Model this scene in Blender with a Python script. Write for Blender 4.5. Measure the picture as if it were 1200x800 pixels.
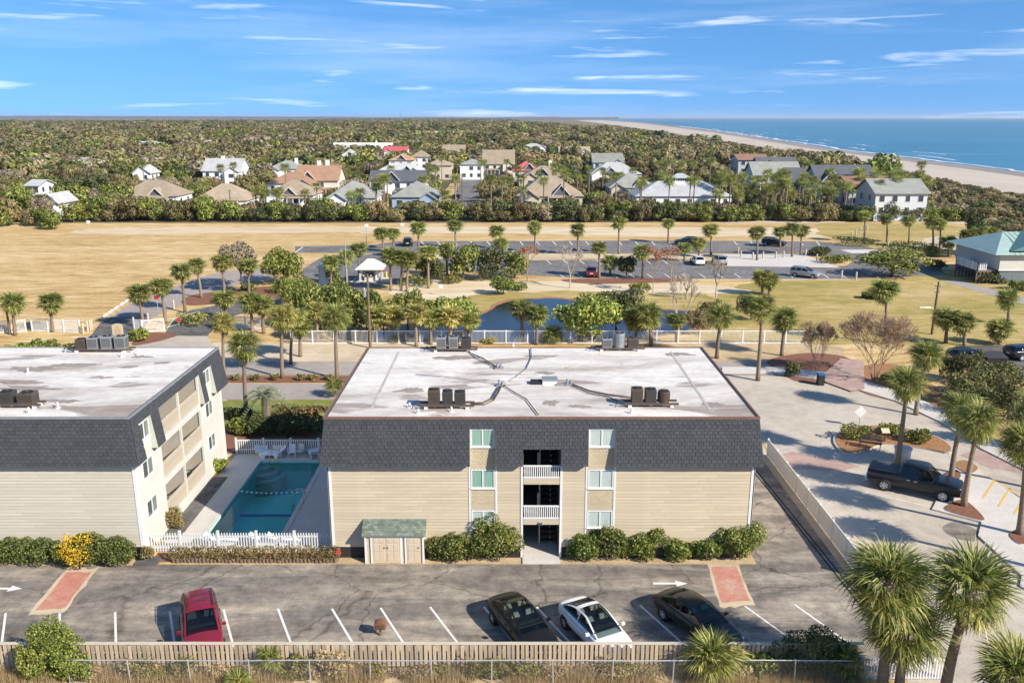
import bpy, math, random
from mathutils import Vector, Matrix, Euler, noise

rng = random.Random(11)
R = math.radians
U = rng.uniform
for o in list(bpy.data.objects):
    bpy.data.objects.remove(o)
scene = bpy.context.scene
COL = scene.collection

# ------------------------------------------------------------------ camera
CAM_H = 24.0
PITCH = R(14.68)
FPX = 1000.0            # focal length for a 1200 px wide picture
cam = bpy.data.cameras.new('camera')
cam.sensor_width = 36.0
cam.lens = 36.0 * FPX / 1200.0
cam.clip_start = 0.5
cam.clip_end = 60000
camo = bpy.data.objects.new('camera', cam)
COL.objects.link(camo)
camo.location = (0, 0, CAM_H)
camo.rotation_euler = (R(90) - PITCH, 0, 0)
scene.camera = camo

# ------------------------------------------------------------------ light
SUNV = Vector((1.25, -0.9, 1.0)).normalized()      # towards the sun
EL = math.asin(SUNV.z)
AZ = math.atan2(SUNV.x, SUNV.y)                     # clockwise from +Y
world = bpy.data.worlds.new('World')
scene.world = world
world.use_nodes = True
wn, wl = world.node_tree.nodes, world.node_tree.links
wn.clear()
w_out = wn.new('ShaderNodeOutputWorld')
w_bg = wn.new('ShaderNodeBackground')
w_bg.inputs['Strength'].default_value = 0.108
w_sky = wn.new('ShaderNodeTexSky')
w_sky.sky_type = 'NISHITA'
w_sky.sun_disc = False
w_sky.sun_elevation = EL
w_sky.sun_rotation = AZ
w_sky.altitude = 0
w_sky.air_density = 1.0
w_sky.dust_density = 0.0
w_sky.ozone_density = 5.0
w_tc = wn.new('ShaderNodeTexCoord')
w_sep = wn.new('ShaderNodeSeparateXYZ')
wl.new(w_tc.outputs['Generated'], w_sep.inputs[0])
# the sky seen low over the sea is a clear winter blue: read the dome a little higher up
w_ma = wn.new('ShaderNodeMath'); w_ma.operation = 'MULTIPLY_ADD'
w_ma.inputs[1].default_value = 0.80
w_ma.inputs[2].default_value = 0.20
w_abs = wn.new('ShaderNodeMath'); w_abs.operation = 'ABSOLUTE'
wl.new(w_sep.outputs['Z'], w_abs.inputs[0])
wl.new(w_abs.outputs[0], w_ma.inputs[0])
w_cmb = wn.new('ShaderNodeCombineXYZ')
wl.new(w_sep.outputs['X'], w_cmb.inputs[0]); wl.new(w_sep.outputs['Y'], w_cmb.inputs[1]); wl.new(w_ma.outputs[0], w_cmb.inputs[2])
wl.new(w_cmb.outputs[0], w_sky.inputs['Vector'])
# thin streaks of cirrus
w_map = wn.new('ShaderNodeMapping')
w_map.inputs['Scale'].default_value = (3.4, 3.4, 50.0)
w_map.inputs['Location'].default_value = (1.3, 4.1, 0.6)
wl.new(w_tc.outputs['Generated'], w_map.inputs['Vector'])
w_n1 = wn.new('ShaderNodeTexNoise')
w_n1.inputs['Scale'].default_value = 1.35
w_n1.inputs['Detail'].default_value = 7.0
w_n1.inputs['Roughness'].default_value = 0.55
w_n1.inputs['Distortion'].default_value = 0.35
wl.new(w_map.outputs[0], w_n1.inputs['Vector'])
w_cr = wn.new('ShaderNodeValToRGB')
w_cr.color_ramp.elements[0].position = 0.58
w_cr.color_ramp.elements[0].color = (0, 0, 0, 1)
w_cr.color_ramp.elements[1].position = 0.84
w_cr.color_ramp.elements[1].color = (1, 1, 1, 1)
wl.new(w_n1.outputs['Fac'], w_cr.inputs[0])
w_map2 = wn.new('ShaderNodeMapping')
w_map2.inputs['Scale'].default_value = (1.3, 1.3, 15.0)
w_map2.inputs['Location'].default_value = (7.3, 1.1, 0.2)
wl.new(w_tc.outputs['Generated'], w_map2.inputs['Vector'])
w_n2 = wn.new('ShaderNodeTexNoise')
w_n2.inputs['Scale'].default_value = 1.6
w_n2.inputs['Detail'].default_value = 8.0
w_n2.inputs['Roughness'].default_value = 0.6
wl.new(w_map2.outputs[0], w_n2.inputs['Vector'])
w_cr2 = wn.new('ShaderNodeValToRGB')
w_cr2.color_ramp.elements[0].position = 0.48
w_cr2.color_ramp.elements[0].color = (0, 0, 0, 1)
w_cr2.color_ramp.elements[1].position = 0.8
w_cr2.color_ramp.elements[1].color = (.20, .20, .20, 1)
wl.new(w_n2.outputs['Fac'], w_cr2.inputs[0])
w_add = wn.new('ShaderNodeMath'); w_add.operation = 'ADD'; w_add.use_clamp = True
wl.new(w_cr.outputs[0], w_add.inputs[0]); wl.new(w_cr2.outputs[0], w_add.inputs[1])
w_hsv = wn.new('ShaderNodeHueSaturation')
w_hsv.inputs['Saturation'].default_value = 1.18
w_hsv.inputs['Value'].default_value = 1.06
wl.new(w_sky.outputs[0], w_hsv.inputs['Color'])
w_mix = wn.new('ShaderNodeMixRGB')
w_mix.inputs[2].default_value = (8.4, 8.6, 9.0, 1)
wl.new(w_add.outputs[0], w_mix.inputs[0])
wl.new(w_hsv.outputs[0], w_mix.inputs[1])
wl.new(w_mix.outputs[0], w_bg.inputs['Color'])
wl.new(w_bg.outputs[0], w_out.inputs['Surface'])

sun = bpy.data.lights.new('sun', 'SUN')
sun.energy = 4.8
sun.angle = R(0.53)
sun.color = (1.0, 0.92, 0.80)
suno = bpy.data.objects.new('sun', sun)
COL.objects.link(suno)
suno.rotation_euler = (-SUNV).to_track_quat('-Z', 'Y').to_euler()
suno.location = (60, -40, 60)

vs = scene.view_settings
vs.view_transform = 'Standard'
vs.look = 'None'
vs.exposure = 0.74
vs.gamma = 1.0
vs.use_curve_mapping = False
scene.cycles.use_denoising = True
scene.cycles.max_bounces = 6
scene.cycles.transparent_max_bounces = 12

HAZE = 4.0e-5
# ------------------------------------------------------------------ measuring helpers
CP, SP = math.cos(PITCH), math.sin(PITCH)
def G(px, py, z=0.0):
    """world point at height z that the survey photograph shows at (px, py)"""
    u, v = (px - 600.0) / FPX, (400.0 - py) / FPX
    dy, dz = CP + v * SP, -SP + v * CP
    t = (z - CAM_H) / dz
    return Vector((u * t, dy * t, z))
def HY(py, Y):
    """height of a point seen at row py standing at distance Y"""
    v = (400.0 - py) / FPX
    return CAM_H + Y * (-SP + v * CP) / (CP + v * SP)
def DEP(Y, z):
    return Y * CP + (CAM_H - z) * SP
def XP(px, Y, z=0.0):
    return (px - 600.0) * DEP(Y, z) / FPX

# ------------------------------------------------------------------ mesh helper
ORG = {}
class MB:
    def __init__(s):
        s.v, s.f = [], []
    def add(s, vs_, fs_):
        b = len(s.v)
        s.v.extend([tuple(p) for p in vs_])
        s.f.extend([tuple(b + i for i in f) for f in fs_])
        return s
    def box(s, x0, x1, y0, y1, z0, z1):
        return s.add([(x0,y0,z0),(x1,y0,z0),(x1,y1,z0),(x0,y1,z0),(x0,y0,z1),(x1,y0,z1),(x1,y1,z1),(x0,y1,z1)],
                     [(3,2,1,0),(4,5,6,7),(0,1,5,4),(1,2,6,5),(2,3,7,6),(3,0,4,7)])
    def obox(s, c, sx, sy, sz, rz=0.0, rx=0.0, ry=0.0):
        m = Matrix.Translation(c) @ Euler((rx, ry, rz)).to_matrix().to_4x4()
        pts = [m @ Vector((x*sx/2, y*sy/2, z*sz/2)) for z in (-1,1) for y in (-1,1) for x in (-1,1)]
        return s.add(pts, [(0,2,3,1),(4,5,7,6),(0,1,5,4),(1,3,7,5),(3,2,6,7),(2,0,4,6)])
    def hexa(s, p):
        """8 corners: 0-3 bottom loop, 4-7 top loop"""
        return s.add(p, [(3,2,1,0),(4,5,6,7),(0,1,5,4),(1,2,6,5),(2,3,7,6),(3,0,4,7)])
    def quad(s, a, b, c, d):
        return s.add([a,b,c,d], [(0,1,2,3)])
    def poly(s, pts):
        return s.add(pts, [tuple(range(len(pts)))])
    def prism(s, pts, z0, z1):
        n = len(pts)
        a = sum(pts[i][0]*pts[(i+1)%n][1]-pts[(i+1)%n][0]*pts[i][1] for i in range(n))
        if a < 0: pts = pts[::-1]
        v = [(p[0],p[1],z0) for p in pts] + [(p[0],p[1],z1) for p in pts]
        f = [tuple(range(n-1,-1,-1)), tuple(range(n,2*n))] + [(i,(i+1)%n,n+(i+1)%n,n+i) for i in range(n)]
        return s.add(v, f)
    def tube(s, pts, r, n=6, cap=True):
        pts = [Vector(p) for p in pts]
        rs = r if isinstance(r, (list, tuple)) else [r]*len(pts)
        rings = []
        up = Vector((0,0,1))
        for i, p in enumerate(pts):
            d = (pts[min(i+1,len(pts)-1)] - pts[max(i-1,0)])
            if d.length < 1e-9: d = Vector((0,0,1))
            d.normalize()
            ref = up if abs(d.z) < 0.95 else Vector((1,0,0))
            a = d.cross(ref).normalized(); b = d.cross(a)
            rings.append([p + (a*math.cos(t)+b*math.sin(t))*rs[i] for t in [2*math.pi*k/n for k in range(n)]])
        v = [q for ring in rings for q in ring]
        f = []
        for i in range(len(pts)-1):
            for k in range(n):
                f.append((i*n+k, i*n+(k+1)%n, (i+1)*n+(k+1)%n, (i+1)*n+k))
        if cap:
            f.append(tuple(range(n-1,-1,-1))); f.append(tuple((len(pts)-1)*n+k for k in range(n)))
        return s.add(v, f)
    def cyl(s, c, r, h, n=16, axis='z', r2=None):
        r2 = r if r2 is None else r2
        v, f = [], []
        for j, rr in ((0, r), (1, r2)):
            for k in range(n):
                t = 2*math.pi*k/n
                p = (rr*math.cos(t), rr*math.sin(t), h*j)
                if axis == 'y': p = (p[0], p[2]-h/2, p[1])
                elif axis == 'x': p = (p[2]-h/2, p[0], p[1])
                v.append((c[0]+p[0], c[1]+p[1], c[2]+p[2]))
        f = [(k,(k+1)%n,n+(k+1)%n,n+k) for k in range(n)] + [tuple(range(n-1,-1,-1)), tuple(range(n,2*n))]
        return s.add(v, f)
    def mesh(s, name, mat, off=None, smooth=False):
        me = bpy.data.meshes.new(name)
        vv = s.v if off is None else [(p[0]-off[0], p[1]-off[1], p[2]-off[2]) for p in s.v]
        me.from_pydata(vv, [], s.f)
        if mat: me.materials.append(mat)
        if smooth:
            me.polygons.foreach_set('use_smooth', [True]*len(me.polygons))
        me.update()
        return me
    def build(s, name, mat, parent=None, smooth=False, base=None):
        off = ORG.get(parent.name) if parent else base
        o = bpy.data.objects.new(name, s.mesh(name, mat, off, smooth))
        COL.objects.link(o)
        if parent:
            o.parent = parent
            if off is not None: ORG[o.name] = off
        elif base is not None:
            o.location = base
            ORG[o.name] = Vector(base)
        return o

def inst(name, me, parent=None, loc=(0,0,0), rot=(0,0,0), scale=(1,1,1)):
    o = bpy.data.objects.new(name, me)
    COL.objects.link(o)
    if parent: o.parent = parent
    o.location = loc; o.rotation_euler = rot; o.scale = scale
    return o
def tag(o, label, cat, group=None):
    o['label'] = label; o['category'] = cat
    if group: o['group'] = group
    return o
def thing(name, label, cat, loc=(0,0,0), rz=0.0, group=None):
    o = bpy.data.objects.new(name, None)
    o.empty_display_size = 0.3
    COL.objects.link(o)
    o.location = loc; o.rotation_euler = (0,0,rz)
    return tag(o, label, cat, group)
def wthing(name, label, cat, loc, group=None):
    """thing whose parts are given in world coordinates"""
    o = thing(name, label, cat, loc, 0, group)
    ORG[o.name] = Vector(loc)
    return o
def struct(o, kind='structure'):
    o['kind'] = kind
    return o
def sheet(name, pts, z, mat, kind='structure'):
    m = MB(); m.poly([(p[0], p[1], z) for p in pts])
    o = m.build(name, mat)
    if o.data.polygons[0].normal.z < 0: o.data.flip_normals()
    return struct(o, kind)
def soften(P, smooth=0, amp=0.0, step=3.0):
    """round the corners of a ground outline and make its edge uneven"""
    P = [Vector((p[0],p[1],0)) for p in P]; n = len(P)
    if smooth:
        Q = []
        for i in range(n):
            a, b, c, d = P[i-1], P[i], P[(i+1)%n], P[(i+2)%n]
            for k in range(smooth):
                t = k/smooth
                Q.append(.5*((2*b)+(c-a)*t+(2*a-5*b+4*c-d)*t*t+(3*b-a-3*c+d)*t*t*t))
        P = Q; n = len(P)
    if amp:
        Q = []
        for i in range(n):
            a, b = P[i], P[(i+1)%n]; k = max(1, min(60, int((b-a).length/step)))
            for j in range(k):
                p = a.lerp(b, j/k); f = .35/step
                Q.append(p+Vector((noise.noise(Vector((p.x*f,p.y*f,1))), noise.noise(Vector((p.x*f,p.y*f,7))), 0))*amp*1.6+Vector((noise.noise(Vector((p.x*f*3,p.y*f*3,1))), noise.noise(Vector((p.x*f*3,p.y*f*3,7))), 0))*amp*.7)
        P = Q
    return P
def sheet_px(name, pix, z, mat, smooth=0, amp=0.0, step=3.0):
    return sheet(name, soften([G(*p) for p in pix], smooth, amp, step), z, mat)
def rect(x0, x1, y0, y1):
    return [(x0,y0),(x1,y0),(x1,y1),(x0,y1)]
def copy_tree(o, parent=None):
    c = o.copy(); COL.objects.link(c); c.parent = parent
    for ch in list(o.children): copy_tree(ch, c)
    return c

# ------------------------------------------------------------------ materials
def nmat(name):
    m = bpy.data.materials.new(name); m.use_nodes = True
    nt = m.node_tree
    return m, nt.nodes, nt.links, nt.nodes['Principled BSDF']
def ramp(nodes, stops, interp='LINEAR'):
    r = nodes.new('ShaderNodeValToRGB')
    r.color_ramp.interpolation = interp
    e = r.color_ramp.elements
    while len(e) < len(stops): e.new(0.5)
    for i, (p, c) in enumerate(stops):
        e[i].position = p
        e[i].color = (*c, 1) if len(c) == 3 else c
    return r
def vcoord(nodes, links, scale=(1,1,1), loc=(0,0,0), kind='Object'):
    t = nodes.new('ShaderNodeTexCoord'); mp = nodes.new('ShaderNodeMapping')
    mp.inputs['Scale'].default_value = scale; mp.inputs['Location'].default_value = loc
    links.new(t.outputs[kind], mp.inputs['Vector'])
    return mp.outputs[0]
def noise_n(nodes, links, vec, scale, detail=6, rough=0.6, dist=0.0):
    n = nodes.new('ShaderNodeTexNoise')
    n.inputs['Scale'].default_value = scale; n.inputs['Detail'].default_value = detail
    n.inputs['Roughness'].default_value = rough; n.inputs['Distortion'].default_value = dist
    links.new(vec, n.inputs['Vector'])
    return n.outputs['Fac']
def mixc(nodes, links, fac, a, b, mode='MIX'):
    m = nodes.new('ShaderNodeMixRGB'); m.blend_type = mode
    for i, x in ((0, fac), (1, a), (2, b)):
        if isinstance(x, (int, float)): m.inputs[i].default_value = x
        elif isinstance(x, tuple): m.inputs[i].default_value = (*x, 1) if len(x) == 3 else x
        else: links.new(x, m.inputs[i])
    return m.outputs[0]
def bump(nodes, links, bs, h, strength=0.3, dist=0.02):
    b = nodes.new('ShaderNodeBump')
    b.inputs['Strength'].default_value = strength; b.inputs['Distance'].default_value = dist
    links.new(h, b.inputs['Height']); links.new(b.outputs[0], bs.inputs['Normal'])
def plain(name, col, rough=0.6, var=0.25, scale=3.0, metal=0.0, spec=0.4, objrand=0.0, bmp=0.15, vscale=(1,1,1)):
    """one colour with uneven wear"""
    m, n, l, b = nmat(name)
    v = vcoord(n, l, vscale)
    f = noise_n(n, l, v, scale, 6, 0.62)
    r = ramp(n, [(0.25, tuple(c*(1-var) for c in col)), (0.75, tuple(min(1, c*(1+var*0.6)) for c in col))])
    l.new(f, r.inputs[0])
    c = r.outputs[0]
    if objrand:
        oi = n.new('ShaderNodeObjectInfo')
        hs = n.new('ShaderNodeHueSaturation')
        mr = n.new('ShaderNodeMapRange')
        mr.inputs[3].default_value = 1-objrand; mr.inputs[4].default_value = 1+objrand*0.7
        l.new(oi.outputs['Random'], mr.inputs[0]); l.new(mr.outputs[0], hs.inputs['Value'])
        l.new(c, hs.inputs['Color']); c = hs.outputs[0]
    l.new(c, b.inputs['Base Color'])
    b.inputs['Roughness'].default_value = rough
    b.inputs['Metallic'].default_value = metal
    b.inputs['Specular IOR Level'].default_value = spec
    if bmp: bump(n, l, b, noise_n(n, l, v, scale*9, 3, 0.6), bmp, 0.01)
    return m
def leafmat(name, dark, mid, light, trans=0.3, rough=0.55, objvar=0.25):
    m, n, l, b = nmat(name)
    g = n.new('ShaderNodeNewGeometry')
    oi = n.new('ShaderNodeObjectInfo')
    r = ramp(n, [(0.0, dark), (0.5, mid), (1.0, light)])
    l.new(g.outputs['Random Per Island'], r.inputs[0])
    hs = n.new('ShaderNodeHueSaturation')
    mr = n.new('ShaderNodeMapRange'); mr.inputs[3].default_value = 1-objvar; mr.inputs[4].default_value = 1+objvar
    l.new(oi.outputs['Random'], mr.inputs[0]); l.new(mr.outputs[0], hs.inputs['Value'])
    mr2 = n.new('ShaderNodeMapRange'); mr2.inputs[3].default_value = 0.5-0.05*objvar; mr2.inputs[4].default_value = 0.5+0.055*objvar
    ml = n.new('ShaderNodeMath'); ml.operation = 'MULTIPLY'; ml.inputs[1].default_value = 7.31
    fr = n.new('ShaderNodeMath'); fr.operation = 'FRACT'
    l.new(oi.outputs['Random'], ml.inputs[0]); l.new(ml.outputs[0], fr.inputs[0]); l.new(fr.outputs[0], mr2.inputs[0])
    l.new(mr2.outputs[0], hs.inputs['Hue'])
    l.new(r.outputs[0], hs.inputs['Color'])
    l.new(hs.outputs[0], b.inputs['Base Color'])
    b.inputs['Roughness'].default_value = rough
    b.inputs['Specular IOR Level'].default_value = 0.25
    if trans:
        t = n.new('ShaderNodeBsdfTranslucent'); l.new(hs.outputs[0], t.inputs['Color'])
        mx = n.new('ShaderNodeMixShader'); mx.inputs[0].default_value = trans
        l.new(b.outputs[0], mx.inputs[1]); l.new(t.outputs[0], mx.inputs[2])
        l.new(mx.outputs[0], n['Material Output'].inputs['Surface'])
    return m

M = {}
M['white'] = plain('white_paint', (.66,.65,.62), .5, .10, 2.5)
M['white_vinyl'] = plain('white_vinyl', (.72,.72,.71), .4, .08, 1.5)
M['white_wall'] = plain('white_wall', (.57,.55,.49), .7, .10, .7)
M['trim'] = plain('trim_white', (.68,.67,.64), .5, .08, 2)
M['siding'] = plain('tan_siding', (.515,.43,.30), .65, .17, .9, objrand=.07, vscale=(.5,1,3))
M['siding_pale'] = plain('cream_siding', (.49,.45,.36), .65, .13, .9, objrand=.05, vscale=(.5,1,3))
M['lattice'] = plain('black_lattice', (.022,.022,.022), .6, .3, 3)
M['concrete'] = None
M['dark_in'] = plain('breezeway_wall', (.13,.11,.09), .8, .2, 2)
M['stair'] = plain('stair_wood', (.07,.06,.05), .7, .2, 3)
M['coping'] = plain('brown_coping', (.19,.10,.07), .5, .2, 1.5)
M['grey_metal'] = plain('grey_metal', (.33,.34,.34), .45, .2, 4, metal=.4)
M['galv'] = plain('galvanised_pipe', (.55,.55,.54), .4, .15, 6, metal=.5)
M['dark_metal'] = plain('dark_metal', (.07,.063,.055), .5, .25, 5, metal=.3)
M['brown_metal'] = plain('brown_metal', (.115,.08,.055), .5, .25, 5, metal=.2)
M['black'] = plain('black_rubber', (.018,.018,.019), .65, .2, 5)
M['chrome'] = plain('chrome', (.75,.75,.76), .18, .05, 5, metal=1.0, bmp=0)
M['alloy'] = plain('alloy', (.55,.55,.56), .35, .05, 5, metal=.25, bmp=0)
M['red_lamp'] = plain('red_lamp', (.35,.012,.012), .2, .05, 5, bmp=0)
M['lamp'] = plain('clear_lamp', (.75,.76,.78), .12, .05, 5, bmp=0)
M['plastic_white'] = plain('white_plastic', (.80,.81,.81), .35, .04, 5, bmp=0)
M['wood'] = plain('fence_wood', (.47,.365,.245), .8, .30, 2.0, objrand=.28, vscale=(6,6,.6))
M['wood_rail'] = plain('fence_rail', (.54,.47,.36), .8, .22, 2.0, vscale=(.6,6,6))
M['pole_wood'] = plain('pole_wood', (.16,.115,.08), .85, .3, 1.2, vscale=(6,6,.5))
M['post_wood'] = plain('post_wood', (.50,.43,.33), .8, .2, 3)
M['bark'] = plain('palm_bark', (.235,.175,.125), .9, .4, 2.2, objrand=.22, bmp=.6, vscale=(1,1,5))
M['trunk'] = plain('tree_bark', (.13,.105,.08), .9, .35, 2.5, objrand=.2, bmp=.5)
M['twig'] = plain('bare_twig', (.36,.245,.155), .9, .25, 2, objrand=.1, bmp=0)
M['twig_pale'] = plain('pale_twig', (.42,.35,.28), .9, .25, 2, objrand=.1, bmp=0)
M['mulch'] = plain('mulch', (.22,.095,.055), .95, .45, 5, bmp=.8)
M['mulch_orange'] = plain('pine_mulch', (.33,.165,.07), .95, .4, 5, bmp=.8)
M['yellow_paint'] = plain('yellow_paint', (.72,.44,.09), .6, .2, 3)
M['paint'] = plain('road_paint', (.74,.72,.68), .6, .25, 5)
M['pavers'] = None
M['green_roof'] = plain('green_metal_roof', (.36,.48,.42), .45, .12, .6, metal=.1)
M['teal_roof'] = plain('teal_gable', (.10,.21,.21), .6, .15, 1)
M['tarp'] = plain('blue_tarp', (.05,.17,.50), .5, .2, 3)
M['cushion'] = plain('red_cloth', (.50,.02,.03), .8, .2, 4)
M['curtain'] = plain('curtain', (.55,.56,.53), .9, .15, 2.0, vscale=(9,9,.5))
M['curtain_green'] = plain('green_curtain', (.30,.44,.36), .9, .25, 2.0, vscale=(9,9,.5))
M['room'] = plain('room', (.06,.055,.05), .9, .2, 2)
M['sign_tan'] = plain('sign_tan', (.53,.43,.28), .7, .1, 3)
M['sign_red'] = plain('sign_red', (.55,.04,.04), .5, .1, 3)
M['yellow_plastic'] = plain('yellow_plastic', (.75,.55,.03), .5, .1, 3)
M['blue_plastic'] = plain('blue_plastic', (.03,.10,.30), .5, .2, 3)
M['rust'] = plain('rusty_box', (.21,.09,.05), .7, .35, 4)
M['flower_red'] = plain('red_petals', (.55,.03,.06), .7, .25, 6)

def glassmat():
    m, n, l, b = nmat('window_glass')
    tr = n.new('ShaderNodeBsdfTransparent'); tr.inputs[0].default_value = (.95,.98,.97,1)
    gl = n.new('ShaderNodeBsdfGlossy'); gl.inputs['Roughness'].default_value = .03; gl.inputs[0].default_value = (.9,.95,1,1)
    lw = n.new('ShaderNodeLayerWeight'); lw.inputs[0].default_value = .5
    pw_ = n.new('ShaderNodeMath'); pw_.operation = 'POWER'; pw_.inputs[1].default_value = 4.0
    l.new(lw.outputs['Facing'], pw_.inputs[0])
    fr = n.new('ShaderNodeMath'); fr.operation = 'MULTIPLY_ADD'; fr.inputs[1].default_value = .35; fr.inputs[2].default_value = .03
    l.new(pw_.outputs[0], fr.inputs[0])
    mx = n.new('ShaderNodeMixShader')
    l.new(fr.outputs[0], mx.inputs[0]); l.new(tr.outputs[0], mx.inputs[1]); l.new(gl.outputs[0], mx.inputs[2])
    l.new(mx.outputs[0], n['Material Output'].inputs['Surface'])
    return m
M['glass'] = glassmat()
def darkglass(name='dark_glass', col=(.014,.018,.020)):
    m, n, l, b = nmat(name)
    b.inputs['Base Color'].default_value = (*col, 1)
    b.inputs['Roughness'].default_value = .04
    b.inputs['Specular IOR Level'].default_value = .6
    return m
M['dark_glass'] = darkglass()
def carglass():
    m, n, l, b = nmat('car_glass')
    tr = n.new('ShaderNodeBsdfTransparent'); tr.inputs[0].default_value = (.42,.50,.49,1)
    gl = n.new('ShaderNodeBsdfGlossy'); gl.inputs['Roughness'].default_value = .02
    lw = n.new('ShaderNodeLayerWeight'); lw.inputs[0].default_value = .5
    pw_ = n.new('ShaderNodeMath'); pw_.operation = 'POWER'; pw_.inputs[1].default_value = 4.0
    l.new(lw.outputs['Facing'], pw_.inputs[0])
    fr = n.new('ShaderNodeMath'); fr.operation = 'MULTIPLY_ADD'; fr.inputs[1].default_value = .5; fr.inputs[2].default_value = .05
    l.new(pw_.outputs[0], fr.inputs[0])
    mx = n.new('ShaderNodeMixShader')
    l.new(fr.outputs[0], mx.inputs[0]); l.new(tr.outputs[0], mx.inputs[1]); l.new(gl.outputs[0], mx.inputs[2])
    l.new(mx.outputs[0], n['Material Output'].inputs['Surface'])
    return m
M['car_glass'] = carglass()
M['far_glass'] = darkglass('far_window_glass', (.05,.065,.075))
def carpaint(name, col, rough=.28, metal=.0):
    m, n, l, b = nmat(name)
    v = vcoord(n, l)
    r = ramp(n, [(.3, tuple(c*.9 for c in col)), (.8, tuple(min(1, c*1.06) for c in col))])
    l.new(noise_n(n, l, v, 2.0, 4), r.inputs[0]); l.new(r.outputs[0], b.inputs['Base Color'])
    b.inputs['Roughness'].default_value = rough
    b.inputs['Metallic'].default_value = metal
    b.inputs['Coat Weight'].default_value = .8 if max(col) > .1 else .4
    if max(col) < .1: b.inputs['Specular IOR Level'].default_value = .3
    b.inputs['Coat Roughness'].default_value = .04
    return m

def asphalt(name, base=(.175,.155,.132), pale=(.43,.365,.285), amount=.8, crack=True):
    m, n, l, b = nmat(name)
    v = vcoord(n, l)
    big = noise_n(n, l, v, .16, 5, .6, .4)
    streak = noise_n(n, l, vcoord(n, l, (.10,.55,1), (3,7,0)), 1.0, 6, .65, .6)
    fine = noise_n(n, l, v, 9.0, 4, .7)
    r1 = ramp(n, [(.30, tuple(c*.72 for c in base)), (.70, tuple(c*1.25 for c in base))]); l.new(big, r1.inputs[0])
    r2 = ramp(n, [(.44, (0,0,0)), (.66, (1,1,1))]); l.new(streak, r2.inputs[0])
    sc = n.new('ShaderNodeMath'); sc.operation = 'MULTIPLY'; sc.inputs[1].default_value = amount
    l.new(r2.outputs[0], sc.inputs[0])
    c = mixc(n, l, sc.outputs[0], r1.outputs[0], pale)
    mid = noise_n(n, l, v, 1.3, 6, .7)
    r3 = ramp(n, [(.32, (.62,.62,.63)), (.68, (1.30,1.29,1.27))]); l.new(mid, r3.inputs[0])
    c = mixc(n, l, 1.0, c, r3.outputs[0], 'MULTIPLY')
    r4 = ramp(n, [(.3, (.86,.86,.86)), (.7, (1.12,1.12,1.12))]); l.new(fine, r4.inputs[0])
    c = mixc(n, l, 1.0, c, r4.outputs[0], 'MULTIPLY')
    if crack:
        dn = n.new('ShaderNodeTexNoise'); dn.inputs['Scale'].default_value = .8; dn.inputs['Detail'].default_value = 5
        l.new(v, dn.inputs['Vector'])
        vm = n.new('ShaderNodeVectorMath'); vm.operation = 'MULTIPLY_ADD'
        vm.inputs[1].default_value = (1.6,1.6,0)
        l.new(dn.outputs['Color'], vm.inputs[0]); l.new(v, vm.inputs[2])
        vo = n.new('ShaderNodeTexVoronoi'); vo.feature = 'DISTANCE_TO_EDGE'; vo.inputs['Scale'].default_value = .17
        l.new(vm.outputs[0], vo.inputs['Vector'])
        rc = ramp(n, [(.0, (.45,.42,.40)), (.012, (1,1,1))]); l.new(vo.outputs['Distance'], rc.inputs[0])
        c = mixc(n, l, .8, c, rc.outputs[0], 'MULTIPLY')
    l.new(c, b.inputs['Base Color'])
    b.inputs['Roughness'].default_value = .9
    b.inputs['Specular IOR Level'].default_value = .25
    bump(n, l, b, fine, .4, .01)
    return m
M['asphalt'] = asphalt('worn_asphalt')
M['asphalt_new'] = asphalt('dark_asphalt', (.12,.115,.11), (.24,.215,.185), .4)
M['asphalt_far'] = asphalt('lot_asphalt', (.165,.157,.15), (.27,.245,.215), .5, False)

def groundmat(name, stops, scales=((.05,(1,1,1)),), fine=4.0, rough=.95, finevar=.25, bmp=.4):
    m, n, l, b = nmat(name)
    tot = None
    for i, (s, st) in enumerate(scales):
        f = noise_n(n, l, vcoord(n, l, st, (i*13.7, i*5.1, 0)), s, 7, .62, .3)
        if tot is None: tot = f
        else:
            a = n.new('ShaderNodeMath'); a.operation = 'MULTIPLY_ADD'; a.inputs[1].default_value = .5
            h = n.new('ShaderNodeMath'); h.operation = 'MULTIPLY'; h.inputs[1].default_value = .5
            l.new(tot, h.inputs[0]); l.new(f, a.inputs[0]); l.new(h.outputs[0], a.inputs[2]); tot = a.outputs[0]
    r = ramp(n, stops); l.new(tot, r.inputs[0])
    ff = noise_n(n, l, vcoord(n, l), fine, 5, .7)
    r4 = ramp(n, [(.3, (1-finevar,)*3), (.7, (1+finevar,)*3)]); l.new(ff, r4.inputs[0])
    l.new(mixc(n, l, 1.0, r.outputs[0], r4.outputs[0], 'MULTIPLY'), b.inputs['Base Color'])
    b.inputs['Roughness'].default_value = rough
    b.inputs['Specular IOR Level'].default_value = .15
    if bmp: bump(n, l, b, ff, bmp, .05)
    return m
M['forest_floor'] = groundmat('forest_floor', [(.3,(.07,.06,.035)),(.5,(.10,.09,.05)),(.7,(.16,.13,.08))], ((.02,(1,1,1)),(.2,(1,1,1))), .8)
M['dry_grass'] = groundmat('dry_grass', [(.38,(.26,.16,.065)),(.46,(.45,.295,.12)),(.53,(.55,.39,.18)),(.62,(.68,.54,.34))], ((.018,(1,3.5,1)),(.05,(1,7,1)),(.25,(1,5,1))), 2.2, finevar=.2)
M['lawn'] = groundmat('winter_lawn', [(.36,(.20,.19,.045)),(.45,(.32,.255,.08)),(.54,(.42,.31,.12)),(.64,(.52,.41,.21))], ((.04,(1,3,1)),(.3,(1,3,1))), 4.0)
M['lawn_green'] = groundmat('green_lawn', [(.34,(.10,.13,.028)),(.50,(.18,.20,.045)),(.66,(.34,.28,.10))], ((.10,(1,2,1)),(.6,(1,1,1))), 5.0)
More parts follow.
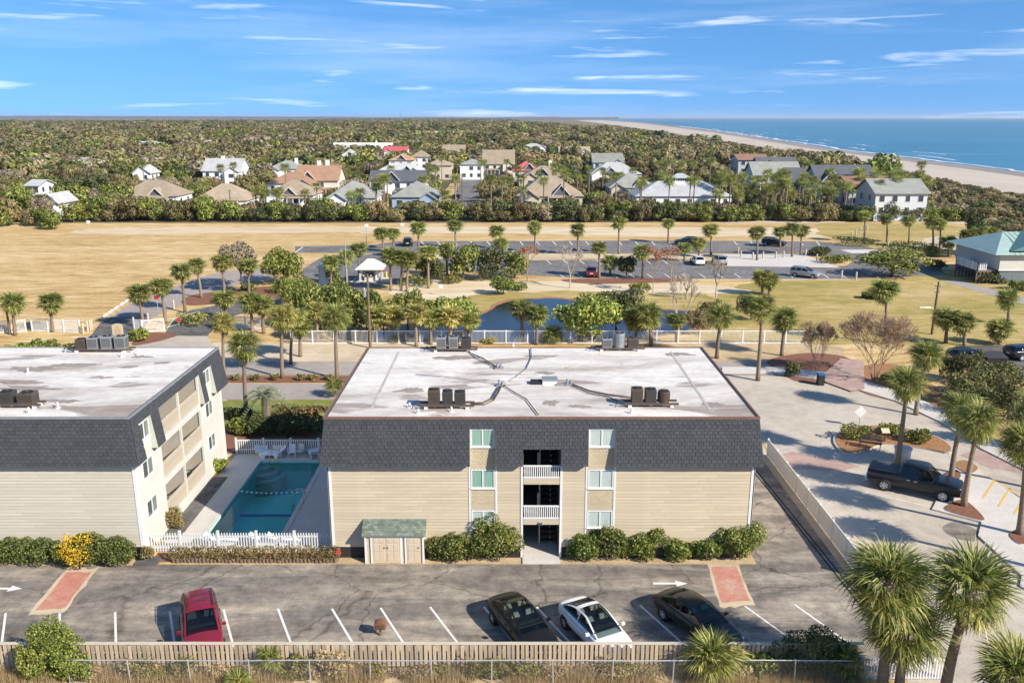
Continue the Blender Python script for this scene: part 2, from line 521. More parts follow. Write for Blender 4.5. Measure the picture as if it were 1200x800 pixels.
M['sand'] = groundmat('sand', [(.3,(.40,.31,.20)),(.5,(.52,.42,.29)),(.7,(.62,.53,.40))], ((.09,(1,2,1)),(.6,(1,1,1))), 5.0, finevar=.12)
M['track'] = groundmat('sandy_track', [(.36,(.46,.34,.18)),(.48,(.57,.455,.29)),(.62,(.66,.56,.41))], ((.03,(1,6,1)),(.15,(1,5,1))), 3.0, finevar=.12)
M['verge'] = groundmat('brown_verge', [(.3,(.32,.22,.12)),(.5,(.46,.345,.20)),(.7,(.58,.46,.29))], ((.3,(1,1,1)),(1.5,(1,1,1))), 9.0)
M['beach'] = groundmat('beach_sand', [(.3,(.40,.34,.27)),(.5,(.47,.41,.33)),(.7,(.54,.47,.385))], ((.004,(3,1,1)),(.02,(3,1,1))), .3, finevar=.06)
M['dune'] = groundmat('dune_scrub', [(.32,(.10,.085,.045)),(.48,(.17,.14,.075)),(.6,(.27,.22,.135)),(.72,(.36,.29,.20))], ((.03,(1,1,1)),(.15,(1,1,1))), .8)
M['marsh'] = groundmat('brown_marsh', [(.3,(.21,.14,.09)),(.7,(.30,.21,.14))], ((.002,(1,1,1)),(.01,(1,1,1))), .1, bmp=0)
M['concrete'] = groundmat('concrete', [(.36,(.37,.32,.255)),(.5,(.465,.405,.325)),(.64,(.54,.475,.39))], ((.12,(1,1,1)),(.9,(1,1,1))), 7.0, .85, .10)
M['concrete_pale'] = groundmat('pale_concrete', [(.3,(.47,.435,.385)),(.5,(.55,.51,.46)),(.7,(.61,.575,.53))], ((.2,(1,1,1)),(1.1,(1,1,1))), 7.0, .85, .08)
M['road_grey'] = groundmat('grey_road', [(.3,(.27,.235,.205)),(.5,(.33,.29,.255)),(.7,(.38,.345,.305))], ((.10,(1,1,1)),(.8,(1,1,1))), 6.0, .9, .10)
M['kerb'] = plain('kerb_concrete', (.43,.40,.35), .85, .2, 2)
M['red_pad'] = groundmat('worn_red_paint', [(.36,(.43,.165,.12)),(.50,(.48,.225,.165)),(.62,(.46,.33,.255))], ((.5,(1,1,1)),(2.2,(1,1,1))), 6.0, .85, .08)
def pavermat():
    m, n, l, b = nmat('brick_pavers')
    br = n.new('ShaderNodeTexBrick'); br.inputs['Scale'].default_value = 2.2
    br.inputs['Color1'].default_value = (.36,.235,.195,1); br.inputs['Color2'].default_value = (.42,.285,.235,1); br.inputs['Mortar'].default_value = (.42,.33,.27,1)
    br.inputs['Mortar Size'].default_value = .012
    v = vcoord(n, l); l.new(v, br.inputs['Vector'])
    r4 = ramp(n, [(.3, (.8,.8,.8)), (.7, (1.15,1.15,1.15))]); l.new(noise_n(n, l, v, .8, 5), r4.inputs[0])
    l.new(mixc(n, l, 1.0, br.outputs[0], r4.outputs[0], 'MULTIPLY'), b.inputs['Base Color'])
    b.inputs['Roughness'].default_value = .9
    return m
M['pavers'] = pavermat()
def roofmat():
    m, n, l, b = nmat('white_roof_membrane')
    v = vcoord(n, l)
    big = noise_n(n, l, vcoord(n, l, (.35,1,1)), .30, 7, .62, .5)
    r1 = ramp(n, [(.31,(.34,.29,.24)),(.43,(.54,.49,.43)),(.56,(.71,.665,.60))]); l.new(big, r1.inputs[0])
    st = noise_n(n, l, vcoord(n, l, (.30,1,1), (9.3,4.4,0)), .42, 5, .60, .9)
    r2 = ramp(n, [(.55,(0,0,0)),(.61,(.8,.8,.8))]); l.new(st, r2.inputs[0])
    c = mixc(n, l, r2.outputs[0], r1.outputs[0], (.26,.205,.165))
    fine = noise_n(n, l, v, 2.2, 6, .7)
    r3 = ramp(n, [(.3,(.86,.85,.84)),(.65,(1.05,1.05,1.05))]); l.new(fine, r3.inputs[0])
    c = mixc(n, l, 1.0, c, r3.outputs[0], 'MULTIPLY')
    l.new(c, b.inputs['Base Color']); b.inputs['Roughness'].default_value = .7
    bump(n, l, b, noise_n(n, l, v, .7, 4), .25, .04)
    return m
M['roof'] = roofmat()
def shinglemat(name, a, bcol, var=.5):
    m, n, l, b = nmat(name)
    g = n.new('ShaderNodeNewGeometry')
    r = ramp(n, [(0, a), (1, bcol)]); l.new(g.outputs['Random Per Island'], r.inputs[0])
    r3 = ramp(n, [(.3,(.93,)*3),(.7,(1.06,)*3)]); l.new(noise_n(n, l, vcoord(n, l), .5, 3, .5), r3.inputs[0])
    l.new(mixc(n, l, 1.0, r.outputs[0], r3.outputs[0], 'MULTIPLY'), b.inputs['Base Color'])
    b.inputs['Roughness'].default_value = .85
    b.inputs['Specular IOR Level'].default_value = .3
    return m
M['shingle'] = shinglemat('slate_shingle', (.046,.050,.055), (.062,.066,.071))
M['shake'] = shinglemat('tan_shake', (.43,.355,.235), (.475,.395,.265))
M['shed_shingle'] = shinglemat('mossy_shingle', (.10,.13,.10), (.22,.24,.185))
def watermat(name, col, rough=.08, ws=.6, bs=.25, st=(1,1,1), spec=.5):
    m, n, l, b = nmat(name)
    v = vcoord(n, l, st)
    b.inputs['Base Color'].default_value = (*col, 1)
    b.inputs['Roughness'].default_value = rough
    b.inputs['Specular IOR Level'].default_value = spec
    bump(n, l, b, noise_n(n, l, v, ws, 5, .6), bs, .15)
    return m, n, l, b
M['pond'] = watermat('pond_water', (.012,.020,.024), .09, .9, .18, (1,2.5,1))[0]
def seamat():
    m, n, l, b = watermat('sea_water', (.045,.16,.24), .35, .10, .6, (1,2.2,1), .35)
    v = vcoord(n, l, (1,1,1))
    f = noise_n(n, l, vcoord(n, l, (.35,1.6,1)), .012, 7, .6, .3)
    r = ramp(n, [(.3,(.030,.135,.215)),(.5,(.045,.185,.275)),(.7,(.085,.245,.325))]); l.new(f, r.inputs[0])
    l.new(r.outputs[0], b.inputs['Base Color'])
    return m
M['sea'] = seamat()
M['foam'] = plain('sea_foam', (.70,.72,.72), .8, .25, .05)
M['wet_sand'] = groundmat('wet_sand', [(.3,(.25,.21,.17)),(.7,(.33,.28,.23))], ((.01,(3,1,1)),), .3, .5, .06, 0)
M['wet_sand'].node_tree.nodes['Principled BSDF'].inputs['Roughness'].default_value = .45
def poolmat():
    m, n, l, b = nmat('pool_water')
    b.inputs['Base Color'].default_value = (.55,.93,.93,1)
    b.inputs['Roughness'].default_value = .02
    tr = n.new('ShaderNodeBsdfTransparent'); tr.inputs[0].default_value = (.56,.93,.87,1)
    gl = n.new('ShaderNodeBsdfGlossy'); gl.inputs['Roughness'].default_value = .03
    fr = n.new('ShaderNodeFresnel'); fr.inputs[0].default_value = 1.33
    bp = n.new('ShaderNodeBump'); bp.inputs['Strength'].default_value = .12; bp.inputs['Distance'].default_value = .1
    l.new(noise_n(n, l, vcoord(n, l), 1.6, 4), bp.inputs['Height'])
    l.new(bp.outputs[0], fr.inputs['Normal']); l.new(bp.outputs[0], gl.inputs['Normal'])
    mx = n.new('ShaderNodeMixShader')
    l.new(fr.outputs[0], mx.inputs[0]); l.new(tr.outputs[0], mx.inputs[1]); l.new(gl.outputs[0], mx.inputs[2])
    l.new(mx.outputs[0], n['Material Output'].inputs['Surface'])
    return m
M['pool'] = poolmat()
M['pool_shell'] = plain('pool_plaster', (.30,.72,.68), .6, .08, 1)

# foliage
M['palm_leaf'] = leafmat('palm_leaf', (.085,.115,.024), (.27,.30,.072), (.60,.56,.20), .45)
M['palm_yellow'] = leafmat('palm_leaf_yellow', (.16,.17,.03), (.42,.38,.10), (.66,.58,.22), .3)
M['palm_dead'] = leafmat('dead_frond', (.17,.11,.06), (.27,.19,.11), (.36,.27,.16), .15)
M['pindo'] = leafmat('pale_palm_leaf', (.17,.20,.10), (.30,.33,.19), (.42,.44,.28), .3)
M['oak'] = leafmat('olive_oak_leaf', (.12,.102,.038), (.195,.163,.066), (.29,.24,.105), .2, .55, .38)
M['oak_grey'] = leafmat('grey_oak_leaf', (.21,.165,.105), (.28,.225,.145), (.36,.295,.20), .2, .55, .35)
M['green'] = leafmat('green_leaf', (.040,.058,.012), (.145,.175,.034), (.40,.39,.09), .25)
M['bright'] = leafmat('bright_leaf', (.055,.08,.014), (.20,.235,.04), (.48,.46,.11), .3)
M['dark'] = leafmat('dark_leaf', (.042,.056,.018), (.09,.105,.033), (.18,.18,.06), .2)
M['shrub'] = leafmat('glossy_shrub_leaf', (.07,.105,.022), (.17,.205,.044), (.38,.385,.105), .25, .35)
M['yellow'] = leafmat('yellow_blossom', (.42,.26,.01), (.62,.42,.02), (.75,.55,.05), .2)
M['brown_hedge'] = leafmat('winter_hedge', (.12,.105,.035), (.20,.145,.06), (.30,.20,.085), .2)
M['russet'] = leafmat('russet_leaf', (.20,.085,.04), (.30,.14,.07), (.38,.21,.11), .25)
M['weed'] = leafmat('dry_weed', (.42,.32,.16), (.60,.48,.26), (.75,.64,.38), .5)
M['weed_green'] = leafmat('green_weed', (.16,.16,.045), (.28,.26,.08), (.42,.37,.13), .4)
# ================================================================== THE SETTING
PX0, PX1, PY0, PY1 = -18.15, -13.75, 45.5, 57.45          # swimming pool basin
def ground_with_hole(name, x0, x1, y0, y1, z, mat):
    m = MB()
    for a in ((x0, PX0, y0, y1), (PX1, x1, y0, y1), (PX0, PX1, y0, PY0), (PX0, PX1, PY1, y1)):
        m.quad((a[0],a[2],z),(a[1],a[2],z),(a[1],a[3],z),(a[0],a[3],z))
    return struct(m.build(name, mat))
ground_with_hole('ground', -26000, 26000, -300, 34000, 0.0, M['forest_floor'])

ground_with_hole('yard', -80, 90, 9, 92, .006, M['dry_grass'])
# the coast, measured from the photograph: (Y, dune edge, water edge)
COAST = [(-300,130,205),(100,138,212),(266,158,222),(389,176,230),(517,183,241),(636,194,250),(848,215,278),(1511,258,367),(2150,292,440),(4300,410,665),(5090,440,720),(9000,640,1000)]
def coast(Y, k):
    for a, b in zip(COAST, COAST[1:]):
        if Y <= b[0]:
            t = (Y-a[0])/(b[0]-a[0]); return a[k]+(b[k]-a[k])*t
    return COAST[-1][k]
YS = [-300,0,100,180,240,300,360,420,480,540,600,700,850,1000,1250,1511,1800,2150,2700,3400,4300,5090,7000,9000]
def wob(Y, s, a): return a*noise.noise(Vector((Y*s, 3.1, 0)))
b_in = [(coast(Y,1)+wob(Y,.02,7), Y) for Y in YS]
b_out = [(coast(Y,2)+wob(Y,.008,6), Y) for Y in YS]
def strip(name, a, b, za, zb, mat):
    m = MB()
    m.v = [(p[0],p[1],za) for p in a]+[(p[0],p[1],zb) for p in b]
    n = len(a)
    m.f = [(i, n+i, n+i+1, i+1) for i in range(n-1)]
    o = m.build(name, mat)
    return struct(o)
strip('dunes', [(p[0]-26-.09*max(0,p[1]-300)-wob(p[1],.01,14), p[1]) for p in b_in], b_in, .02, .04, M['dune'])
strip('beach', b_in, b_out, .06, .06, M['beach'])
strip('wet_beach', [(p[0]-9-.012*p[1], p[1]) for p in b_out], b_out, .10, .10, M['wet_sand'])
sea = MB(); n_ = len(b_out)
sea.v = [(p[0],p[1],.14) for p in b_out]+[(26000,p[1],.14) for p in b_out]
sea.f = [(i,n_+i,n_+i+1,i+1) for i in range(n_-1)]
sea.add([(1000,9000,.14),(26000,9000,.14),(26000,17500,.14),(1000,17500,.14)], [(0,1,2,3)])
struct(sea.build('sea', M['sea']))
fr_ = random.Random(3)
foam = MB()
for (off, wd, ph) in ((1.5,3.0,0.0),(13,2.0,5.0),(30,1.4,9.0)):
    Y = 150.0
    prev = None
    while Y < 2600:
        a = coast(Y,2)+wob(Y,.008,6)+off*(1+Y/1500)+fr_.uniform(-2.2,2.2)
        w_ = wd*(.35+.9*abs(noise.noise(Vector((Y*.03,ph,0)))))*(1+Y/700)
        cur = ((a,Y,.18),(a+w_,Y,.18))
        if prev and (off < 5 or noise.noise(Vector((Y*.012,ph,4))) > .05):
            foam.quad(prev[0],prev[1],cur[1],cur[0])
        prev = cur; Y += 7+Y*.012
struct(foam.build('surf', M['foam']), 'stuff')
sheet('marsh', [(-26000,3900),(-700,4300),(-900,7000),(-500,16000),(-26000,16000)], .03, M['marsh'])

# fields, lawns, tracks
sheet('field', [(-230,87),(60,87),(150,150),(165,206),(-20,202),(-120,202),(-150,190),(-230,178)], .012, M['dry_grass'])
sheet_px('lawn', [(885,331),(1000,328),(1090,318),(1260,350),(1260,402),(1000,404),(840,404),(815,385),(838,350)], .024, M['lawn'], 4, 1.2, 2.5)
sheet_px('lawn', [(955,263),(1040,262),(1130,266),(1240,300),(1100,300),(1000,290)], .024, M['lawn'], 4, 1.2, 2.5)
sheet_px('sand_court', [(1072,283),(1120,277),(1260,290),(1260,305),(1150,297),(1075,291)], .036, M['sand'], 5, .8, 3.0)
sheet_px('lawn', [(440,352),(520,336),(640,332),(760,338),(830,345),(815,385),(640,392),(520,392),(470,372)], .024, M['lawn'], 4, 1.2, 2.5)
sheet_px('sandy_bank', [(455,344),(480,328),(560,330),(690,330),(800,332),(870,338),(870,343),(760,343),(640,341),(560,347),(500,352)], .03, M['track'], 5, 1.0, 2.0)
sheet_px('sandy_track', [(100,269),(300,266),(600,266),(1010,268),(1000,276),(780,278),(600,274),(300,273),(120,275)], .02, M['track'], 4, 1.5, 4.0)
if 0: sheet_px('sandy_track', [(-40,312),(130,311),(262,318),(300,315),(305,325),(262,331),(130,322),(-40,322)], .02, M['track'], 4, 1.5, 4.0)
if 0: sheet_px('sandy_track', [(255,285),(345,281),(440,278),(440,286),(345,288),(262,292)], .02, M['track'], 4, 1.5, 4.0)
sheet_px('field_road', [(110,395),(160,395),(178,374),(217,356),(277,334),(318,326),(318,314),(255,320),(200,338),(150,358),(122,376)], .026, M['road_grey'], 5, .25, 2.0)
sheet_px('driveway', [(104,397),(118,378),(132,371),(165,372),(158,397)], .034, M['asphalt_new'])
sheet_px('driveway', [(192,393),(243,394),(262,373),(320,358),(395,345),(428,338),(428,322),(380,332),(320,346),(258,357),(222,364),(203,376)], .034, M['asphalt_new'])
sheet_px('driveway_apron', [(120,470),(150,425),(168,394),(243,394),(250,408),(266,440),(266,470)], .040, M['concrete'])
sheet('back_road', rect(-70, 15, 71.3, 76.0), .046, M['road_grey'])
sheet('lane', rect(-29, 27, 78.7, 83.4), .046, M['road_grey'])
sheet('sand_yard', [(-30,83.2),(-8,83.2),(-8,91),(-33,91)], .030, M['sand'])
sheet('mulch_bed', rect(-28, -12.5, 76.3, 78.45), .050, M['mulch'])
sheet('lawn', rect(-32, -8, 63.5, 71.2), .030, M['lawn_green'])
sheet('planting_bed', rect(-24, -9, 58.9, 64.2), .036, M['mulch'])
sheet_px('dry_bed', [(785,404),(955,404),(992,418),(978,444),(905,437),(845,434)], .030, M['verge'], 4, 1.2, 2.5)
sheet_px('mulch_bed', [(900,422),(960,414),(1000,424),(968,449),(925,443)], .052, M['mulch'], 5, .25, 1.2)
sheet_px('mulch_bed', [(1010,430),(1060,430),(1110,470),(1090,478),(1005,457)], .052, M['mulch_orange'], 5, .25, 1.2)
sheet_px('lane', [(1105,330),(1118,328),(1215,352),(1210,360)], .034, M['road_grey'])
sheet_px('side_lot', [(1118,405),(1260,405),(1260,475),(1170,432)], .034, M['asphalt_new'])

# pond
pond_px = [(430,398),(455,385),(500,383),(540,380),(562,370),(600,353),(640,350),(675,352),(705,359),(745,360),(790,364),(820,367),(822,378),(800,388),(700,398),(560,400)]
PONDC = G(640,376)
bank = [PONDC+(G(*p)-PONDC)*1.07 for p in pond_px]
sheet('pond_bank', soften(bank,5,.7,1.5), .040, M['russet_bank'] if 'russet_bank' in M else M['mulch_orange'])
sheet_px('pond', pond_px, .052, M['pond'], 5, .4, 1.5)

# car park beyond the pond
sheet_px('car_park', [(346,289),(440,287),(462,283),(740,282),(960,283),(1010,290),(1010,300),(960,300),(845,297),(640,297),(462,299),(440,297),(346,296)], .034, M['asphalt_far'])
sheet_px('car_park', [(590,305),(800,304),(850,312),(990,312),(1085,303),(1110,322),(1000,327),(860,327),(690,326),(600,322),(440,312),(462,303)], .036, M['asphalt_far'])
sheet_px('car_park', [(355,315),(380,300),(462,297),(480,310),(470,330),(430,338),(355,338)], .038, M['asphalt_far'])
sheet_px('car_park', [(945,297),(975,287),(1010,288),(1050,297),(1085,306),(1060,318),(985,316),(1000,306),(990,299)], .040, M['asphalt_far'])
sheet_px('car_park_island', [(470,299),(640,298),(845,298),(850,303),(640,303),(480,304)], .046, M['sand'])
sheet_px('concrete_pad', [(846,298),(940,298),(985,314),(852,312)], .050, M['concrete_pale'])
sheet_px('concrete_pad', [(985,293),(1065,292),(1062,297),(998,297)], .050, M['concrete_pale'])
sheet_px('mulch_bed', [(660,328),(780,326),(800,330),(700,333)], .046, M['mulch'], 5, .25, 1.2)
sheet_px('mulch_bed', [(230,345),(330,335),(355,342),(300,352),(220,358)], .046, M['mulch'], 5, .25, 1.2)
sheet_px('mulch_bed', [(158,405),(205,395),(200,391),(170,391)], .052, M['mulch'], 5, .25, 1.2)

def line_px(name, a, b, w, z=.07, mat=None, parent=None):
    A, B = G(*a), G(*b); d = (B-A).normalized(); n = Vector((-d.y,d.x,0))*w/2
    m = MB(); m.poly([A-n+Vector((0,0,z)), B-n+Vector((0,0,z)), B+n+Vector((0,0,z)), A+n+Vector((0,0,z))])
    o = m.build(name, mat or M['paint'])
    if o.data.polygons[0].normal.z < 0: o.data.flip_normals()
    return struct(o)
for i in range(26):                       # stalls of the far row
    x = 478+i*19.3
    if 840 < x < 850: continue
    line_px('parking_line', (x, 287.6), (x-4, 283.2), .22)
for i in range(9):
    x = 478+i*20
    line_px('parking_line', (x, 296.6), (x+5, 293.6), .22)
for i in range(17):
    x = 655+i*20.6
    line_px('parking_line', (x, 321.3), (x+7, 326.2), .18)
for i in range(10):
    x = 640+i*19.5
    line_px('parking_line', (x, 305), (x+6, 310), .18)
for a, b in (((400,338),(425,322)),((372,333),(385,322)),((346,296.5),(355,289.5)),((860,327.4),(1000,327.4))):
    line_px('parking_line', a, b, .25)

# ------------------------------------------------------------------ near car park
sheet('parking_lot', [(-75,33.25),(18.35,33.25),(18.2,60.5),(13.6,60.5),(13.6,42.75),(-75,42.75)], .010, M['asphalt'])
sheet('verge', rect(-40, 15.6, 10, 33.2), .014, M['verge'])
sheet('planting_bed', rect(-10.0, 13.6, 42.75, 43.6), .020, M['verge'])
sheet('planting_bed', rect(-46, -20.2, 42.6, 43.6), .022, M['verge'])
sheet('planting_bed', rect(-20.2, -10.2, 43.0, 44.05), .022, M['mulch'])
for a, b in (((6.7,718),(1.7,757)),((70,718),(70,757)),((135,717),(136,757)),((199,716),(205,757)),((262,714),(273.5,757)),((325.7,713),(342,756)),
             ((389,713),(415,756)),((446,712),(474,755)),((504,711),(537,754)),((567,711),(603,754)),((629,711),(669,754)),((690,711),(734,754)),
             ((750,709),(798,752)),((812,709),(866,752)),((873,710),(930,751)),((931,708),(990,750)),((-60,718),(-72,757))):
    line_px('parking_line', a, b, .11, .016)
def arrow(px, py, L, name='painted_arrow'):
    c = G(px, py); m = MB(); z = .017
    m.poly([(c.x-L/2,c.y-.09,z),(c.x+L*.16,c.y-.09,z),(c.x+L*.16,c.y-.30,z),(c.x+L/2,c.y,z),(c.x+L*.16,c.y+.30,z),(c.x+L*.16,c.y+.09,z),(c.x-L/2,c.y+.09,z)])
    struct(m.build(name, M['paint']))
arrow(785.5, 683.5, 1.85); arrow(4, 689.5, 2.0)
for quad in ([(832,663),(863,662),(879,704),(845,707)], [(79,669),(109,669),(76,713),(40,716)]):
    pts = [G(*p) for p in quad]; c = sum(pts, Vector())/4
    ring = []
    for i in range(28):
        t = i/28*4; k = int(t); f = t-k
        p = pts[k].lerp(pts[(k+1)%4], f)
        d = (p-c); ring.append(c+d*(1.18+.22*noise.noise(Vector((i*.7,c.x,0)))))
    sheet('pad_surround', ring, .013, M['sand'])
    pw = []
    for i in range(24):
        t = i/24*4; k = int(t); f = t-k
        p = pts[k].lerp(pts[(k+1)%4], f); pw.append(c+(p-c)*(.96+.07*noise.noise(Vector((i*1.9,c.y,c.x)))))
    sheet('red_pad', pw, .016, M['red_pad'])
for x in (16.7, 16.95):  # pair of dark strips painted on the asphalt as overhead wire shadows
    m = MB(); pts = []
    for i in range(22):
        Y = 33.6+i*1.2; pts.append((x+.35*math.sin(Y*.05)+.9*(1-(Y-33)/26), Y))
    for (a,b_) in zip(pts, pts[1:]): m.quad((a[0]-.055,a[1],.0165),(a[0]+.055,a[1],.0165),(b_[0]+.055,b_[1],.0165),(b_[0]-.055,b_[1],.0165))
    struct(m.build('wire_shadow', M['black']))

# ------------------------------------------------------------------ turning circle beside the building
circ_in = [(846,438),(905,438),(975,448),(1050,471),(1105,497),(1150,527),(1200,552),(1290,610)]
sheet_px('turning_circle', circ_in+[(1290,900),(1110,900),(1003,668),(902,533),(885,500)], .018, M['concrete'])
def kerb_strip(name, line_a, line_b, h, mat):
    m = MB(); n = len(line_a)
    A = [G(*p) for p in line_a]; B = [G(*p) for p in line_b]
    for i in range(n-1):
        m.hexa([A[i],A[i+1],B[i+1],B[i]]+[p+Vector((0,0,h)) for p in (A[i],A[i+1],B[i+1],B[i])])
    return struct(m.build(name, mat))
kerb_strip('pavement', circ_in, [(846,431),(912,431),(985,439),(1060,461),(1116,486),(1162,515),(1210,541),(1290,590)], .12, M['concrete_pale'])
sheet_px('paver_band', [(905,536),(928,529),(1008,546),(988,552),(918,549)], .028, M['pavers'])
sheet_px('paver_band', [(1124,533),(1163,522),(1205,541),(1210,556),(1162,549)], .028, M['pavers'])
sheet_px('paver_path', [(968,449),(962,442),(985,421),(1012,424),(1013,457),(998,460)], .13, M['pavers'])
# inner pavement with zig-zag kerb
pav = [(1092,598),(1118,546),(1140,548),(1290,650),(1290,740),(1195,688),(1197,676),(1146,629),(1150,613)]
m = MB(); m.prism([tuple(G(*p)[:2]) for p in pav], 0, .12); struct(m.build('pavement', M['concrete_pale']))
def bed(pix, mat, zt, kerb=True, nm='mulch_bed'):
    P = soften([G(*p) for p in pix], 4); c = sum(P, Vector())/len(P)
    m = MB(); m.prism([tuple((c+(p-c)*.96)[:2]) for p in P], .02, zt+.02); struct(m.build(nm, mat))
    if kerb:
        m = MB(); n = len(P)
        for i in range(n):
            a, b = P[i], P[(i+1)%n]; ai, bi = c+(a-c)*.955, c+(b-c)*.955
            m.hexa([a,b,bi,ai]+[q+Vector((0,0,zt)) for q in (a,b,bi,ai)])
        struct(m.build('kerb', M['kerb']))
bed([(976,517),(986,506),(1020,500),(1060,503),(1100,514),(1116,525),(1112,532),(1085,527),(1052,523),(1030,523),(1010,530),(988,532)], M['mulch_orange'], .14)
bed([(1113,592),(1130,588),(1150,605),(1150,612),(1108,600)], M['mulch'], .15)
bed([(1096,566),(1118,552),(1126,560),(1112,572)], M['mulch'], .15)
bed([(1116,546),(1130,541),(1146,550),(1135,557)], M['mulch_orange'], .15)
bed([(1182,628),(1202,620),(1212,634),(1195,640)], M['mulch'], .15)
sheet_px('asphalt_patch', [(1104,617),(1122,612),(1152,626),(1143,634),(1118,629)], .026, M['asphalt'], 5, .1, .5)
for a, b, w in (((1151,557),(1200,584),.12),((1165,565),(1152,585),.12),((1183,574),(1170,595),.12),((1149,558),(1140,562),.12),((1200,585),(1188,604),.12)):
    line_px('yellow_line', a, b, w, .13, M['yellow_paint'])
line_px('parking_line', (1090,594), (965,566), .1, .03)
line_px('parking_line', (1215,705), (1090,660), .1, .03)
sheet_px('manhole_patch', [(1113,760),(1125,758),(1127,766),(1116,769)], .026, M['road_grey'])

# ------------------------------------------------------------------ pool
def pool():
    m = MB(); zb0, zb1 = -1.25, -2.1
    x0,x1,y0,y1 = PX0,PX1,PY0,PY1
    m.v = [(x0,y0,0),(x1,y0,0),(x1,y1,0),(x0,y1,0),(x0,y0,zb0),(x1,y0,zb0),(x1,y1,zb1),(x0,y1,zb1)]
    m.f = [(4,5,6,7),(0,1,5,4)[::-1],(1,2,6,5)[::-1],(2,3,7,6)[::-1],(3,0,4,7)[::-1]]
    p = struct(m.build('swimming_pool', M['pool_shell']))
    w = MB(); w.quad((x0,y0,-.10),(x1,y0,-.10),(x1,y1,-.10),(x0,y1,-.10)); w.build('water', M['pool'], p)
    t = MB()
    for r, z0, z1 in ((1.75,-1.2,-.95),(1.3,-.95,-.62),(.85,-.62,-.3)):
        pts = [(x0,y1)]+[(x0+r*math.sin(a), y1-r*math.cos(a)) for a in [R(90)*i/10 for i in range(11)]]
        t.prism(pts, z0-1.2, z1)
    t.build('pool_steps', plain('pool_step', (.30,.42,.40), .6, .1, 2), p)
    k = MB()
    k.box(x0, x1, PY0+6.6, PY0+6.8, -1.68, -1.62); k.build('depth_stripe', M['tarp'], p)
    cp = MB(); e = .3
    for (a,b_,c,d) in ((x0-e,x1+e,y0-e,y0),(x0-e,x1+e,y1,y1+e),(x0-e,x0,y0,y1),(x1,x1+e,y0,y1)): cp.box(a,b_,c,d,.0,.07)
    cp.build('coping', M['concrete_pale'], p)
    rope = wthing('float_rope', 'blue and white float rope stretched across the swimming pool', 'rope', (x0,PY0+6.9,-.05))
    N = 26; pts = []
    for i in range(N+1):
        t_ = i/N; pts.append((x0+.02+(x1-x0-.04)*t_, PY0+7.0-.32*math.sin(math.pi*t_), -.06))
    rp = MB(); rp.tube(pts, .015, 5); rp.build('line', M['white'], rope)
    for i in range(1, N):
        f = MB(); c = pts[i]; f.tube([(c[0]-.055,c[1],c[2]),(c[0]+.055,c[1],c[2])], .05, 8)
        f.build('float', M['plastic_white'] if i % 2 else M['blue_plastic'], rope)
    def rail(lab, x, y, dx, dy):
        h = wthing('pool_handrail', lab, 'handrail', (x,y,.05))
        for s in (-.28,.28):
            ox, oy = (s*abs(dy), s*abs(dx))
            q = MB(); q.tube([(x+ox-dx*.35,y+oy-dy*.35,.06),(x+ox-dx*.33,y+oy-dy*.33,.75),(x+ox-dx*.1,y+oy-dy*.1,.88),(x+ox+dx*.25,y+oy+dy*.25,.8),(x+ox+dx*.42,y+oy+dy*.42,.3),(x+ox+dx*.45,y+oy+dy*.45,-.6)], .024, 7)
            q.build('rail', M['chrome'], h, True)
        if dx: 
            for z in (-.2,-.5):
                q = MB(); q.box(x+dx*.40-.05, x+dx*.40+.05, y-.28, y+.28, z, z+.04); q.build('tread', M['chrome'], h)
    rail('chrome ladder rails at the long pool edge by the tan building', x1+.05, 50.6, -1, 0)
    rail('chrome handrail beside the curved pool steps', x0+1.0, y1+.1, 0, -1)
sheet('sandy_edge', rect(18.2,18.95,40,60.5), .016, M['sand'])
ground_with_hole('pool_deck', -20.3, -10.2, 44.15, 58.75, .035, M['concrete_pale'])
pool()
sheet('patio', rect(-20.9,-19.6,45.6,54.6), .045, M['asphalt_new'])
# ================================================================== THE TWO APARTMENT BLOCKS
WY = 43.5                 # front wall plane
WB = 57.9                 # back wall plane
ZT = 8.38                 # top of the mansard
ZE = 5.69                 # foot of the mansard
OV = .40                  # overhang of its foot
SB = -.05                  # setback of its top
ZS = .70                  # foot of the siding

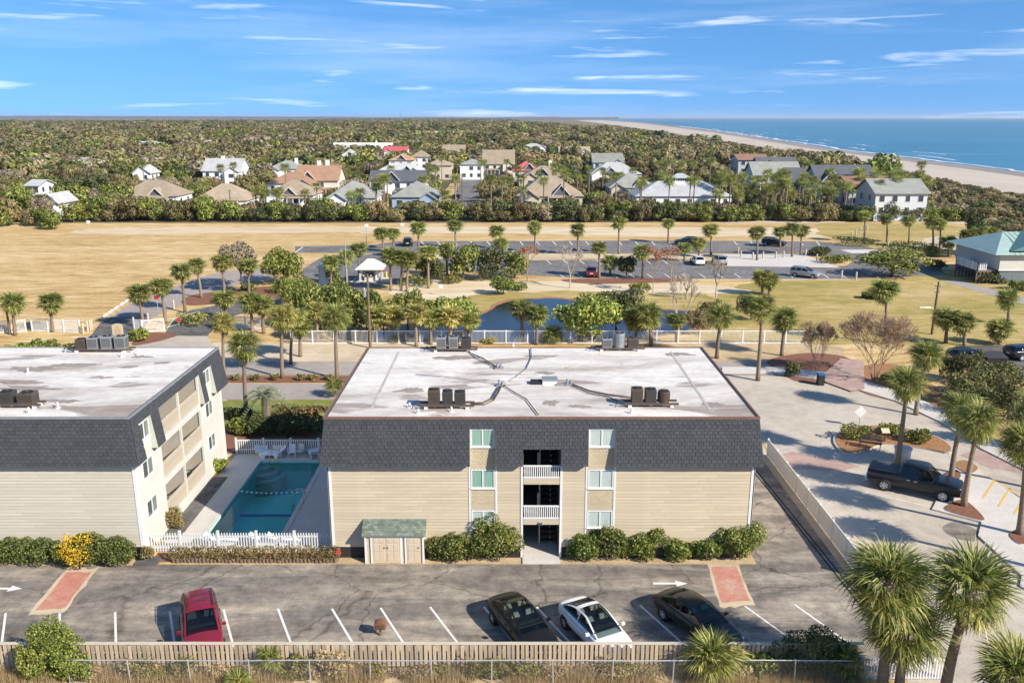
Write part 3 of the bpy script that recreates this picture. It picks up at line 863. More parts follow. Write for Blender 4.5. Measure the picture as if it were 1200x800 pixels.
def mans_pt(axis, sgn, w, a, z, d=0.0):
    """point on the sloping mansard face: axis 'y' faces -Y (w = wall Y), axis 'x' faces sgn*X (w = wall X); a runs along the wall; d = lift off the face"""
    t = (z-ZE)/(ZT-ZE)
    off = OV+(-SB-OV)*t+d
    return (a, w-off, z) if axis == 'y' else (w+sgn*off, a, z)
def mansard_panel(par, axis, sgn, w, a0, a1, z0, z1, corner0=0.0, corner1=0.0):
    """solid wedge plus its courses of shingles; cornerN = how much that end flares out towards the foot"""
    def A(a, z, which):
        t = 1-(z-ZE)/(ZT-ZE)
        return a - corner0*t if which == 0 else a + corner1*t
    m = MB()
    p = [mans_pt(axis,sgn,w,A(a0,z0,0),z0), mans_pt(axis,sgn,w,A(a1,z0,1),z0)]
    q = [mans_pt(axis,sgn,w,A(a0,z1,0),z1), mans_pt(axis,sgn,w,A(a1,z1,1),z1)]
    back = .12
    def bk(pt):
        return (pt[0], w+back, pt[2]) if axis == 'y' else (w-sgn*back, pt[1], pt[2])
    m.hexa([p[0],p[1],bk(p[1]),bk(p[0]),q[0],q[1],bk(q[1]),bk(q[0])])
    o = m.build('mansard_panel', M['shingle_back'], par)
    s = MB(); ex = .20; row = 0; z = z0
    dzs = ex*.985
    while z < z1-.01:
        zt = min(z+dzs*1.25, z1)
        b0, b1 = A(a0,z,0), A(a1,z,1)
        x = b0 - (row % 2)*.15 - U(0,.05)
        while x < b1:
            xa, xb = max(x+.011,b0), min(x+.30-.011,b1)
            if xb-xa > .03:
                l1, l0 = .024+U(0,.016), .004
                P = [mans_pt(axis,sgn,w,xa,z,l1), mans_pt(axis,sgn,w,xb,z,l1), mans_pt(axis,sgn,w,xb,zt,l0), mans_pt(axis,sgn,w,xa,zt,l0),
                     mans_pt(axis,sgn,w,xa,z,0), mans_pt(axis,sgn,w,xb,z,0)]
                s.add(P, [(0,1,2,3),(4,5,1,0)])
            x += .30
        z += dzs; row += 1
    sh = s.build('shingles', M['shingle'], o); sh['kind'] = 'stuff'
    return o
M['shingle_back'] = plain('shingle_underlay', (.06,.064,.07), .9, .1, 2)

def siding_section(par, x0, x1, z0, z1, y, mat, axis='y', sgn=1):
    """lap siding: every board of every course is an object, with staggered butt joints"""
    ex = .19; n = int(math.ceil((z1-z0)/ex)); L = x1-x0; meshes = {}
    off = ORG[par.name]
    for i in range(n):
        if L > 4:
            k = max(3, round(L/3.0)); d = ((i*7) % 5-2)*.10*L/k
            cuts = [0]+[L*q/k+d for q in range(1,k)]+[L]
        else: cuts = [0, L]
        for a, b in zip(cuts, cuts[1:]):
            w = round(b-a-.004, 3)
            if w not in meshes:
                m = MB()
                if axis == 'y': m.hexa([(0,-.034,0),(w,-.034,0),(w,0,0),(0,0,0),(0,-.012,ex+.012),(w,-.012,ex+.012),(w,0,ex+.012),(0,0,ex+.012)])
                else: m.hexa([(0,0,0),(sgn*.034,0,0),(sgn*.034,w,0),(0,w,0),(0,0,ex+.012),(sgn*.012,0,ex+.012),(sgn*.012,w,ex+.012),(0,w,ex+.012)])
                meshes[w] = m.mesh('plank', mat)
            loc = (x0+a-off.x, y-off.y, z0+i*ex-off.z) if axis == 'y' else (y-off.x, x0+a-off.y, z0+i*ex-off.z)
            inst('plank', meshes[w], par, loc)

def window_unit(par, x0, x1, z0, z1, y, curt, axis='y', sgn=1, slider=True):
    """white slider: frame, two panes, curtain behind. axis 'x': runs along Y on wall X=y facing sgn"""
    def bx(m, a0, a1, d0, d1, c0, c1):
        if axis == 'y': m.box(a0, a1, y-d1, y-d0, c0, c1)
        else:
            xa, xb = sorted((y+sgn*d0, y+sgn*d1)); m.box(xa, xb, a0, a1, c0, c1)
    t = .065
    f = MB()
    bx(f, x0, x1, -.03, .055, z0, z0+t); bx(f, x0, x1, -.03, .055, z1-t, z1)
    bx(f, x0, x0+t, -.03, .055, z0+t, z1-t); bx(f, x1-t, x1, -.03, .055, z0+t, z1-t)
    xm = (x0+x1)/2
    bx(f, xm-.035, xm+.035, -.03, .05, z0+t, z1-t)
    fo = f.build('window', M['trim'], par)
    s = MB(); bx(s, x0-.04, x1+.04, -.02, .09, z0-.05, z0); s.build('sill', M['trim'], fo)
    for i, (a, b) in enumerate(((x0+t, xm-.035), (xm+.035, x1-t))):
        g = MB(); bx(g, a, b, .028, .034, z0+t, z1-t); g.build('pane', M['glass'], fo)
        k = MB(); c = curt[i]
        bx(k, a, b, .008, .014, z0+t, z1-t); k.build('curtain', c, fo)

def ac_unit(par, x, y, z, w, d, h, mat, round_=False):
    m = MB()
    if round_:
        m.cyl((x,y,z), w/2, h, 18)
        for i in range(26):
            t = 2*math.pi*i/26; m.obox(Vector((x+math.cos(t)*(w/2+.006), y+math.sin(t)*(w/2+.006), z+h*.47)), .02, .03, h*.82, t)
    else:
        m.box(x-w/2, x+w/2, y-d/2, y+d/2, z, z+h)
    o = m.build('condenser_body', mat, par)
    if not round_:
        l = MB()
        for i in range(9):
            zz = z+h*.12+i*h*.085
            l.box(x-w/2+.04, x+w/2-.04, y-d/2-.012, y-d/2, zz, zz+h*.04)
            l.box(x+w/2, x+w/2+.012, y-d/2+.04, y+d/2-.04, zz, zz+h*.04)
            l.box(x-w/2-.012, x-w/2, y-d/2+.04, y+d/2-.04, zz, zz+h*.04)
        l.build('louver', M['dark_metal'], o)
    g = MB(); g.cyl((x,y,z+h), min(w,d)*.43, .03, 18); g.build('fan_grille', M['black'], o)
    r = MB(); r.cyl((x,y,z+h+.03), min(w,d)*.14, .02, 12); r.build('fan_hub', mat, o)

def ac_rack(x, y, units, label, mat=None, tarp=False):
    """x, y: centre of the rack on a roof at ZR; units: (dx, dy, w, d, h, material, round)"""
    z = ZR
    rk = wthing('air_conditioner_rack', label, 'air conditioner', (x,y,z))
    wid = max(u[0] for u in units)-min(u[0] for u in units)+1.6
    cx = x+(max(u[0] for u in units)+min(u[0] for u in units))/2
    for s in (-.3,.3):
        m = MB(); m.box(cx-wid/2, cx+wid/2, y+s-.06, y+s+.06, z+.14, z+.25); m.build('rail', M['brown_metal'], rk)
    for sx in (-1,1):
        for s in (-.3,.3):
            m = MB(); m.box(cx+sx*wid*.38-.1, cx+sx*wid*.38+.1, y+s-.1, y+s+.1, z, z+.14); m.build('foot', M['white'], rk)
    for u in units: ac_unit(rk, x+u[0], y+u[1], z+.25, u[2], u[3], u[4], u[5], u[6] if len(u) > 6 else False)
    m = MB(); m.tube([(cx-wid/2+.05,y-.1,z+.28),(cx-wid/2-.25,y-.15,z+.34),(cx-wid/2-.38,y-.2,z+.22),(cx-wid/2-.4,y-.25,z+.02)], .045, 6); m.build('refrigerant_pipe', M['black'], rk)
    return rk

ZR = ZT-.03
def roof_pipe(label, pts, r=.035, mat=None, cat='pipe'):
    b = Vector(pts[0])
    P = [Vector(p) for p in pts]; o = MB(); o.tube(P, r, 6)
    return tag(o.build('roof_conduit', mat or M['brown_metal'], None, True, base=b), label, cat)
def vent(label, x, y, h=.35, group='white vent pipes on the flat roofs'):
    t = wthing('vent_pipe', label, 'vent', (x,y,ZR), group)
    m = MB(); m.cyl((x,y,ZR), .15, .05, 12); m.build('flashing', M['white'], t)
    m = MB(); m.cyl((x,y,ZR+.05), .06, h, 10); m.build('pipe', M['white'], t)

def block_core(par, x0, x1, sid, side_wall, cut=None):
    """solid inner walls; cut = (xa, xb) leaves a breezeway open"""
    segs = [(x0,x1)] if not cut else [(x0,cut[0]),(cut[1],x1)]
    for a, b in segs:
        m = MB(); m.box(a, b, WY, WB, .02, ZT-.12); m.build('wall', side_wall, par)
    m = MB(); m.box(x0+.02, x1-.02, WY+.02, WB-.02, ZT-.12, ZR); ro = m.build('roof', M['roof'], par)
    k = .1
    c = MB()
    X0, X1, Y0, Y1 = x0+SB-.035, x1-SB+.035, WY+SB-.035, WB-SB+.035
    for (a,b,c0,d) in ((X0,X1,Y0,Y0+k),(X0,X1,Y1-k,Y1),(X0,X0+k,Y0+k,Y1-k),(X1-k,X1,Y0+k,Y1-k)): c.box(a,b,c0,d,ZR-.05,ZT+.035)
    c.build('coping', M['coping'], ro)
    rr = random.Random(int(x0*7)+3)
    for i in range(7):                                       # membrane laps
        yy = WY+1.6+i*1.92
        s = MB(); s.box(x0+.4, x1-.4, yy, yy+.05, ZR, ZR+.012); s.build('membrane_seam', M['seam'], ro)
    for xx in (x0+2.2, x1-2.4):
        s = MB(); s.box(xx, xx+.16, WY+1.4, WB-1.0, ZR+.002, ZR+.016); s.build('membrane_seam', M['seam'], ro)
    return ro
M['seam'] = plain('roof_seam', (.47,.42,.38), .8, .3, 1.2)
M['patch'] = plain('roof_patch', (.30,.25,.21), .8, .25, 1.2)

M['cheek'] = plain('cheek_board', (.46,.47,.40), .7, .1, 1)
def cheek(par, axis, sgn, w, a, z0, z1, side):
    """thin painted board closing the open end of a mansard panel; side -1 faces smaller a"""
    p0, p1 = mans_pt(axis,sgn,w,a,z0,.0), mans_pt(axis,sgn,w,a,z1,.0)
    t = .02*side
    m = MB()
    def q(p, e): return (p[0]+e, p[1], p[2]) if axis == 'y' else (p[0], p[1]+e, p[2])
    b0 = (a, w, z0) if axis == 'y' else (w, a, z0); b1 = (a, w, z1) if axis == 'y' else (w, a, z1)
    m.hexa([q(b0,.0),q(p0,.0),q(p1,.0),q(b1,.0),q(b0,t),q(p0,t),q(p1,t),q(b1,t)])
    return m.build('cheek_board', M['cheek'], par)
# ---------------------------------------------------------------- main block
BX0, BX1 = -10.1, 13.3
blk = wthing('apartment_building', 'tan three storey apartment block with dark mansard and white flat roof, breezeway in the middle', 'building', ((BX0+BX1)/2, WY, 0))
WL = (XP(551.5,WY,4), XP(580.5,WY,4))
WR = (XP(688,WY,4), XP(719,WY,4))
BZ = (XP(612.5,WY,4), XP(656.5,WY,4))
main_roof = block_core(blk, BX0, BX1, M['siding'], plain('tan_wall', (.55,.44,.28), .7, .1, 1), BZ)
ZW = HY(500.5, WY)
for (a, b, z0, z1, c0, c1) in ((BX0, WL[0], ZE, ZW, .36, 0), (WL[1], BZ[0], ZE, ZW, 0, 0), (BZ[1], WR[0], ZE, ZW, 0, 0), (WR[1], BX1, ZE, ZW, 0, .36), (BZ[0], BZ[1], HY(524,WY), ZW, 0, 0)):
    mansard_panel(blk, 'y', 1, WY, a, b, z0, z1, c0, c1)
for a_, s_ in ((WL[0],1),(WL[1],-1),(WR[0],1),(WR[1],-1)): cheek(blk, 'y', 1, WY, a_, ZE, ZW, s_)
def top_band(par, axis, sgn, w, a0, a1):
    mansard_panel(par, axis, sgn, w, a0, a1, ZW, ZT, .36, .36)
top_band(blk, 'y', 1, WY, BX0, BX1)
for sgn, w in ((-1,BX0),(1,BX1)):
    m = MB()
    m.hexa([mans_pt('x',sgn,w,WY-.36,ZE),mans_pt('x',sgn,w,WB+.3,ZE),(w-sgn*.1,WB+.3,ZE),(w-sgn*.1,WY-.36,ZE),mans_pt('x',sgn,w,WY+SB,ZT),mans_pt('x',sgn,w,WB-SB,ZT),(w-sgn*.1,WB-SB,ZT),(w-sgn*.1,WY+SB,ZT)])
    m.build('mansard_end', M['shingle_back'], blk)
for a, b in ((BX0,WL[0]-.09),(WL[1]+.09,BZ[0]-.09),(BZ[1]+.09,WR[0]-.09),(WR[1]+.09,BX1)):
    siding_section(blk, a, b, ZS, ZE+.16, WY, M['siding'])
for a in (BX0+.06, BX1-.06):
    m = MB(); m.box(a-.1, a+.1, WY-.05, WY, ZS, ZE+.1); m.build('corner_board', M['trim'], blk)
    s_ = -1 if a < 0 else 1
    m = MB(); m.box(min(a+s_*.04,a+s_*.09), max(a+s_*.04,a+s_*.09), WY-.05, WY+.15, ZS, ZE+.1); m.build('corner_board', M['trim'], blk)
for (a, b, lw) in ((*WL,1),(*WR,0)):
    for x in (a-.045, b+.045):
        m = MB(); m.box(x-.05, x+.05, WY-.05, WY, ZS, ZE+.12); m.build('trim_board', M['trim'], blk)
    zz = [(HY(617.5,WY),HY(597.5,WY)),(HY(571.5,WY),HY(549.5,WY)),(HY(523,WY),HY(502,WY))]
    for i, (z0, z1) in enumerate(zz):
        cs = (M['curtain_green'], M['curtain_green']) if lw and i > 0 else ((M['curtain'], M['room']) if i == 1 and lw else (M['curtain'], M['curtain']))
        window_unit(blk, a+.03, b-.03, z0, z1, WY-.005, cs)
    for (z0, z1) in ((ZS,zz[0][0]-.06),(zz[0][1]+.02,zz[1][0]-.06),(zz[1][1]+.02,zz[2][0]-.06)):
        s = MB(); z = z0; row = 0
        while z < z1-.02:
            x = a+.01-(row % 2)*.09
            while x < b-.01:
                xa, xb = max(x+.004,a+.01), min(x+.176,b-.01)
                if xb-xa > .02:
                    zt = min(z+.17, z1)
                    s.add([(xa,WY-.035,z+.03),((xa+xb)/2,WY-.038,z),(xb,WY-.035,z+.03),(xb,WY-.008,zt),(xa,WY-.008,zt)], [(0,1,2,3,4)])
                x += .18
            z += .14; row += 1
        sh = s.build('shake_panel', M['shake'], blk); sh['kind'] = 'stuff'
for a, b in ((BX0+.1, BZ[0]-.1), (BZ[1]+.1, BX1-.1)):          # lattice skirt
    m = MB(); m.box(a, b, WY-.012, WY, .02, ZS-.02); lt = m.build('skirt', M['lattice'], blk)
    l = MB(); x = a
    while x < b-.3:
        l.obox(Vector((x+.3,WY-.022,.36)), .03, .012, .92, 0, 0, R(45)); l.obox(Vector((x+.3,WY-.034,.36)), .03, .012, .92, 0, 0, R(-45)); x += .16
    l.build('lattice', M['lattice_slat'] if 'lattice_slat' in M else M['dark_metal'], lt)
# breezeway with stairs and balustrades
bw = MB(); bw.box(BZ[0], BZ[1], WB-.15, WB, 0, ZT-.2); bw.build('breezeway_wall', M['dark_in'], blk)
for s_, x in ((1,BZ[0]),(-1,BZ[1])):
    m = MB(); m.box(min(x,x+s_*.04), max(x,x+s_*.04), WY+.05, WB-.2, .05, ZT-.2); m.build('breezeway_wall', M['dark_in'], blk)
m = MB(); m.box(BZ[0], BZ[1], WY-.75, WB, .02, .09); m.build('breezeway_slab', M['concrete_pale'], blk)
levels = [(HY(567,WY),HY(560,WY),HY(545,WY)),(HY(614,WY),HY(607.5,WY),HY(592,WY))]
for (zb, zf, zr) in levels:
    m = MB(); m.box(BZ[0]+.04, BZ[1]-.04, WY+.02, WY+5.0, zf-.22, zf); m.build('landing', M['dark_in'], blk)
    m = MB(); m.box(BZ[0]+.04, BZ[1]-.04, WY-.04, WY+.02, zb, zf-.02); m.build('fascia', M['siding'], blk)
    r = MB(); r.box(BZ[0]+.04, BZ[1]-.04, WY-.05, WY+.04, zr-.07, zr); bal = r.build('balustrade', M['trim'], blk)
    r = MB(); r.box(BZ[0]+.04, BZ[1]-.04, WY-.04, WY+.03, zf+.02, zf+.09); r.build('bottom_rail', M['trim'], bal)
    nb = 17; me = None
    for i in range(nb):
        x = BZ[0]+.12+i*(BZ[1]-BZ[0]-.24)/(nb-1)
        b_ = MB(); b_.box(x-.028, x+.028, WY-.035, WY+.02, zf-.03, zr-.07); b_.build('baluster', M['trim'], bal)
for x in (BZ[0]-.045, BZ[1]+.045):
    m = MB(); m.box(x-.06, x+.06, WY-.06, WY, .05, HY(545,WY)); m.build('trim_board', M['trim'], blk)
xs0, xs1 = BZ[0]+(BZ[1]-BZ[0])*.5, BZ[1]-.12
for lev, (zbase, ztop) in enumerate(((.09, 2.4),(2.4,4.85),(4.85,7.3))):
    n = 12
    for i in range(n):
        z = zbase+(ztop-zbase)*(i+1)/n*.98
        y = WY+1.5+i*.27
        if lev == 2 and z > 6.9: continue
        m = MB(); m.box(xs0, xs1, y, y+.29, z-.05, z); m.build('stair_tread', M['stair'], blk)
        m = MB(); m.box(xs0+.55, xs0+.62, y+.02, y+.06, z-.19, z-.05); m.build('stair_bracket', M['post_wood'], blk)
    for xx in (xs0-.03, xs1+.03):
        m = MB()
        m.hexa([(xx-.03,WY+1.4,zbase),(xx+.03,WY+1.4,zbase),(xx+.03,WY+4.8,ztop-.25),(xx-.03,WY+4.8,ztop-.25),(xx-.03,WY+1.4,zbase+.25),(xx+.03,WY+1.4,zbase+.25),(xx+.03,WY+4.8,ztop),(xx-.03,WY+4.8,ztop)])
        m.build('stringer', M['stair'], blk)
    m = MB(); m.box(xs0-.09, xs0-.02, WY+1.3, WY+1.38, zbase, zbase+1.95); m.build('stair_post', M['post_wood'], blk)
    if lev:
        m = MB(); m.box(xs0-.2, xs0-.02, WY+1.2, WY+1.28, zbase+.02, zbase+1.0); m.build('rail_panel', M['post_wood'], blk)
# twin flood light over the passage
x = XP(633,WY,2.2); z = HY(612.5,WY)
pl = wthing('flood_light', 'small twin flood light fixed over the ground floor passage', 'lamp', (x,WY-.06,z))
m = MB(); m.box(x-.13, x+.13, WY-.075, WY-.042, z-.09, z+.09); m.build('backplate', M['galv'], pl)
for q in (-.065,.065):
    m = MB(); m.cyl((x+q,WY-.11,z), .045, .07, 12, 'y', ); m.build('lamp_head', M['black'], pl)
def text_obj(par, s, loc, size, mat, rot=(R(90),0,0), name='lettering', ext=.003):
    c = bpy.data.curves.new(name, 'FONT'); c.body = s; c.size = size; c.align_x = 'CENTER'; c.align_y = 'CENTER'; c.extrude = ext
    o = bpy.data.objects.new(name, c); COL.objects.link(o); c.materials.append(mat)
    bpy.context.view_layer.update()
    me = bpy.data.meshes.new_from_object(o.evaluated_get(bpy.context.evaluated_depsgraph_get())); me.materials.clear(); me.materials.append(mat)
    bpy.data.objects.remove(o); o = bpy.data.objects.new(name, me); COL.objects.link(o)
    o.parent = par
    o.location = Vector(loc)-ORG.get(par.name, Vector()); o.rotation_euler = rot
    return o

# shed against the front wall
sx0, sx1 = XP(427.5,42.85,.9), XP(497,42.85,.9); sy = 42.85
shed = wthing('storage_shed', 'small tan lean-to shed with panelled double doors and mossy shingle roof', 'shed', ((sx0+sx1)/2, sy, 0))
ze = HY(625,sy); zr_ = HY(607.5,WY-.02)
m = MB(); m.box(sx0+.02, sx1-.02, sy+.02, WY-.04, .02, ze-.02); m.build('wall', M['siding'], shed)
m = MB(); m.hexa([(sx0-.12,sy-.16,ze-.10),(sx1+.12,sy-.16,ze-.10),(sx1+.12,WY-.045,zr_-.06),(sx0-.12,WY-.045,zr_-.06),(sx0-.12,sy-.16,ze-.04),(sx1+.12,sy-.16,ze-.04),(sx1+.12,WY-.045,zr_),(sx0-.12,WY-.045,zr_)])
sr = m.build('roof', M['shed_shingle'], shed)
s = MB(); nrow = 7
for r_ in range(nrow):
    t0, t1 = r_/nrow, min(1,(r_+1.2)/nrow)
    x = sx0-.12-(r_%2)*.12
    while x < sx1+.12:
        xa, xb = max(x+.006,sx0-.12), min(x+.234,sx1+.12)
        if xb-xa > .02:
            f = lambda t, l: (sy-.16+(WY-.045-sy+.16)*t, ze-.04+(zr_-ze+.04)*t+l)
            y0_, z0_ = f(t0,.03); y1_, z1_ = f(t1,.006); yb, zb_ = f(t0,.002)
            s.add([(xa,y0_,z0_),(xb,y0_,z0_),(xb,y1_,z1_),(xa,y1_,z1_),(xa,yb,zb_),(xb,yb,zb_)], [(0,1,2,3),(4,5,1,0)])
        x += .24
sh = s.build('shingles', M['shed_shingle'], sr); sh['kind'] = 'stuff'
m = MB(); m.box(sx0-.1, sx1+.1, sy-.05, sy+.01, ze-.22, ze-.11); m.build('fascia', M['trim'], shed)
M['door_tan'] = plain('tan_door', (.55,.45,.32), .6, .1, 2)
xw = lambda px: XP(px, sy, .9)
for x in (sx0+.05, xw(435.5), xw(470), xw(475.5), sx1-.05):
    m = MB(); m.box(x-.05, x+.05, sy-.045, sy+.01, .03, ze-.22); m.build('trim_board', M['trim'], shed)
for (a, b) in ((435.5,452.5),(452.5,470),(475.8,493.5)):
    xa, xb = xw(a)+.06, xw(b)-.05
    if b == 452.5: xb = xw(b)-.008
    if a == 452.5: xa = xw(a)+.008
    m = MB(); m.box(xa, xb, sy-.03, sy+.005, .05, ze-.24); d = m.build('door', M['door_tan'], shed)
    zt_ = ze-.24; w_ = (xb-xa)
    for col in (0,1):
        for (q0,q1) in ((.08,.42),(.47,.74),(.80,.93)):
            p = MB(); px0 = xa+w_*(.10+.44*col); p.box(px0, px0+w_*.36, sy-.045, sy-.03, .05+(zt_-.05)*q0, .05+(zt_-.05)*q1); p.build('panel', M['door_tan'], d)
    p = MB(); hx = xb-.08 if b != 470 else xa+.08
    p.cyl((hx,sy-.06,1.0), .035, .05, 8, 'y'); p.build('handle', M['dark_metal'], d)

# roof gear of the main block (positions read off the roof plane)
def RP(px, py): return G(px, py, ZR)
def units(n, gap, w, d, h, mats, rnd=()):
    return [((i-(n-1)/2)*gap, 0, w, d, h, mats[i % len(mats)], i in rnd) for i in range(n)]
p = RP(524,477); ac_rack(p.x, p.y, [(-.72,0,.62,.6,.82,M['brown_metal']),(.03,0,.54,.55,.74,M['dark_metal']),(.72,0,.58,.55,.70,M['dark_metal'])], 'rack of three dark brown condensers over the shed end of the roof')
p = RP(761,475); ac_rack(p.x, p.y, [(-.72,0,.60,.58,.80,M['brown_metal']),(.03,0,.60,.58,.74,M['dark_metal']),(.78,0,.66,.6,.62,M['brown_metal'],True)], 'rack of two square and one round condenser above the tan facade')
p = RP(532,411); ac_rack(p.x, p.y, [(-.85,0,.66,.62,.78,M['grey_metal']),(.0,0,.62,.62,.80,M['grey_metal']),(.85,0,.66,.62,.70,M['dark_metal'])], 'rack of three grey condensers at the roof edge facing the pond')
p = RP(727,410); ac_rack(p.x, p.y, [(-.95,0,.66,.62,.62,M['grey_metal']),(-.1,0,.76,.7,.98,M['grey_metal'],True),(.85,0,.72,.62,.66,M['brown_metal'])], 'rack of grey condensers with a tall round one in the middle')
p = RP(636,449)
hatch = wthing('roof_hatch', 'low grey roof hatch with raised lid in the middle of the white roof', 'hatch', (p.x,p.y,ZR))
m = MB(); m.box(p.x-.75, p.x-.02, p.y-.3, p.y+.3, ZR, ZR+.18); m.build('curb', M['black'], hatch)
m = MB(); m.box(p.x-.02, p.x+.85, p.y-.35, p.y+.35, ZR, ZR+.28); m.build('housing', M['white'], hatch)
m = MB(); m.box(p.x-.06, p.x+.9, p.y-.4, p.y+.4, ZR+.28, ZR+.34); m.build('lid', M['grey_metal'], hatch)
p = RP(657,451); m = MB(); m.box(p.x-.3, p.x+.3, p.y-.2, p.y+.2, ZR, ZR+.07)
m.box(p.x-.24, p.x+.24, p.y-.15, p.y+.15, ZR+.07, ZR+.10)
tag(m.build('vent_box', M['grey_metal'], base=(p.x,p.y,ZR)), 'flat grey cap on the white roof beside the hatch', 'vent box')
def rpipe(label, pix, r=.04, mat=None):
    roof_pipe(label, [RP(*q)+Vector((0,0,.08)) for q in pix], r, mat)
rpipe('dark refrigerant line curving from the shed end condensers to the junction', [(552,474),(566,473),(577,468),(582,459),(585,454)], .05, M['brown_metal'])
rpipe('second refrigerant line along the curved line from the shed end condensers', [(552,475.5),(568,475),(579,470),(585,460),(588,453)], .03)
rpipe('grey conduit from the junction to the roof edge facing the pond', [(588,451),(604,443),(617,433),(623,420),(622,409)], .035, M['grey_metal'])
rpipe('black cable from the junction down to the mansard edge', [(590,453),(606,463),(617,469),(626,481),(631,487.5)], .03, M['black'])
rpipe('thin pale conduit lying across the roof to the junction', [(487,440),(530,443),(570,449),(588,452)], .025, M['seam'])
rpipe('paired line from the grey condensers across to the roof middle', [(549,414),(566,421),(580,430),(586,432)], .04)
rpipe('paired line beside the first from the grey condensers', [(551,417),(566,425),(584,433)], .03)
rpipe('line from the roof cap to the rack above the tan facade', [(669,451),(690,459),(715,464),(742,467)], .045)
rpipe('second line from the roof cap to the rack above the tan facade', [(669,453),(690,462),(712,466),(724,471)], .03)
rpipe('rusty conduit slanting from the tall condenser over the roof', [(708,413),(685,423),(664,432)], .03, M['seam'])
for q in ((587,452),(585,432),(667,451)):
    p = RP(*q); m = MB(); m.box(p.x-.28,p.x+.28,p.y-.2,p.y+.2,ZR,ZR+.10); m.cyl((p.x+.1,p.y,ZR+.10),.09,.2,10); m.cyl((p.x-.12,p.y,ZR+.10),.07,.28,10)
    tag(m.build('pipe_flashing', M['grey_metal'], base=(p.x,p.y,ZR)), 'grey pipe flashing where the roof lines go down', 'flashing', 'pipe flashings on the white roof')
def stain(p, w_, d_, q):
    r_ = []
    for i in range(64):
        t = i*.09817; c_, s_ = math.cos(t), math.sin(t)
        k = 1+.75*noise.noise(Vector((c_*1.2+q[0],s_*1.2,0)))+.45*noise.noise(Vector((c_*4+q[1],s_*4,3)))+.2*noise.noise(Vector((c_*11,s_*11+q[0],5)))
        r_.append((p.x+w_/2*c_*k, p.y+d_/2*s_*k, ZR+.011))
    return r_
for q, w_, d_ in (((482,457),1.5,.8),((530,453),2.2,.6),((640,437),1.2,.7),((535,419),2.6,.9),((793,415),1.8,.9),((645,472),.9,.9),((680,476),1.1,.5),((836,474),1.2,.8)):
    p = RP(*q); ring = stain(p, w_, d_, q)
    m = MB(); m.poly(ring); m.build('roof_patch', M['patch'], main_roof)
for q in ((490,484),(529,482),(740,484),(601,405.5),(480,477)):
    p = RP(*q); vent('small white vent pipe near the edge of the main white roof', p.x, p.y, .22)
# ---------------------------------------------------------------- second block, balconies facing the pool
M['curtain_dim'] = plain('dim_curtain', (.10,.10,.095), .9, .2, 2)
M['curtain_grey'] = plain('grey_curtain', (.24,.24,.225), .9, .2, 2)
M['balc_side'] = plain('balcony_shaded_side', (.34,.31,.26), .8, .15, 1)  # recess shade put into this darker tone
LX0, LX1 = -44.5, -20.7
RD = 1.7                                   # balcony depth
BY0, BY1, BYM = 46.95, 53.6, 50.2
lb = wthing('apartment_building', 'cream three storey block with recessed balconies facing the swimming pool', 'building', ((LX0+LX1)/2, WY, 0))
M['cream_wall'] = plain('cream_wall', (.57,.53,.43), .7, .1, 1)
for (a,b,c,d_) in ((LX0,LX1-RD,WY,WB),(LX1-RD,LX1,WY,BY0),(LX1-RD,LX1,BY1,WB)):
    m = MB(); m.box(a,b,c,d_,.02,ZT-.12); m.build('wall', M['cream_wall'] if a == LX0 else M['white_wall'], lb)
m = MB(); m.box(LX0+.02, LX1-.02, WY+.02, WB-.02, ZT-.12, ZR); lroof = m.build('roof', M['roof'], lb)
c = MB(); k = .1
X0_, X1_, Y0_, Y1_ = LX0+SB-.035, LX1-SB+.035, WY+SB-.035, WB-SB+.035
for (a,b,c0,d_) in ((X0_,X1_,Y0_,Y0_+k),(X0_,X1_,Y1_-k,Y1_),(X0_,X0_+k,Y0_+k,Y1_-k),(X1_-k,X1_,Y0_+k,Y1_-k)): c.box(a,b,c0,d_,ZR-.05,ZT+.035)
c.build('coping', M['grey_metal'], lroof)
for i in range(5):
    yy = WY+2.2+i*2.6; s = MB(); s.box(LX0+.4, LX1-.4, yy, yy+.05, ZR, ZR+.012); s.build('membrane_seam', M['seam'], lroof)
mansard_panel(lb, 'y', 1, WY, LX0, LX1, ZE, ZT, .36, .36)
ZW2 = 7.72
for (a, b, c1) in ((WY,44.25,0),(45.85,BY0,0),(BY1,54.35,0),(55.9,WB,.36)):
    mansard_panel(lb, 'x', 1, LX1, a, b, ZE, ZW2, .36 if a == WY else 0, c1)
mansard_panel(lb, 'x', 1, LX1, WY, WB, ZW2, ZT, .36, .36)
for a_, s_ in ((44.25,1),(45.85,-1),(BY0,1),(BY1,-1),(54.35,1),(55.9,-1)): cheek(lb, 'x', 1, LX1, a_, ZE, ZW2, s_)
siding_section(lb, LX0, LX1-.05, ZS, ZE+.16, WY, M['siding_pale'])
m = MB(); m.box(LX1-.14, LX1+.05, WY-.05, WY, ZS, ZE+.1); m.build('corner_board', M['trim'], lb)
m = MB(); m.box(LX1, LX1+.05, WY, WY+.15, .1, ZE+.1); m.build('corner_board', M['trim'], lb)
m = MB(); m.box(LX0, LX1-.02, WY-.02, WY, .02, ZS-.02); m.build('skirt', M['lattice'], lb)
for (a, b) in ((44.35,45.75),(54.45,55.8)):
    for (z0, z1) in ((1.95,2.98),(4.30,5.36),(6.55,7.6)):
        window_unit(lb, a, b, z0, z1, LX1+.004, (M['curtain_dim'], M['curtain_grey']), 'x', 1)
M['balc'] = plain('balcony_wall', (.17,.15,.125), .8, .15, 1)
FL = [.75, 3.25, 5.72]
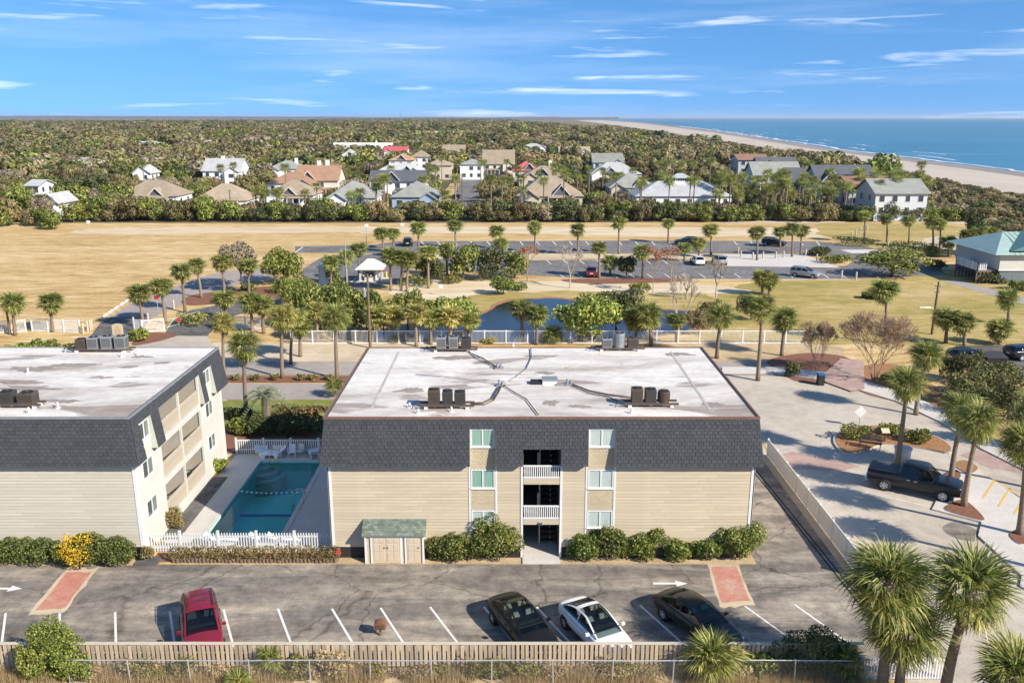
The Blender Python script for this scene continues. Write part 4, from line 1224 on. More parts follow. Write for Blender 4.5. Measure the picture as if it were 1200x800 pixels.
for i, zf in enumerate(FL):
    m = MB(); m.box(LX1-RD+.005, LX1+.03, BY0+.005, BY1-.005, zf-.42 if i else .05, zf); m.build('balcony_floor', M['white_wall'], lb)
    for j, (a, b) in enumerate(((BY0+.02,BYM-.06),(BYM+.06,BY1-.02))):
        r = MB(); r.box(LX1-.06, LX1+.04, a, b, zf+.92, zf+1.0); bal = r.build('balustrade', M['rail_beige'] if 'rail_beige' in M else M['post_wood'], lb)
        r = MB(); r.box(LX1-.04, LX1+.02, a, b, zf+.06, zf+.13); r.build('bottom_rail', M['post_wood'], bal)
        n = 22
        bm_ = MB(); bm_.box(LX1-.03, LX1+.01, -.028, .028, 0, .80); me = bm_.mesh('baluster', M['post_wood'], off=(ORG[lb.name].x,0,0))
        for q in range(n):
            y = a+.08+(b-a-.16)*q/(n-1)
            inst('baluster', me, bal, (0, y-ORG[lb.name].y, zf+.13-ORG[lb.name].z))
        # back wall and sliding door behind
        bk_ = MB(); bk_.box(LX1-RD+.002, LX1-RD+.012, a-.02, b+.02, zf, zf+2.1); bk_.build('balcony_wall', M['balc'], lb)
        g = MB(); g.box(LX1-RD+.012, LX1-RD+.03, a+.45, b-.45, zf+.05, zf+1.98); df = g.build('sliding_door', M['trim'], lb)
        for y0_, y1_ in ((a+.53,(a+b)/2-.03),((a+b)/2+.03,b-.53)):
            g = MB(); g.box(LX1-RD+.03, LX1-RD+.045, y0_, y1_, zf+.13, zf+1.9); g.build('pane', M['dark_glass'], df)
for (y, w_) in ((BY0,.09),(BYM,.07),(BY1,.09)):
    m = MB(); m.box(LX1-.09, LX1+.045, y-w_, y+w_, .1, ZW2-.02); m.build('post', M['white_wall'], lb)
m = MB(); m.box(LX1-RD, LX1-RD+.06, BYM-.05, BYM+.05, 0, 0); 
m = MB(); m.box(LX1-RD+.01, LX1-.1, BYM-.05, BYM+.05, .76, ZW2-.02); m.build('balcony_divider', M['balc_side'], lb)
m = MB(); m.box(LX1-RD+.015, LX1-.12, BY1-.022, BY1-.006, .76, ZW2-.02); m.build('balcony_shaded_side', M['balc_side'], lb)  # thin board added over the end wall to darken the recess
m = MB(); m.box(LX1-RD+.01, LX1-.1, BY0+.01, BY1-.01, ZW2, ZW2+.08); m.build('balcony_ceiling', M['white_wall'], lb)
# things on the balconies
def pchair(x, y, z, rz, label, mat, group=None, name='plastic_chair'):
    t = thing(name, label, 'chair', (x,y,z), rz, group)
    m = MB(); m.box(-.25,.25,-.24,.26,.40,.44); m.build('seat', mat, t)
    m = MB(); m.hexa([(-.25,.22,.44),(.25,.22,.44),(.25,.27,.44),(-.25,.27,.44),(-.21,.34,.86),(.21,.34,.86),(.21,.38,.86),(-.21,.38,.86)]); m.build('backrest', mat, t)
    for sx in (-1,1):
        for y0_ in (-.2,.22):
            m = MB(); m.tube([(sx*.22,y0_,.41),(sx*.25,y0_+(.04 if y0_>0 else -.04),0)], .025, 6); m.build('leg', mat, t)
        m = MB(); m.box(sx*.27-.025, sx*.27+.025, -.24, .27, .62, .66); a = m.build('armrest', mat, t)
        m = MB(); m.box(sx*.27-.02, sx*.27+.02, -.22, -.18, .41, .62); m.build('arm_post', mat, a)
    return t
pchair(LX1-.75, 47.9, 3.25, R(100), 'red cushioned chair on the middle floor balcony', M['cushion'], name='balcony_chair')
pchair(LX1-.8, 51.4, 3.25, R(70), 'dark metal chair on the middle floor balcony', M['dark_metal'], name='balcony_chair')
pchair(LX1-.7, 52.4, .75, R(110), 'dark chair behind the ground floor balcony rail', M['dark_metal'], name='balcony_chair')
def rtable(x, y, z, label, mat, r=.5):
    t = thing('round_table', label, 'table', (x,y,z))
    m = MB(); m.cyl((0,0,.68), r, .05, 20); m.build('tabletop', mat, t)
    m = MB(); m.cyl((0,0,.04), .04, .64, 8); m.build('pedestal', M['dark_metal'], t)
    m = MB(); m.cyl((0,0,0), .26, .04, 14); m.build('base', M['dark_metal'], t)
rtable(LX1-.8, 47.9, 5.72, 'round wooden table on the top floor balcony', plain('table_wood', (.30,.14,.05), .5, .2, 4), .6)
rtable(LX1-.75, 47.9, .75, 'round teal topped table behind the ground floor balcony rail', plain('teal_top', (.12,.42,.42), .4, .2, 4))

# roof gear of the second block
p = RP(120,411.5)
ac_rack(p.x, p.y, [(-1.35,0,.66,.6,.66,M['brown_metal']),(-.5,0,.72,.66,.78,M['grey_metal']),(.45,0,.72,.66,.86,M['grey_metal']),(1.4,0,.72,.66,.86,M['grey_metal'])], 'rack of four grey condensers on the roof of the cream block')
p = RP(24,476)
ac_rack(p.x, p.y, [(-.62,0,.72,.66,.66,M['dark_metal']),(.5,0,.85,.72,.60,M['brown_metal'])], 'pair of dark condensers on the roof of the cream block')
for q in ((33,437),(68,478),(143,418),(162,416),(34,484)):
    p = RP(*q); vent('small white vent pipe on the stained roof of the cream block', p.x, p.y, .3)
for q, w_, d_ in (((40,432),3.0,1.0),((85,428),3.2,.8),((30,455),3.6,.9),((120,442),1.2,.5),((150,430),1.2,.5),((75,470),2.0,.6),((165,418),1.4,.6),((190,425),1.1,.5),((20,448),2.6,.8)):
    p = RP(*q); ring = stain(p, w_, d_, q)
    if ring[0][0] > LX1-.5: continue
    m = MB(); m.poly(ring); m.build('roof_patch', M['patch'], lroof)

# ================================================================== FENCES
def picket_fence(a, b, h, label, gap=.17, w=.085, mat=None, posts=2.4, name='picket_fence', top=True, group=None, pname='picket', rails=(.25,.8)):
    a, b = Vector(a), Vector(b); L = (b-a).length; rz = math.atan2(b.y-a.y, b.x-a.x)
    f = thing(name, label, 'fence', a, rz, group); mat = mat or M['white']
    me = MB()
    me.add([(-w/2,-.03,.06),(w/2,-.03,.06),(w/2,-.03,h-.06),(0,-.03,h),(-w/2,-.03,h-.06),(-w/2,-.012,.06),(w/2,-.012,.06),(w/2,-.012,h-.06),(0,-.012,h),(-w/2,-.012,h-.06)],
           [(0,1,2,3,4),(9,8,7,6,5),(0,5,6,1),(1,6,7,2),(2,7,8,3),(3,8,9,4),(4,9,5,0)])
    pm = me.mesh(pname, mat)
    n = int(L/gap)
    for i in range(n): inst(pname, pm, f, (gap/2+i*gap,0,0))
    for z in rails:
        m = MB(); m.box(0, L, -.01, .035, h*z-.045, h*z+.045); m.build('rail', mat, f)
    np_ = max(1, round(L/posts))
    for i in range(np_+1):
        x = L*i/np_
        m = MB(); m.box(x-.06, x+.06, -.05, .07, 0, h+.06); p_ = m.build('post', mat, f)
        m = MB(); m.box(x-.075, x+.075, -.065, .085, h+.06, h+.09); m.build('cap', mat, p_)
    return f
xa = XP(167,44.1,.4); 
picket_fence((xa,44.12,.03), (BX0-.1,44.12,.03), 1.22, 'white picket fence closing the pool yard towards the parking lot', .155, .075)
picket_fence((-20.3,58.82,.03), (BX0-.1,58.82,.03), 1.15, 'white fence with dark gaps behind the pool loungers', .16, .075, posts=1.9, rails=(.30,.93))
m = MB()
for (px, w_) in ((306,1.0),(327,.9)):
    x = XP(px,58.75,.7); m = MB(); m.box(x-w_/2, x+w_/2, 58.70, 58.74, .12, .72); m.box(x-w_/2-.03,x+w_/2+.03,58.69,58.745,.72,.76)
    tag(m.build('notice_board', M['white'], base=(x,58.72,.12)), 'blank white board fixed to the pool fence', 'board', 'white boards on the pool fence')
# corner post / gate by the cream block
g = wthing('gate_post', 'dark grey gate post at the corner of the cream block', 'post', (XP(159,43.7,.4),43.7,0))
x = XP(159,43.7,.4)
m = MB(); m.box(x-.09,x+.09,43.62,43.78,0,1.5); m.build('post', M['grey_metal'], g)
m = MB(); m.cyl((x,43.7,1.5), .1, .12, 10); m.build('cap', M['white'], g)
m = MB(); m.box(x+.3,x+1.6,42.6,43.5,.02,.09); struct(m.build('ramp', M['asphalt_new']))
# log edging under the hedge by the pool fence
lo = wthing('log_edging', 'row of short upright logs edging the hedge bed by the pool', 'edging', (-15,43.0,0))
n = 44; lm = None
for i in range(n):
    x = XP(204,43,.1)+i*(XP(393,43,.1)-XP(204,43,.1))/(n-1)
    m = MB(); h = .24+U(-.04,.05); m.cyl((x,42.95+U(-.03,.03),0), .10, h, 9); m.build('log', M['pole_wood'], lo)

# wooden shadow-box fence along the near edge of the parking lot
FY = 33.2
wf = thing('wooden_fence', 'weathered tan board fence along the edge of the parking lot', 'fence', (-27,FY,0))
bm_ = MB(); bm_.hexa([(-.07,-.02,0),(.07,-.02,0),(.07,0,0),(-.07,0,0),(-.07,-.02,1.45),(.07,-.02,1.45),(.07,0,1.45),(-.07,0,1.45)])
boards = bm_.mesh('board', M['wood'])
n = int((15.6+27)/.205)
for i in range(n):
    x = i*.205
    inst('board', boards, wf, (x, -.035 if i % 2 == 0 else -.04, U(-.02,.02)), (0,U(-.012,.012),0), (U(.88,1.05),1,U(.97,1.01)))
for z in (.35, 1.02):
    m = MB(); m.box(0,42.5,0,.045,z-.045,z+.045); m.build('rail', M['wood_rail'], wf)
m = MB(); m.box(-.1,42.6,-.09,.09,1.47,1.51); m.build('cap_rail', M['wood_rail'], wf)
bm2 = MB(); bm2.box(-.07,.07,.05,.07,0,1.45); bm2 = bm2.mesh('board', M['wood'])
for i in range(n//2):
    inst('rear_board', bm2, wf, (i*.41+.12, 0, U(-.02,.02)), (0,U(-.01,.01),0))
for i in range(18):
    m = MB(); x = i*2.45+.6; m.box(x-.05,x+.05,.075,.17,0,1.46); m.build('post', M['wood_rail'], wf)
# chain-link fence in front of it
CY = 32.35
cf = wthing('chain_link_fence', 'low galvanised chain link fence in front of the wooden fence', 'fence', (0,CY,0))
cx0, cx1, ch = XP(78,CY,1), XP(1003,CY,1), 1.22
m = MB(); m.tube([(cx0+(cx1-cx0)*i/14, CY, ch+.02*math.sin(i*1.7)) for i in range(15)], .026, 6); m.build('top_rail', M['galv'], cf)
nb = 13
for i in range(nb+1):
    x = cx0+(cx1-cx0)*i/nb; tl = U(-.05,.05)
    m = MB(); m.tube([(x+tl,CY+.03,0),(x,CY,ch+.05)], .03, 7); m.build('post', M['galv'], cf)
    if i < nb:
        xb = cx0+(cx1-cx0)*(i+1)/nb; w = MB(); q = x+.03
        step = .10; t_ = .0018
        k0 = x-ch
        while k0 < xb:
            for s_ in (1,-1):
                if s_ == 1: za, zb_ = 0, ch; x0_, x1_ = k0, k0+ch
                else: za, zb_ = ch, 0; x0_, x1_ = k0, k0+ch
                lo_, hi_ = max(x0_,x), min(x1_,xb)
                if hi_-lo_ > .05:
                    f = lambda xx: za+(zb_-za)*(xx-x0_)/(x1_-x0_)
                    w.quad((lo_,CY,f(lo_)-t_),(hi_,CY,f(hi_)-t_),(hi_,CY,f(hi_)+t_),(lo_,CY,f(lo_)+t_))
            k0 += step
        wm = w.build('wire_mesh', M['galv'], cf); wm['kind'] = 'stuff'

def panel_fence(pts, h, label, mat, bay=2.2, slat=.11, sw=.07, name='vinyl_fence', group=None, solid=False, mesh_=False):
    f = wthing(name, label, 'fence', pts[0], group)
    for a, b in zip(pts, pts[1:]):
        a, b = Vector(a), Vector(b); L = (b-a).length; d = (b-a)/L; n = max(1, round(L/bay)); rz = math.atan2(d.y,d.x)
        nrm = Vector((-d.y,d.x,0))
        for i in range(n+1):
            p = a+d*(L*i/n); m = MB(); m.obox(p+Vector((0,0,h/2+.03)), .11, .11, h+.06, rz); m.build('post', mat, f)
        for i in range(n):
            p = a+d*(L*(i+.5)/n); w = L/n-.11
            for z in (h-.05, .10):
                m = MB(); m.obox(p+Vector((0,0,z)), w, .05, .09, rz); m.build('rail', mat, f)
            m = MB()
            if solid: 
                k = 14
                for q in range(k):
                    c = p+d*(w*((q+.5)/k-.5)); m.obox(c+Vector((0,0,h/2))+nrm*(.006 if q%2 else -.006), w/k-.008, .022, h-.2, rz)
            else:
                k = int(w/slat)
                for q in range(k):
                    c = p+d*(w*((q+.5)/k-.5)); m.obox(c+Vector((0,0,h/2+.02)), sw, .02, h-.2, rz)
            m.build('slat_panel', mat, f)
    return f
panel_fence([(18.75,58.5,0),(18.75,41.2,0)], 1.3, 'solid white vinyl fence between the side asphalt and the turning circle', M['white_vinyl'], 2.1, solid=True)
picket_fence((XP(1008,32.7,.3),32.7,.0), (XP(1108,32.7,.3),32.7,0), 1.1, 'white slatted fence behind the palm trunks by the road', .13, .06, M['white_vinyl'], 1.9, rails=(.1,.93))
panel_fence([(XP(341,90.6,.7),90.6,0),(XP(946,90.6,.7),90.6,0)], 1.5, 'long white slatted fence between the pond and the lane', M['white_vinyl'], 2.4, .13, .022)
for (a, b, lab) in (((-4,391),(31,389),'white slatted fence beside the lone pole at the field edge'),((38,388),(94,390),'white slatted fence at the palm by the field gate'),
                    ((158,389),(167,390),'short white fence panel where the palms line the drive'),((167,390),(193,388),'white fence panel beside the drive entrance'),((268,384),(308,387),'short white fence between palms by the driveway')):
    A, B = G(*a), G(*b); panel_fence([A, B], 1.5, lab, M['white_vinyl'], 2.2, .12, .045)
# ================================================================== PLANTS
def frond_geo(mb, M4, rr, Lp=.70, Ls=1.12, nseg=18, droop=.35, w=.05, tris=False):
    """one costapalmate fan leaf: petiole along +x, ribs spread round its tip"""
    def T(p): return M4 @ Vector(p)
    pz = -.06*Lp
    mb.add([T((0,-.022,0)),T((0,.022,0)),T((Lp,.012,pz)),T((Lp,-.012,pz))], [(0,1,2,3)])
    for i in range(nseg):
        th = R(-112+224*i/(nseg-1)) + rr.uniform(-.06,.06)
        L = Ls*(.78+.30*math.cos(th*.55))*rr.uniform(.88,1.08)
        dx, dy = math.cos(th), math.sin(th)
        up = .16*abs(dy)
        dr = droop*rr.uniform(.6,1.5)
        c = Vector((Lp+.10*math.cos(th*.5),0,pz)); d = Vector((dx,dy,0)); s = Vector((-dy,dx,0))
        mid = c+d*(L*.55)+Vector((0,0,up*L*.55-.04*dr*L))
        tip = c+d*(L*(1-.16*dr))+Vector((0,0,up*L*.6-dr*L*.62))
        q = w*(.8+.4*rr.random())
        if tris: mb.add([T(c), T(mid-s*q*1.5), T(tip), T(mid+s*q*1.5)], [(0,1,2,3)])
        else: mb.add([T(c-s*q*.35), T(c+s*q*.35), T(mid+s*q), T(mid-s*q), T(tip)], [(0,3,2,1),(3,4,2)])
FRONDS = []
for i in range(4):
    m = MB(); frond_geo(m, Matrix(), random.Random(40+i), nseg=28, w=.028, droop=.30+.12*i); FRONDS.append(m)
def frond_angles(n, rr, emax=78, emin=-48):
    out = []
    for i in range(n):
        t = (i+.5)/n
        el = emax+(emin-emax)*(t**1.15)
        out.append((i*2.39996+rr.uniform(-.25,.25), R(el+rr.uniform(-8,8)), rr.uniform(.85,1.1)*(.8+.25*math.sin(math.pi*min(1,t*1.2)))))
    return out
def frond_mat(az, el, s):
    return Matrix.Rotation(az,4,'Z') @ Matrix.Rotation(-el,4,'Y') @ Matrix.Rotation(rng.uniform(-.35,.35),4,'X') @ Matrix.Scale(s,4)
def crown_mesh(name, seed, mat, n=34, nseg=13, tris=True, dead=0, droop=.4):
    rr = random.Random(seed); m = MB()
    for az, el, s in frond_angles(n, rr):
        frond_geo(m, frond_mat(az,el,s), rr, nseg=nseg, w=.045, tris=tris, droop=droop)
    return m.mesh(name, mat)
CROWN = [crown_mesh('crown', 100+i, M['palm_leaf'], 44, 17) for i in range(4)]
CROWN_Y = [crown_mesh('crown', 120+i, M['palm_yellow'], 44, 17) for i in range(2)]
CROWN_LOW = [crown_mesh('crown', 140+i, M['palm_leaf'], 28, 10) for i in range(3)]
def dead_mesh(seed):
    rr = random.Random(seed); m = MB()
    for i in range(5):
        az = rr.uniform(0,6.28); frond_geo(m, Matrix.Rotation(az,4,'Z') @ Matrix.Rotation(R(rr.uniform(58,80)),4,'Y') @ Matrix.Scale(rr.uniform(.6,.8),4), rr, nseg=9, w=.05, tris=True, droop=.1)
    return m.mesh('dead_fronds', M['palm_dead'])
DEAD = [dead_mesh(i) for i in range(3)]
def trunk_mesh(h, dx, r=.17, name='trunk'):
    m = MB(); n = 9; pts, rs = [], []
    for i in range(n):
        t = i/(n-1); pts.append((dx*t*t, .04*math.sin(t*5), h*t))
        rs.append(r*(1.25-.5*t+.15*max(0,.12-t)*8) if t < .85 else r*(1.05+.25*(t-.85)/.15))
    m.tube(pts, rs, 9)
    return m.mesh(name, M['bark'], smooth=True)
def palm(bx, by, cx, cy, label, s=1.0, group=None, detail=1, yellow=False, name='palm_tree', dead=True, Y=None):
    """bx,by: foot in the photograph; cx,cy: heart of the crown"""
    b = G(bx, by) if Y is None else Vector((XP(bx,Y),Y,0))
    h = max(.8, HY(cy, b.y)); cX = XP(cx, b.y, h)
    t = thing(name, label, 'palm', (b.x,b.y,0), 0, group)
    dx = max(-1.6, min(1.6, cX-b.x))
    inst('trunk', trunk_mesh(h, dx, .17*max(.8,s)), t)
    rr = random.Random(int(bx*13+by*7))
    if detail == 2:
        hb = MB(); hb.tube([(0,0,-.35),(0,0,.0),(0,0,.35)], [.20,.24,.06], 9)
        c = inst('crown', hb.mesh('palm_heart', M['bark']), t, (dx,0,h-.1), (0,0,0), (s,s,s))
        for k, (az, el, sc) in enumerate(frond_angles(rr.randint(44,60), rr, 86, rr.uniform(-68,-35))):
            yl = yellow or (el < R(-12) and rr.random() < .45)
            key = ('frond', rr.randrange(4), yl)
            if key not in PAL: PAL[key] = FRONDS[key[1]].mesh('frond', M['palm_yellow'] if yl else M['palm_leaf'])
            o = inst('frond', PAL[key], c)
            o.matrix_basis = Matrix.Translation((0,0,.05)) @ frond_mat(az, el, sc*1.0)
    else:
        src = CROWN_Y if yellow else (CROWN if detail == 1 else CROWN_LOW)
        inst('crown', rr.choice(src), t, (dx,0,h), (0,0,rr.uniform(0,6.28)), (s*rr.uniform(.85,1.12),s*rr.uniform(.85,1.12),s*rr.uniform(.78,1.1)))
    if dead and detail: inst('dead_fronds', rr.choice(DEAD), t, (dx,0,h-.05), (0,0,rr.uniform(0,6.28)), (s,s,s))
    return t
PAL = {}

# -------------------------------------------------- leafy crowns
def leaf_cloud(lobes, n, size, seed, shell=.30, flat=.55, aspect=.6):
    rr = random.Random(seed); m = MB()
    wts = [l[3]*l[4]*l[5] if False else (l[3]*l[4]+l[4]*l[5]+l[3]*l[5]) for l in lobes]
    tot = sum(wts); V, F = m.v, m.f
    for (cx,cy,cz,rx,ry,rz), w in zip(lobes, wts):
        k = int(n*w/tot)
        for _ in range(k):
            z = rr.uniform(-.75,1); a = rr.uniform(0,6.2832); q = math.sqrt(max(0,1-z*z))
            d = Vector((q*math.cos(a), q*math.sin(a), z))
            rad = 1-shell*rr.random()**1.6
            bumpy = 1+.16*noise.noise(Vector((d.x*2.3+cx,d.y*2.3+cy,d.z*2.3+cz+seed)))
            p = Vector((cx+d.x*rx*rad*bumpy, cy+d.y*ry*rad*bumpy, cz+d.z*rz*rad*bumpy))
            nr = (d*flat+Vector((rr.uniform(-1,1),rr.uniform(-1,1),rr.uniform(-.6,1)))*(1-flat)).normalized()
            u = nr.orthogonal().normalized(); v = nr.cross(u)
            an = rr.uniform(0,6.28); ca, sa = math.cos(an), math.sin(an)
            u, v = u*ca+v*sa, v*ca-u*sa
            s = size*rr.uniform(.65,1.35)
            b = len(V)
            V.extend((tuple(p-u*s), tuple(p-v*s*aspect), tuple(p+u*s), tuple(p+v*s*aspect)))
            F.append((b,b+1,b+2,b+3))
    return m
def lobes_tree(seed, k=9, R0=1.0, flat=.62, spread=.75):
    """unit crown: about 2 wide and 2*flat tall, centred on the origin"""
    rr = random.Random(seed); L = [(0,0,0,.62,.62,.55*flat/.6)]
    for i in range(k):
        a = i*2.4+rr.uniform(-.4,.4); r = spread*rr.uniform(.55,1.0); z = rr.uniform(-.5,.65)*flat
        q = rr.uniform(.26,.44)
        L.append((r*math.cos(a)*(1-abs(z)*.3), r*math.sin(a)*(1-abs(z)*.3), z, q, q, q*.85))
    return L
def limbs(seed, h=1.0, n=6, r=.05):
    rr = random.Random(seed); m = MB()
    m.tube([(0,0,0),(.02,.01,h*.45),(.0,.02,h*.8)], [r,r*.75,r*.45], 6)
    for i in range(n):
        a = i*2.4+rr.uniform(-.3,.3); z0 = h*rr.uniform(.35,.7)
        m.tube([(0,0,z0),(.22*math.cos(a),.22*math.sin(a),z0+.16),(.5*math.cos(a),.5*math.sin(a),z0+.30)], [r*.5,r*.35,r*.15], 5)
    return m
TREE_FINE = [leaf_cloud(lobes_tree(i,10), 3000, .052, i) for i in range(4)]
TREE_MID = [leaf_cloud(lobes_tree(20+i,11,flat=.62), 1500, .075, 20+i, .3, .72) for i in range(6)]
TREE_FAR = [leaf_cloud(lobes_tree(50+i,9,flat=.6), 620, .115, 50+i, .20, .85) for i in range(5)]
LIMB_P = None
LIMB = [limbs(i, 1.0).mesh('trunk', M['trunk']) for i in range(3)]
MC = {}
def shared(kind, i, mat):
    key = (kind, i, mat.name)
    if key not in MC: MC[key] = {'fine':TREE_FINE,'mid':TREE_MID,'far':TREE_FAR}[kind][i].mesh('crown', mat)
    return MC[key]
def tree_at(x, y, h, w, label, mat, kind='mid', group=None, name='tree', cat='tree', clear=.25, d=None):
    t = thing(name, label, cat, (x,y,0), 0, group)
    rr = random.Random(int(x*31+y*17))
    n = {'fine':4,'mid':6,'far':5}[kind]
    ch = h*(1-clear)
    inst('trunk', LIMB[rr.randrange(3)], t, (0,0,0), (0,0,rr.uniform(0,6.28)), (w*.5,w*.5,h*.8))
    inst('crown', shared(kind, rr.randrange(n), mat), t, (0,0,h-ch*.5), (0,0,rr.uniform(0,6.28)), (w*.52,(d or w)*.52,ch*.5/.62))
    return t
def tree_px(bx, by, top, wpx, label, mat, kind='fine', group=None, clear=.2, name='tree', cat='tree'):
    b = G(bx,by); h = HY(top, b.y+.3); w = wpx*DEP(b.y,h*.5)/FPX
    return tree_at(b.x, b.y, h, w, label, mat, kind, group, name, cat, clear)
def shrub(cx, cy, w, d, h, label, mat, leaf=.10, n=1500, seed=1, name='shrub', group=None, k=7, z=0, extra=None, cat='shrub', box=False):
    rr = random.Random(seed)
    t = thing(name, label, cat, (cx,cy,z), 0, group)
    L = []
    if box:
        nx = max(2, int(w/(h*.55)))
        for i in range(nx):
            x = -w/2+w*(i+.5)/nx
            L.append((x+rr.uniform(-.05,.05), rr.uniform(-.05,.05), h*rr.uniform(.46,.54), w/nx*.72, d*.5*rr.uniform(.9,1.08), h*.5*rr.uniform(.92,1.08)))
    else:
        L.append((0,0,h*.45,w*.34,d*.36,h*.42))
        for i in range(k+5):
            a = i*2.4+rr.uniform(-.3,.3)
            L.append((w*rr.uniform(.22,.40)*math.cos(a), d*rr.uniform(.2,.36)*math.sin(a), h*rr.uniform(.22,.80), w*rr.uniform(.10,.22), d*rr.uniform(.12,.24), h*rr.uniform(.14,.30)))
    inst('foliage', leaf_cloud(L, n, leaf, seed, .35, .35).mesh('foliage', mat), t)
    m = MB()
    for i in range(5):
        a = i*1.3; m.tube([(0.06*math.cos(a)*w,.06*math.sin(a)*d,0),(w*.2*math.cos(a),d*.2*math.sin(a),h*.55)], [.03*max(1,h*.5),.012], 5)
    m.build('stems', M['trunk'], t)
    return t
def shrub_px(px0, px1, top, base, label, mat, depth=None, leaf=.10, n=1500, **kw):
    Y = G((px0+px1)/2, base).y; w = (px1-px0)*DEP(Y,.5)/FPX; d = depth or w*.8
    h = HY(top, Y+d*.35)
    return shrub(XP((px0+px1)/2,Y+d*.3,.5), Y+d*.42, w, d, h, label, mat, leaf, n, seed=int(px0*3+base), **kw)
def bare_tree(x, y, h, w, label, mat, seed=1, depth=5, name='bare_tree', stems=1, lean=0, leaves=None, spread=.55, r0=.09, tw=1.0):
    rr = random.Random(seed); t = thing(name, label, 'tree', (x,y,0)); m = MB(); tips = []
    tm = MB()
    def grow(p, d, L, r, lev):
        q = p+d*L
        (tm if lev == 0 else m).tube([p, (p+q)/2+Vector((rr.uniform(-1,1),rr.uniform(-1,1),0))*L*.06, q], [r,r*.85,r*.68], 5 if lev < 2 else 3, False)
        if lev >= depth: tips.append(q); return
        for i in range(3 if lev < depth-1 or rr.random() < .7 else 2):
            ax = Vector((rr.uniform(-1,1),rr.uniform(-1,1),rr.uniform(-.3,.3))).normalized()
            nd = (d+ax*spread*rr.uniform(.5,1.2)+Vector((0,0,.10))).normalized()
            grow(q, nd, L*rr.uniform(.62,.82), max(r*.64,.012*tw), lev+1)
    for s in range(stems):
        a = s*6.28/max(1,stems)+.4
        d = Vector((math.cos(a)*.35*(stems>1)+lean, math.sin(a)*.35*(stems>1), 1)).normalized()
        grow(Vector((math.cos(a)*.12*(stems>1),math.sin(a)*.12*(stems>1),0)), d, h*.27, r0, 0)
    zm = max(p.z for p in tips); xm = max(math.hypot(p.x,p.y) for p in tips)
    fz, fx = h/zm, (w/2)/xm
    for mb in (m, tm): mb.v = [(a*fx,b*fx,c*fz) for a,b,c in mb.v]
    tm.build('trunk', mat, t); m.build('crown', mat, t)
    if leaves:
        lm = MB()
        for p in tips:
            p = Vector((p.x*fx,p.y*fx,p.z*fz))
            for _ in range(2):
                c = p+Vector((rr.uniform(-.2,.2),rr.uniform(-.2,.2),rr.uniform(-.2,.1)))*h*.12; u = Vector((rr.uniform(-1,1),rr.uniform(-1,1),rr.uniform(-1,1))).normalized()*h*.022; v = u.orthogonal().normalized()*h*.014
                lm.add([c-u,c-v,c+u,c+v],[(0,1,2,3)])
        lm.build('foliage', leaves, t)
    return t
def bare_px(bx, by, top, wpx, label, mat, **kw):
    b = G(bx,by); h = HY(top,b.y); return bare_tree(b.x,b.y,h,wpx*DEP(b.y,h*.5)/FPX,label,mat,seed=int(bx*3+by),**kw)

# ---------------------------------------------------------------- palms round the turning circle and near the camera
palm(1052,545,1063,452,'slim palm rising from the mulch island behind the pickup', .92, detail=2)
palm(1114,563,1127,482,'palm in the small bed at the pickup bonnet', .92, detail=2)
palm(1129,595,1146,497,'taller leaning palm in the bed in front of the pickup', .98, detail=2)
palm(1194,628,1201,522,'palm on the inner pavement beside the yellow lines', .98, detail=2)
palm(1073,486,1086,420,'broad palm beside the outer pavement and the evergreen hedge', .95, detail=2)
palm(1032,822,1040,688,'tall palm over the white slatted fence', 1.2, detail=2)
palm(1052,822,1058,742,'shorter palm in front of the taller one by the slatted fence', 1.12, detail=2)
palm(1104,832,1136,694,'leaning palm on the road side of the slatted fence', 1.2, detail=2)
palm(1190,870,1190,796,'palm whose crown rises beside the concrete road', 1.0, detail=2)
# behind the pool
palm(289,491,286,408,'tall palm on the lawn behind the pool', .95, detail=2)
palm(263,447,262,381,'yellowing palm at the end of the mulch strip', .82, detail=2, yellow=True)
palm(331,443,331,374,'palm on the sand with full golden crown', .98, detail=2, yellow=True)
palm(341,427,346,373,'slim palm tucked behind the golden crowned one', .8, detail=1)
palm(395,444,393,374,'tall palm rising from the mulch strip by the lane', .98, detail=2)
palm(888,446,893,363,'tall slender palm at the corner of the turning circle', 1.0, detail=2)
palm(840,420,845,372,'palm on the dry grass behind the main roof', 1.05, detail=2)
palm(916,417,920,376,'dark palm beside the bare shrub by the paver path', 1.0, detail=2)
palm(763,406,759,372,'shaggy palm at the pond fence with pale skirt', 1.15, detail=2)
palm(792,402,792,376,'short palm at the pond fence beside a pale bare tree', .8)
# pond edge palms
for bx,by,cx,cy,lab,yl in ((460,402,460,371,'yellowish palm before the dark trees at the pond fence',True),(488,406,487,369,'palm at the pond fence with straw coloured skirt',True),(528,404,528,373,'palm in front of the rounded green tree at the pond',True),
        (612,401,610,363,'palm standing at the open water of the pond',False),(629,404,629,371,'palm leaning over the pond beside its twin',False),(477,342,479,305,'right hand trunk of the gatehouse palm pair',False)):
    palm(bx,by,cx,cy,lab.replace('right hand trunk','one trunk'),.98,yellow=yl)
CARS = [(478,287,'dark SUV at the lot end'),(804,287,'dark SUV parked crosswise'),(907,288,'dark SUV in the corner'),(817,309,'white car'),(843,309,'silver hatchback'),(693,323,'maroon car'),(944,325,'silver minivan'),(618,330,'russet tree'),(575,320,'dense evergreens')]
CARREF = [(G(a,b).x, G(a,b).y, c) for a,b,c in CARS]
DRV = [(G(a,b).x, G(a,b).y, c) for a,b,c in ((284,338,'grey olive oak'),(200,388,'drive gate'),(160,390,'entrance sign'),(215,357,'field road bend'),(268,384,'short white fence'),(240,352,'drive mulch bed'),(308,387,'end of the short white fence'))]
GHR = [(G(a,b).x, G(a,b).y, c) for a,b,c in ((380,336,'little shed'),(434,331,'gatehouse roof'),(449,328,'stop sign'),(505,333,'dark evergreen'),(407,340,'thin lamp pole'),(543,328,'green evergreen'))]
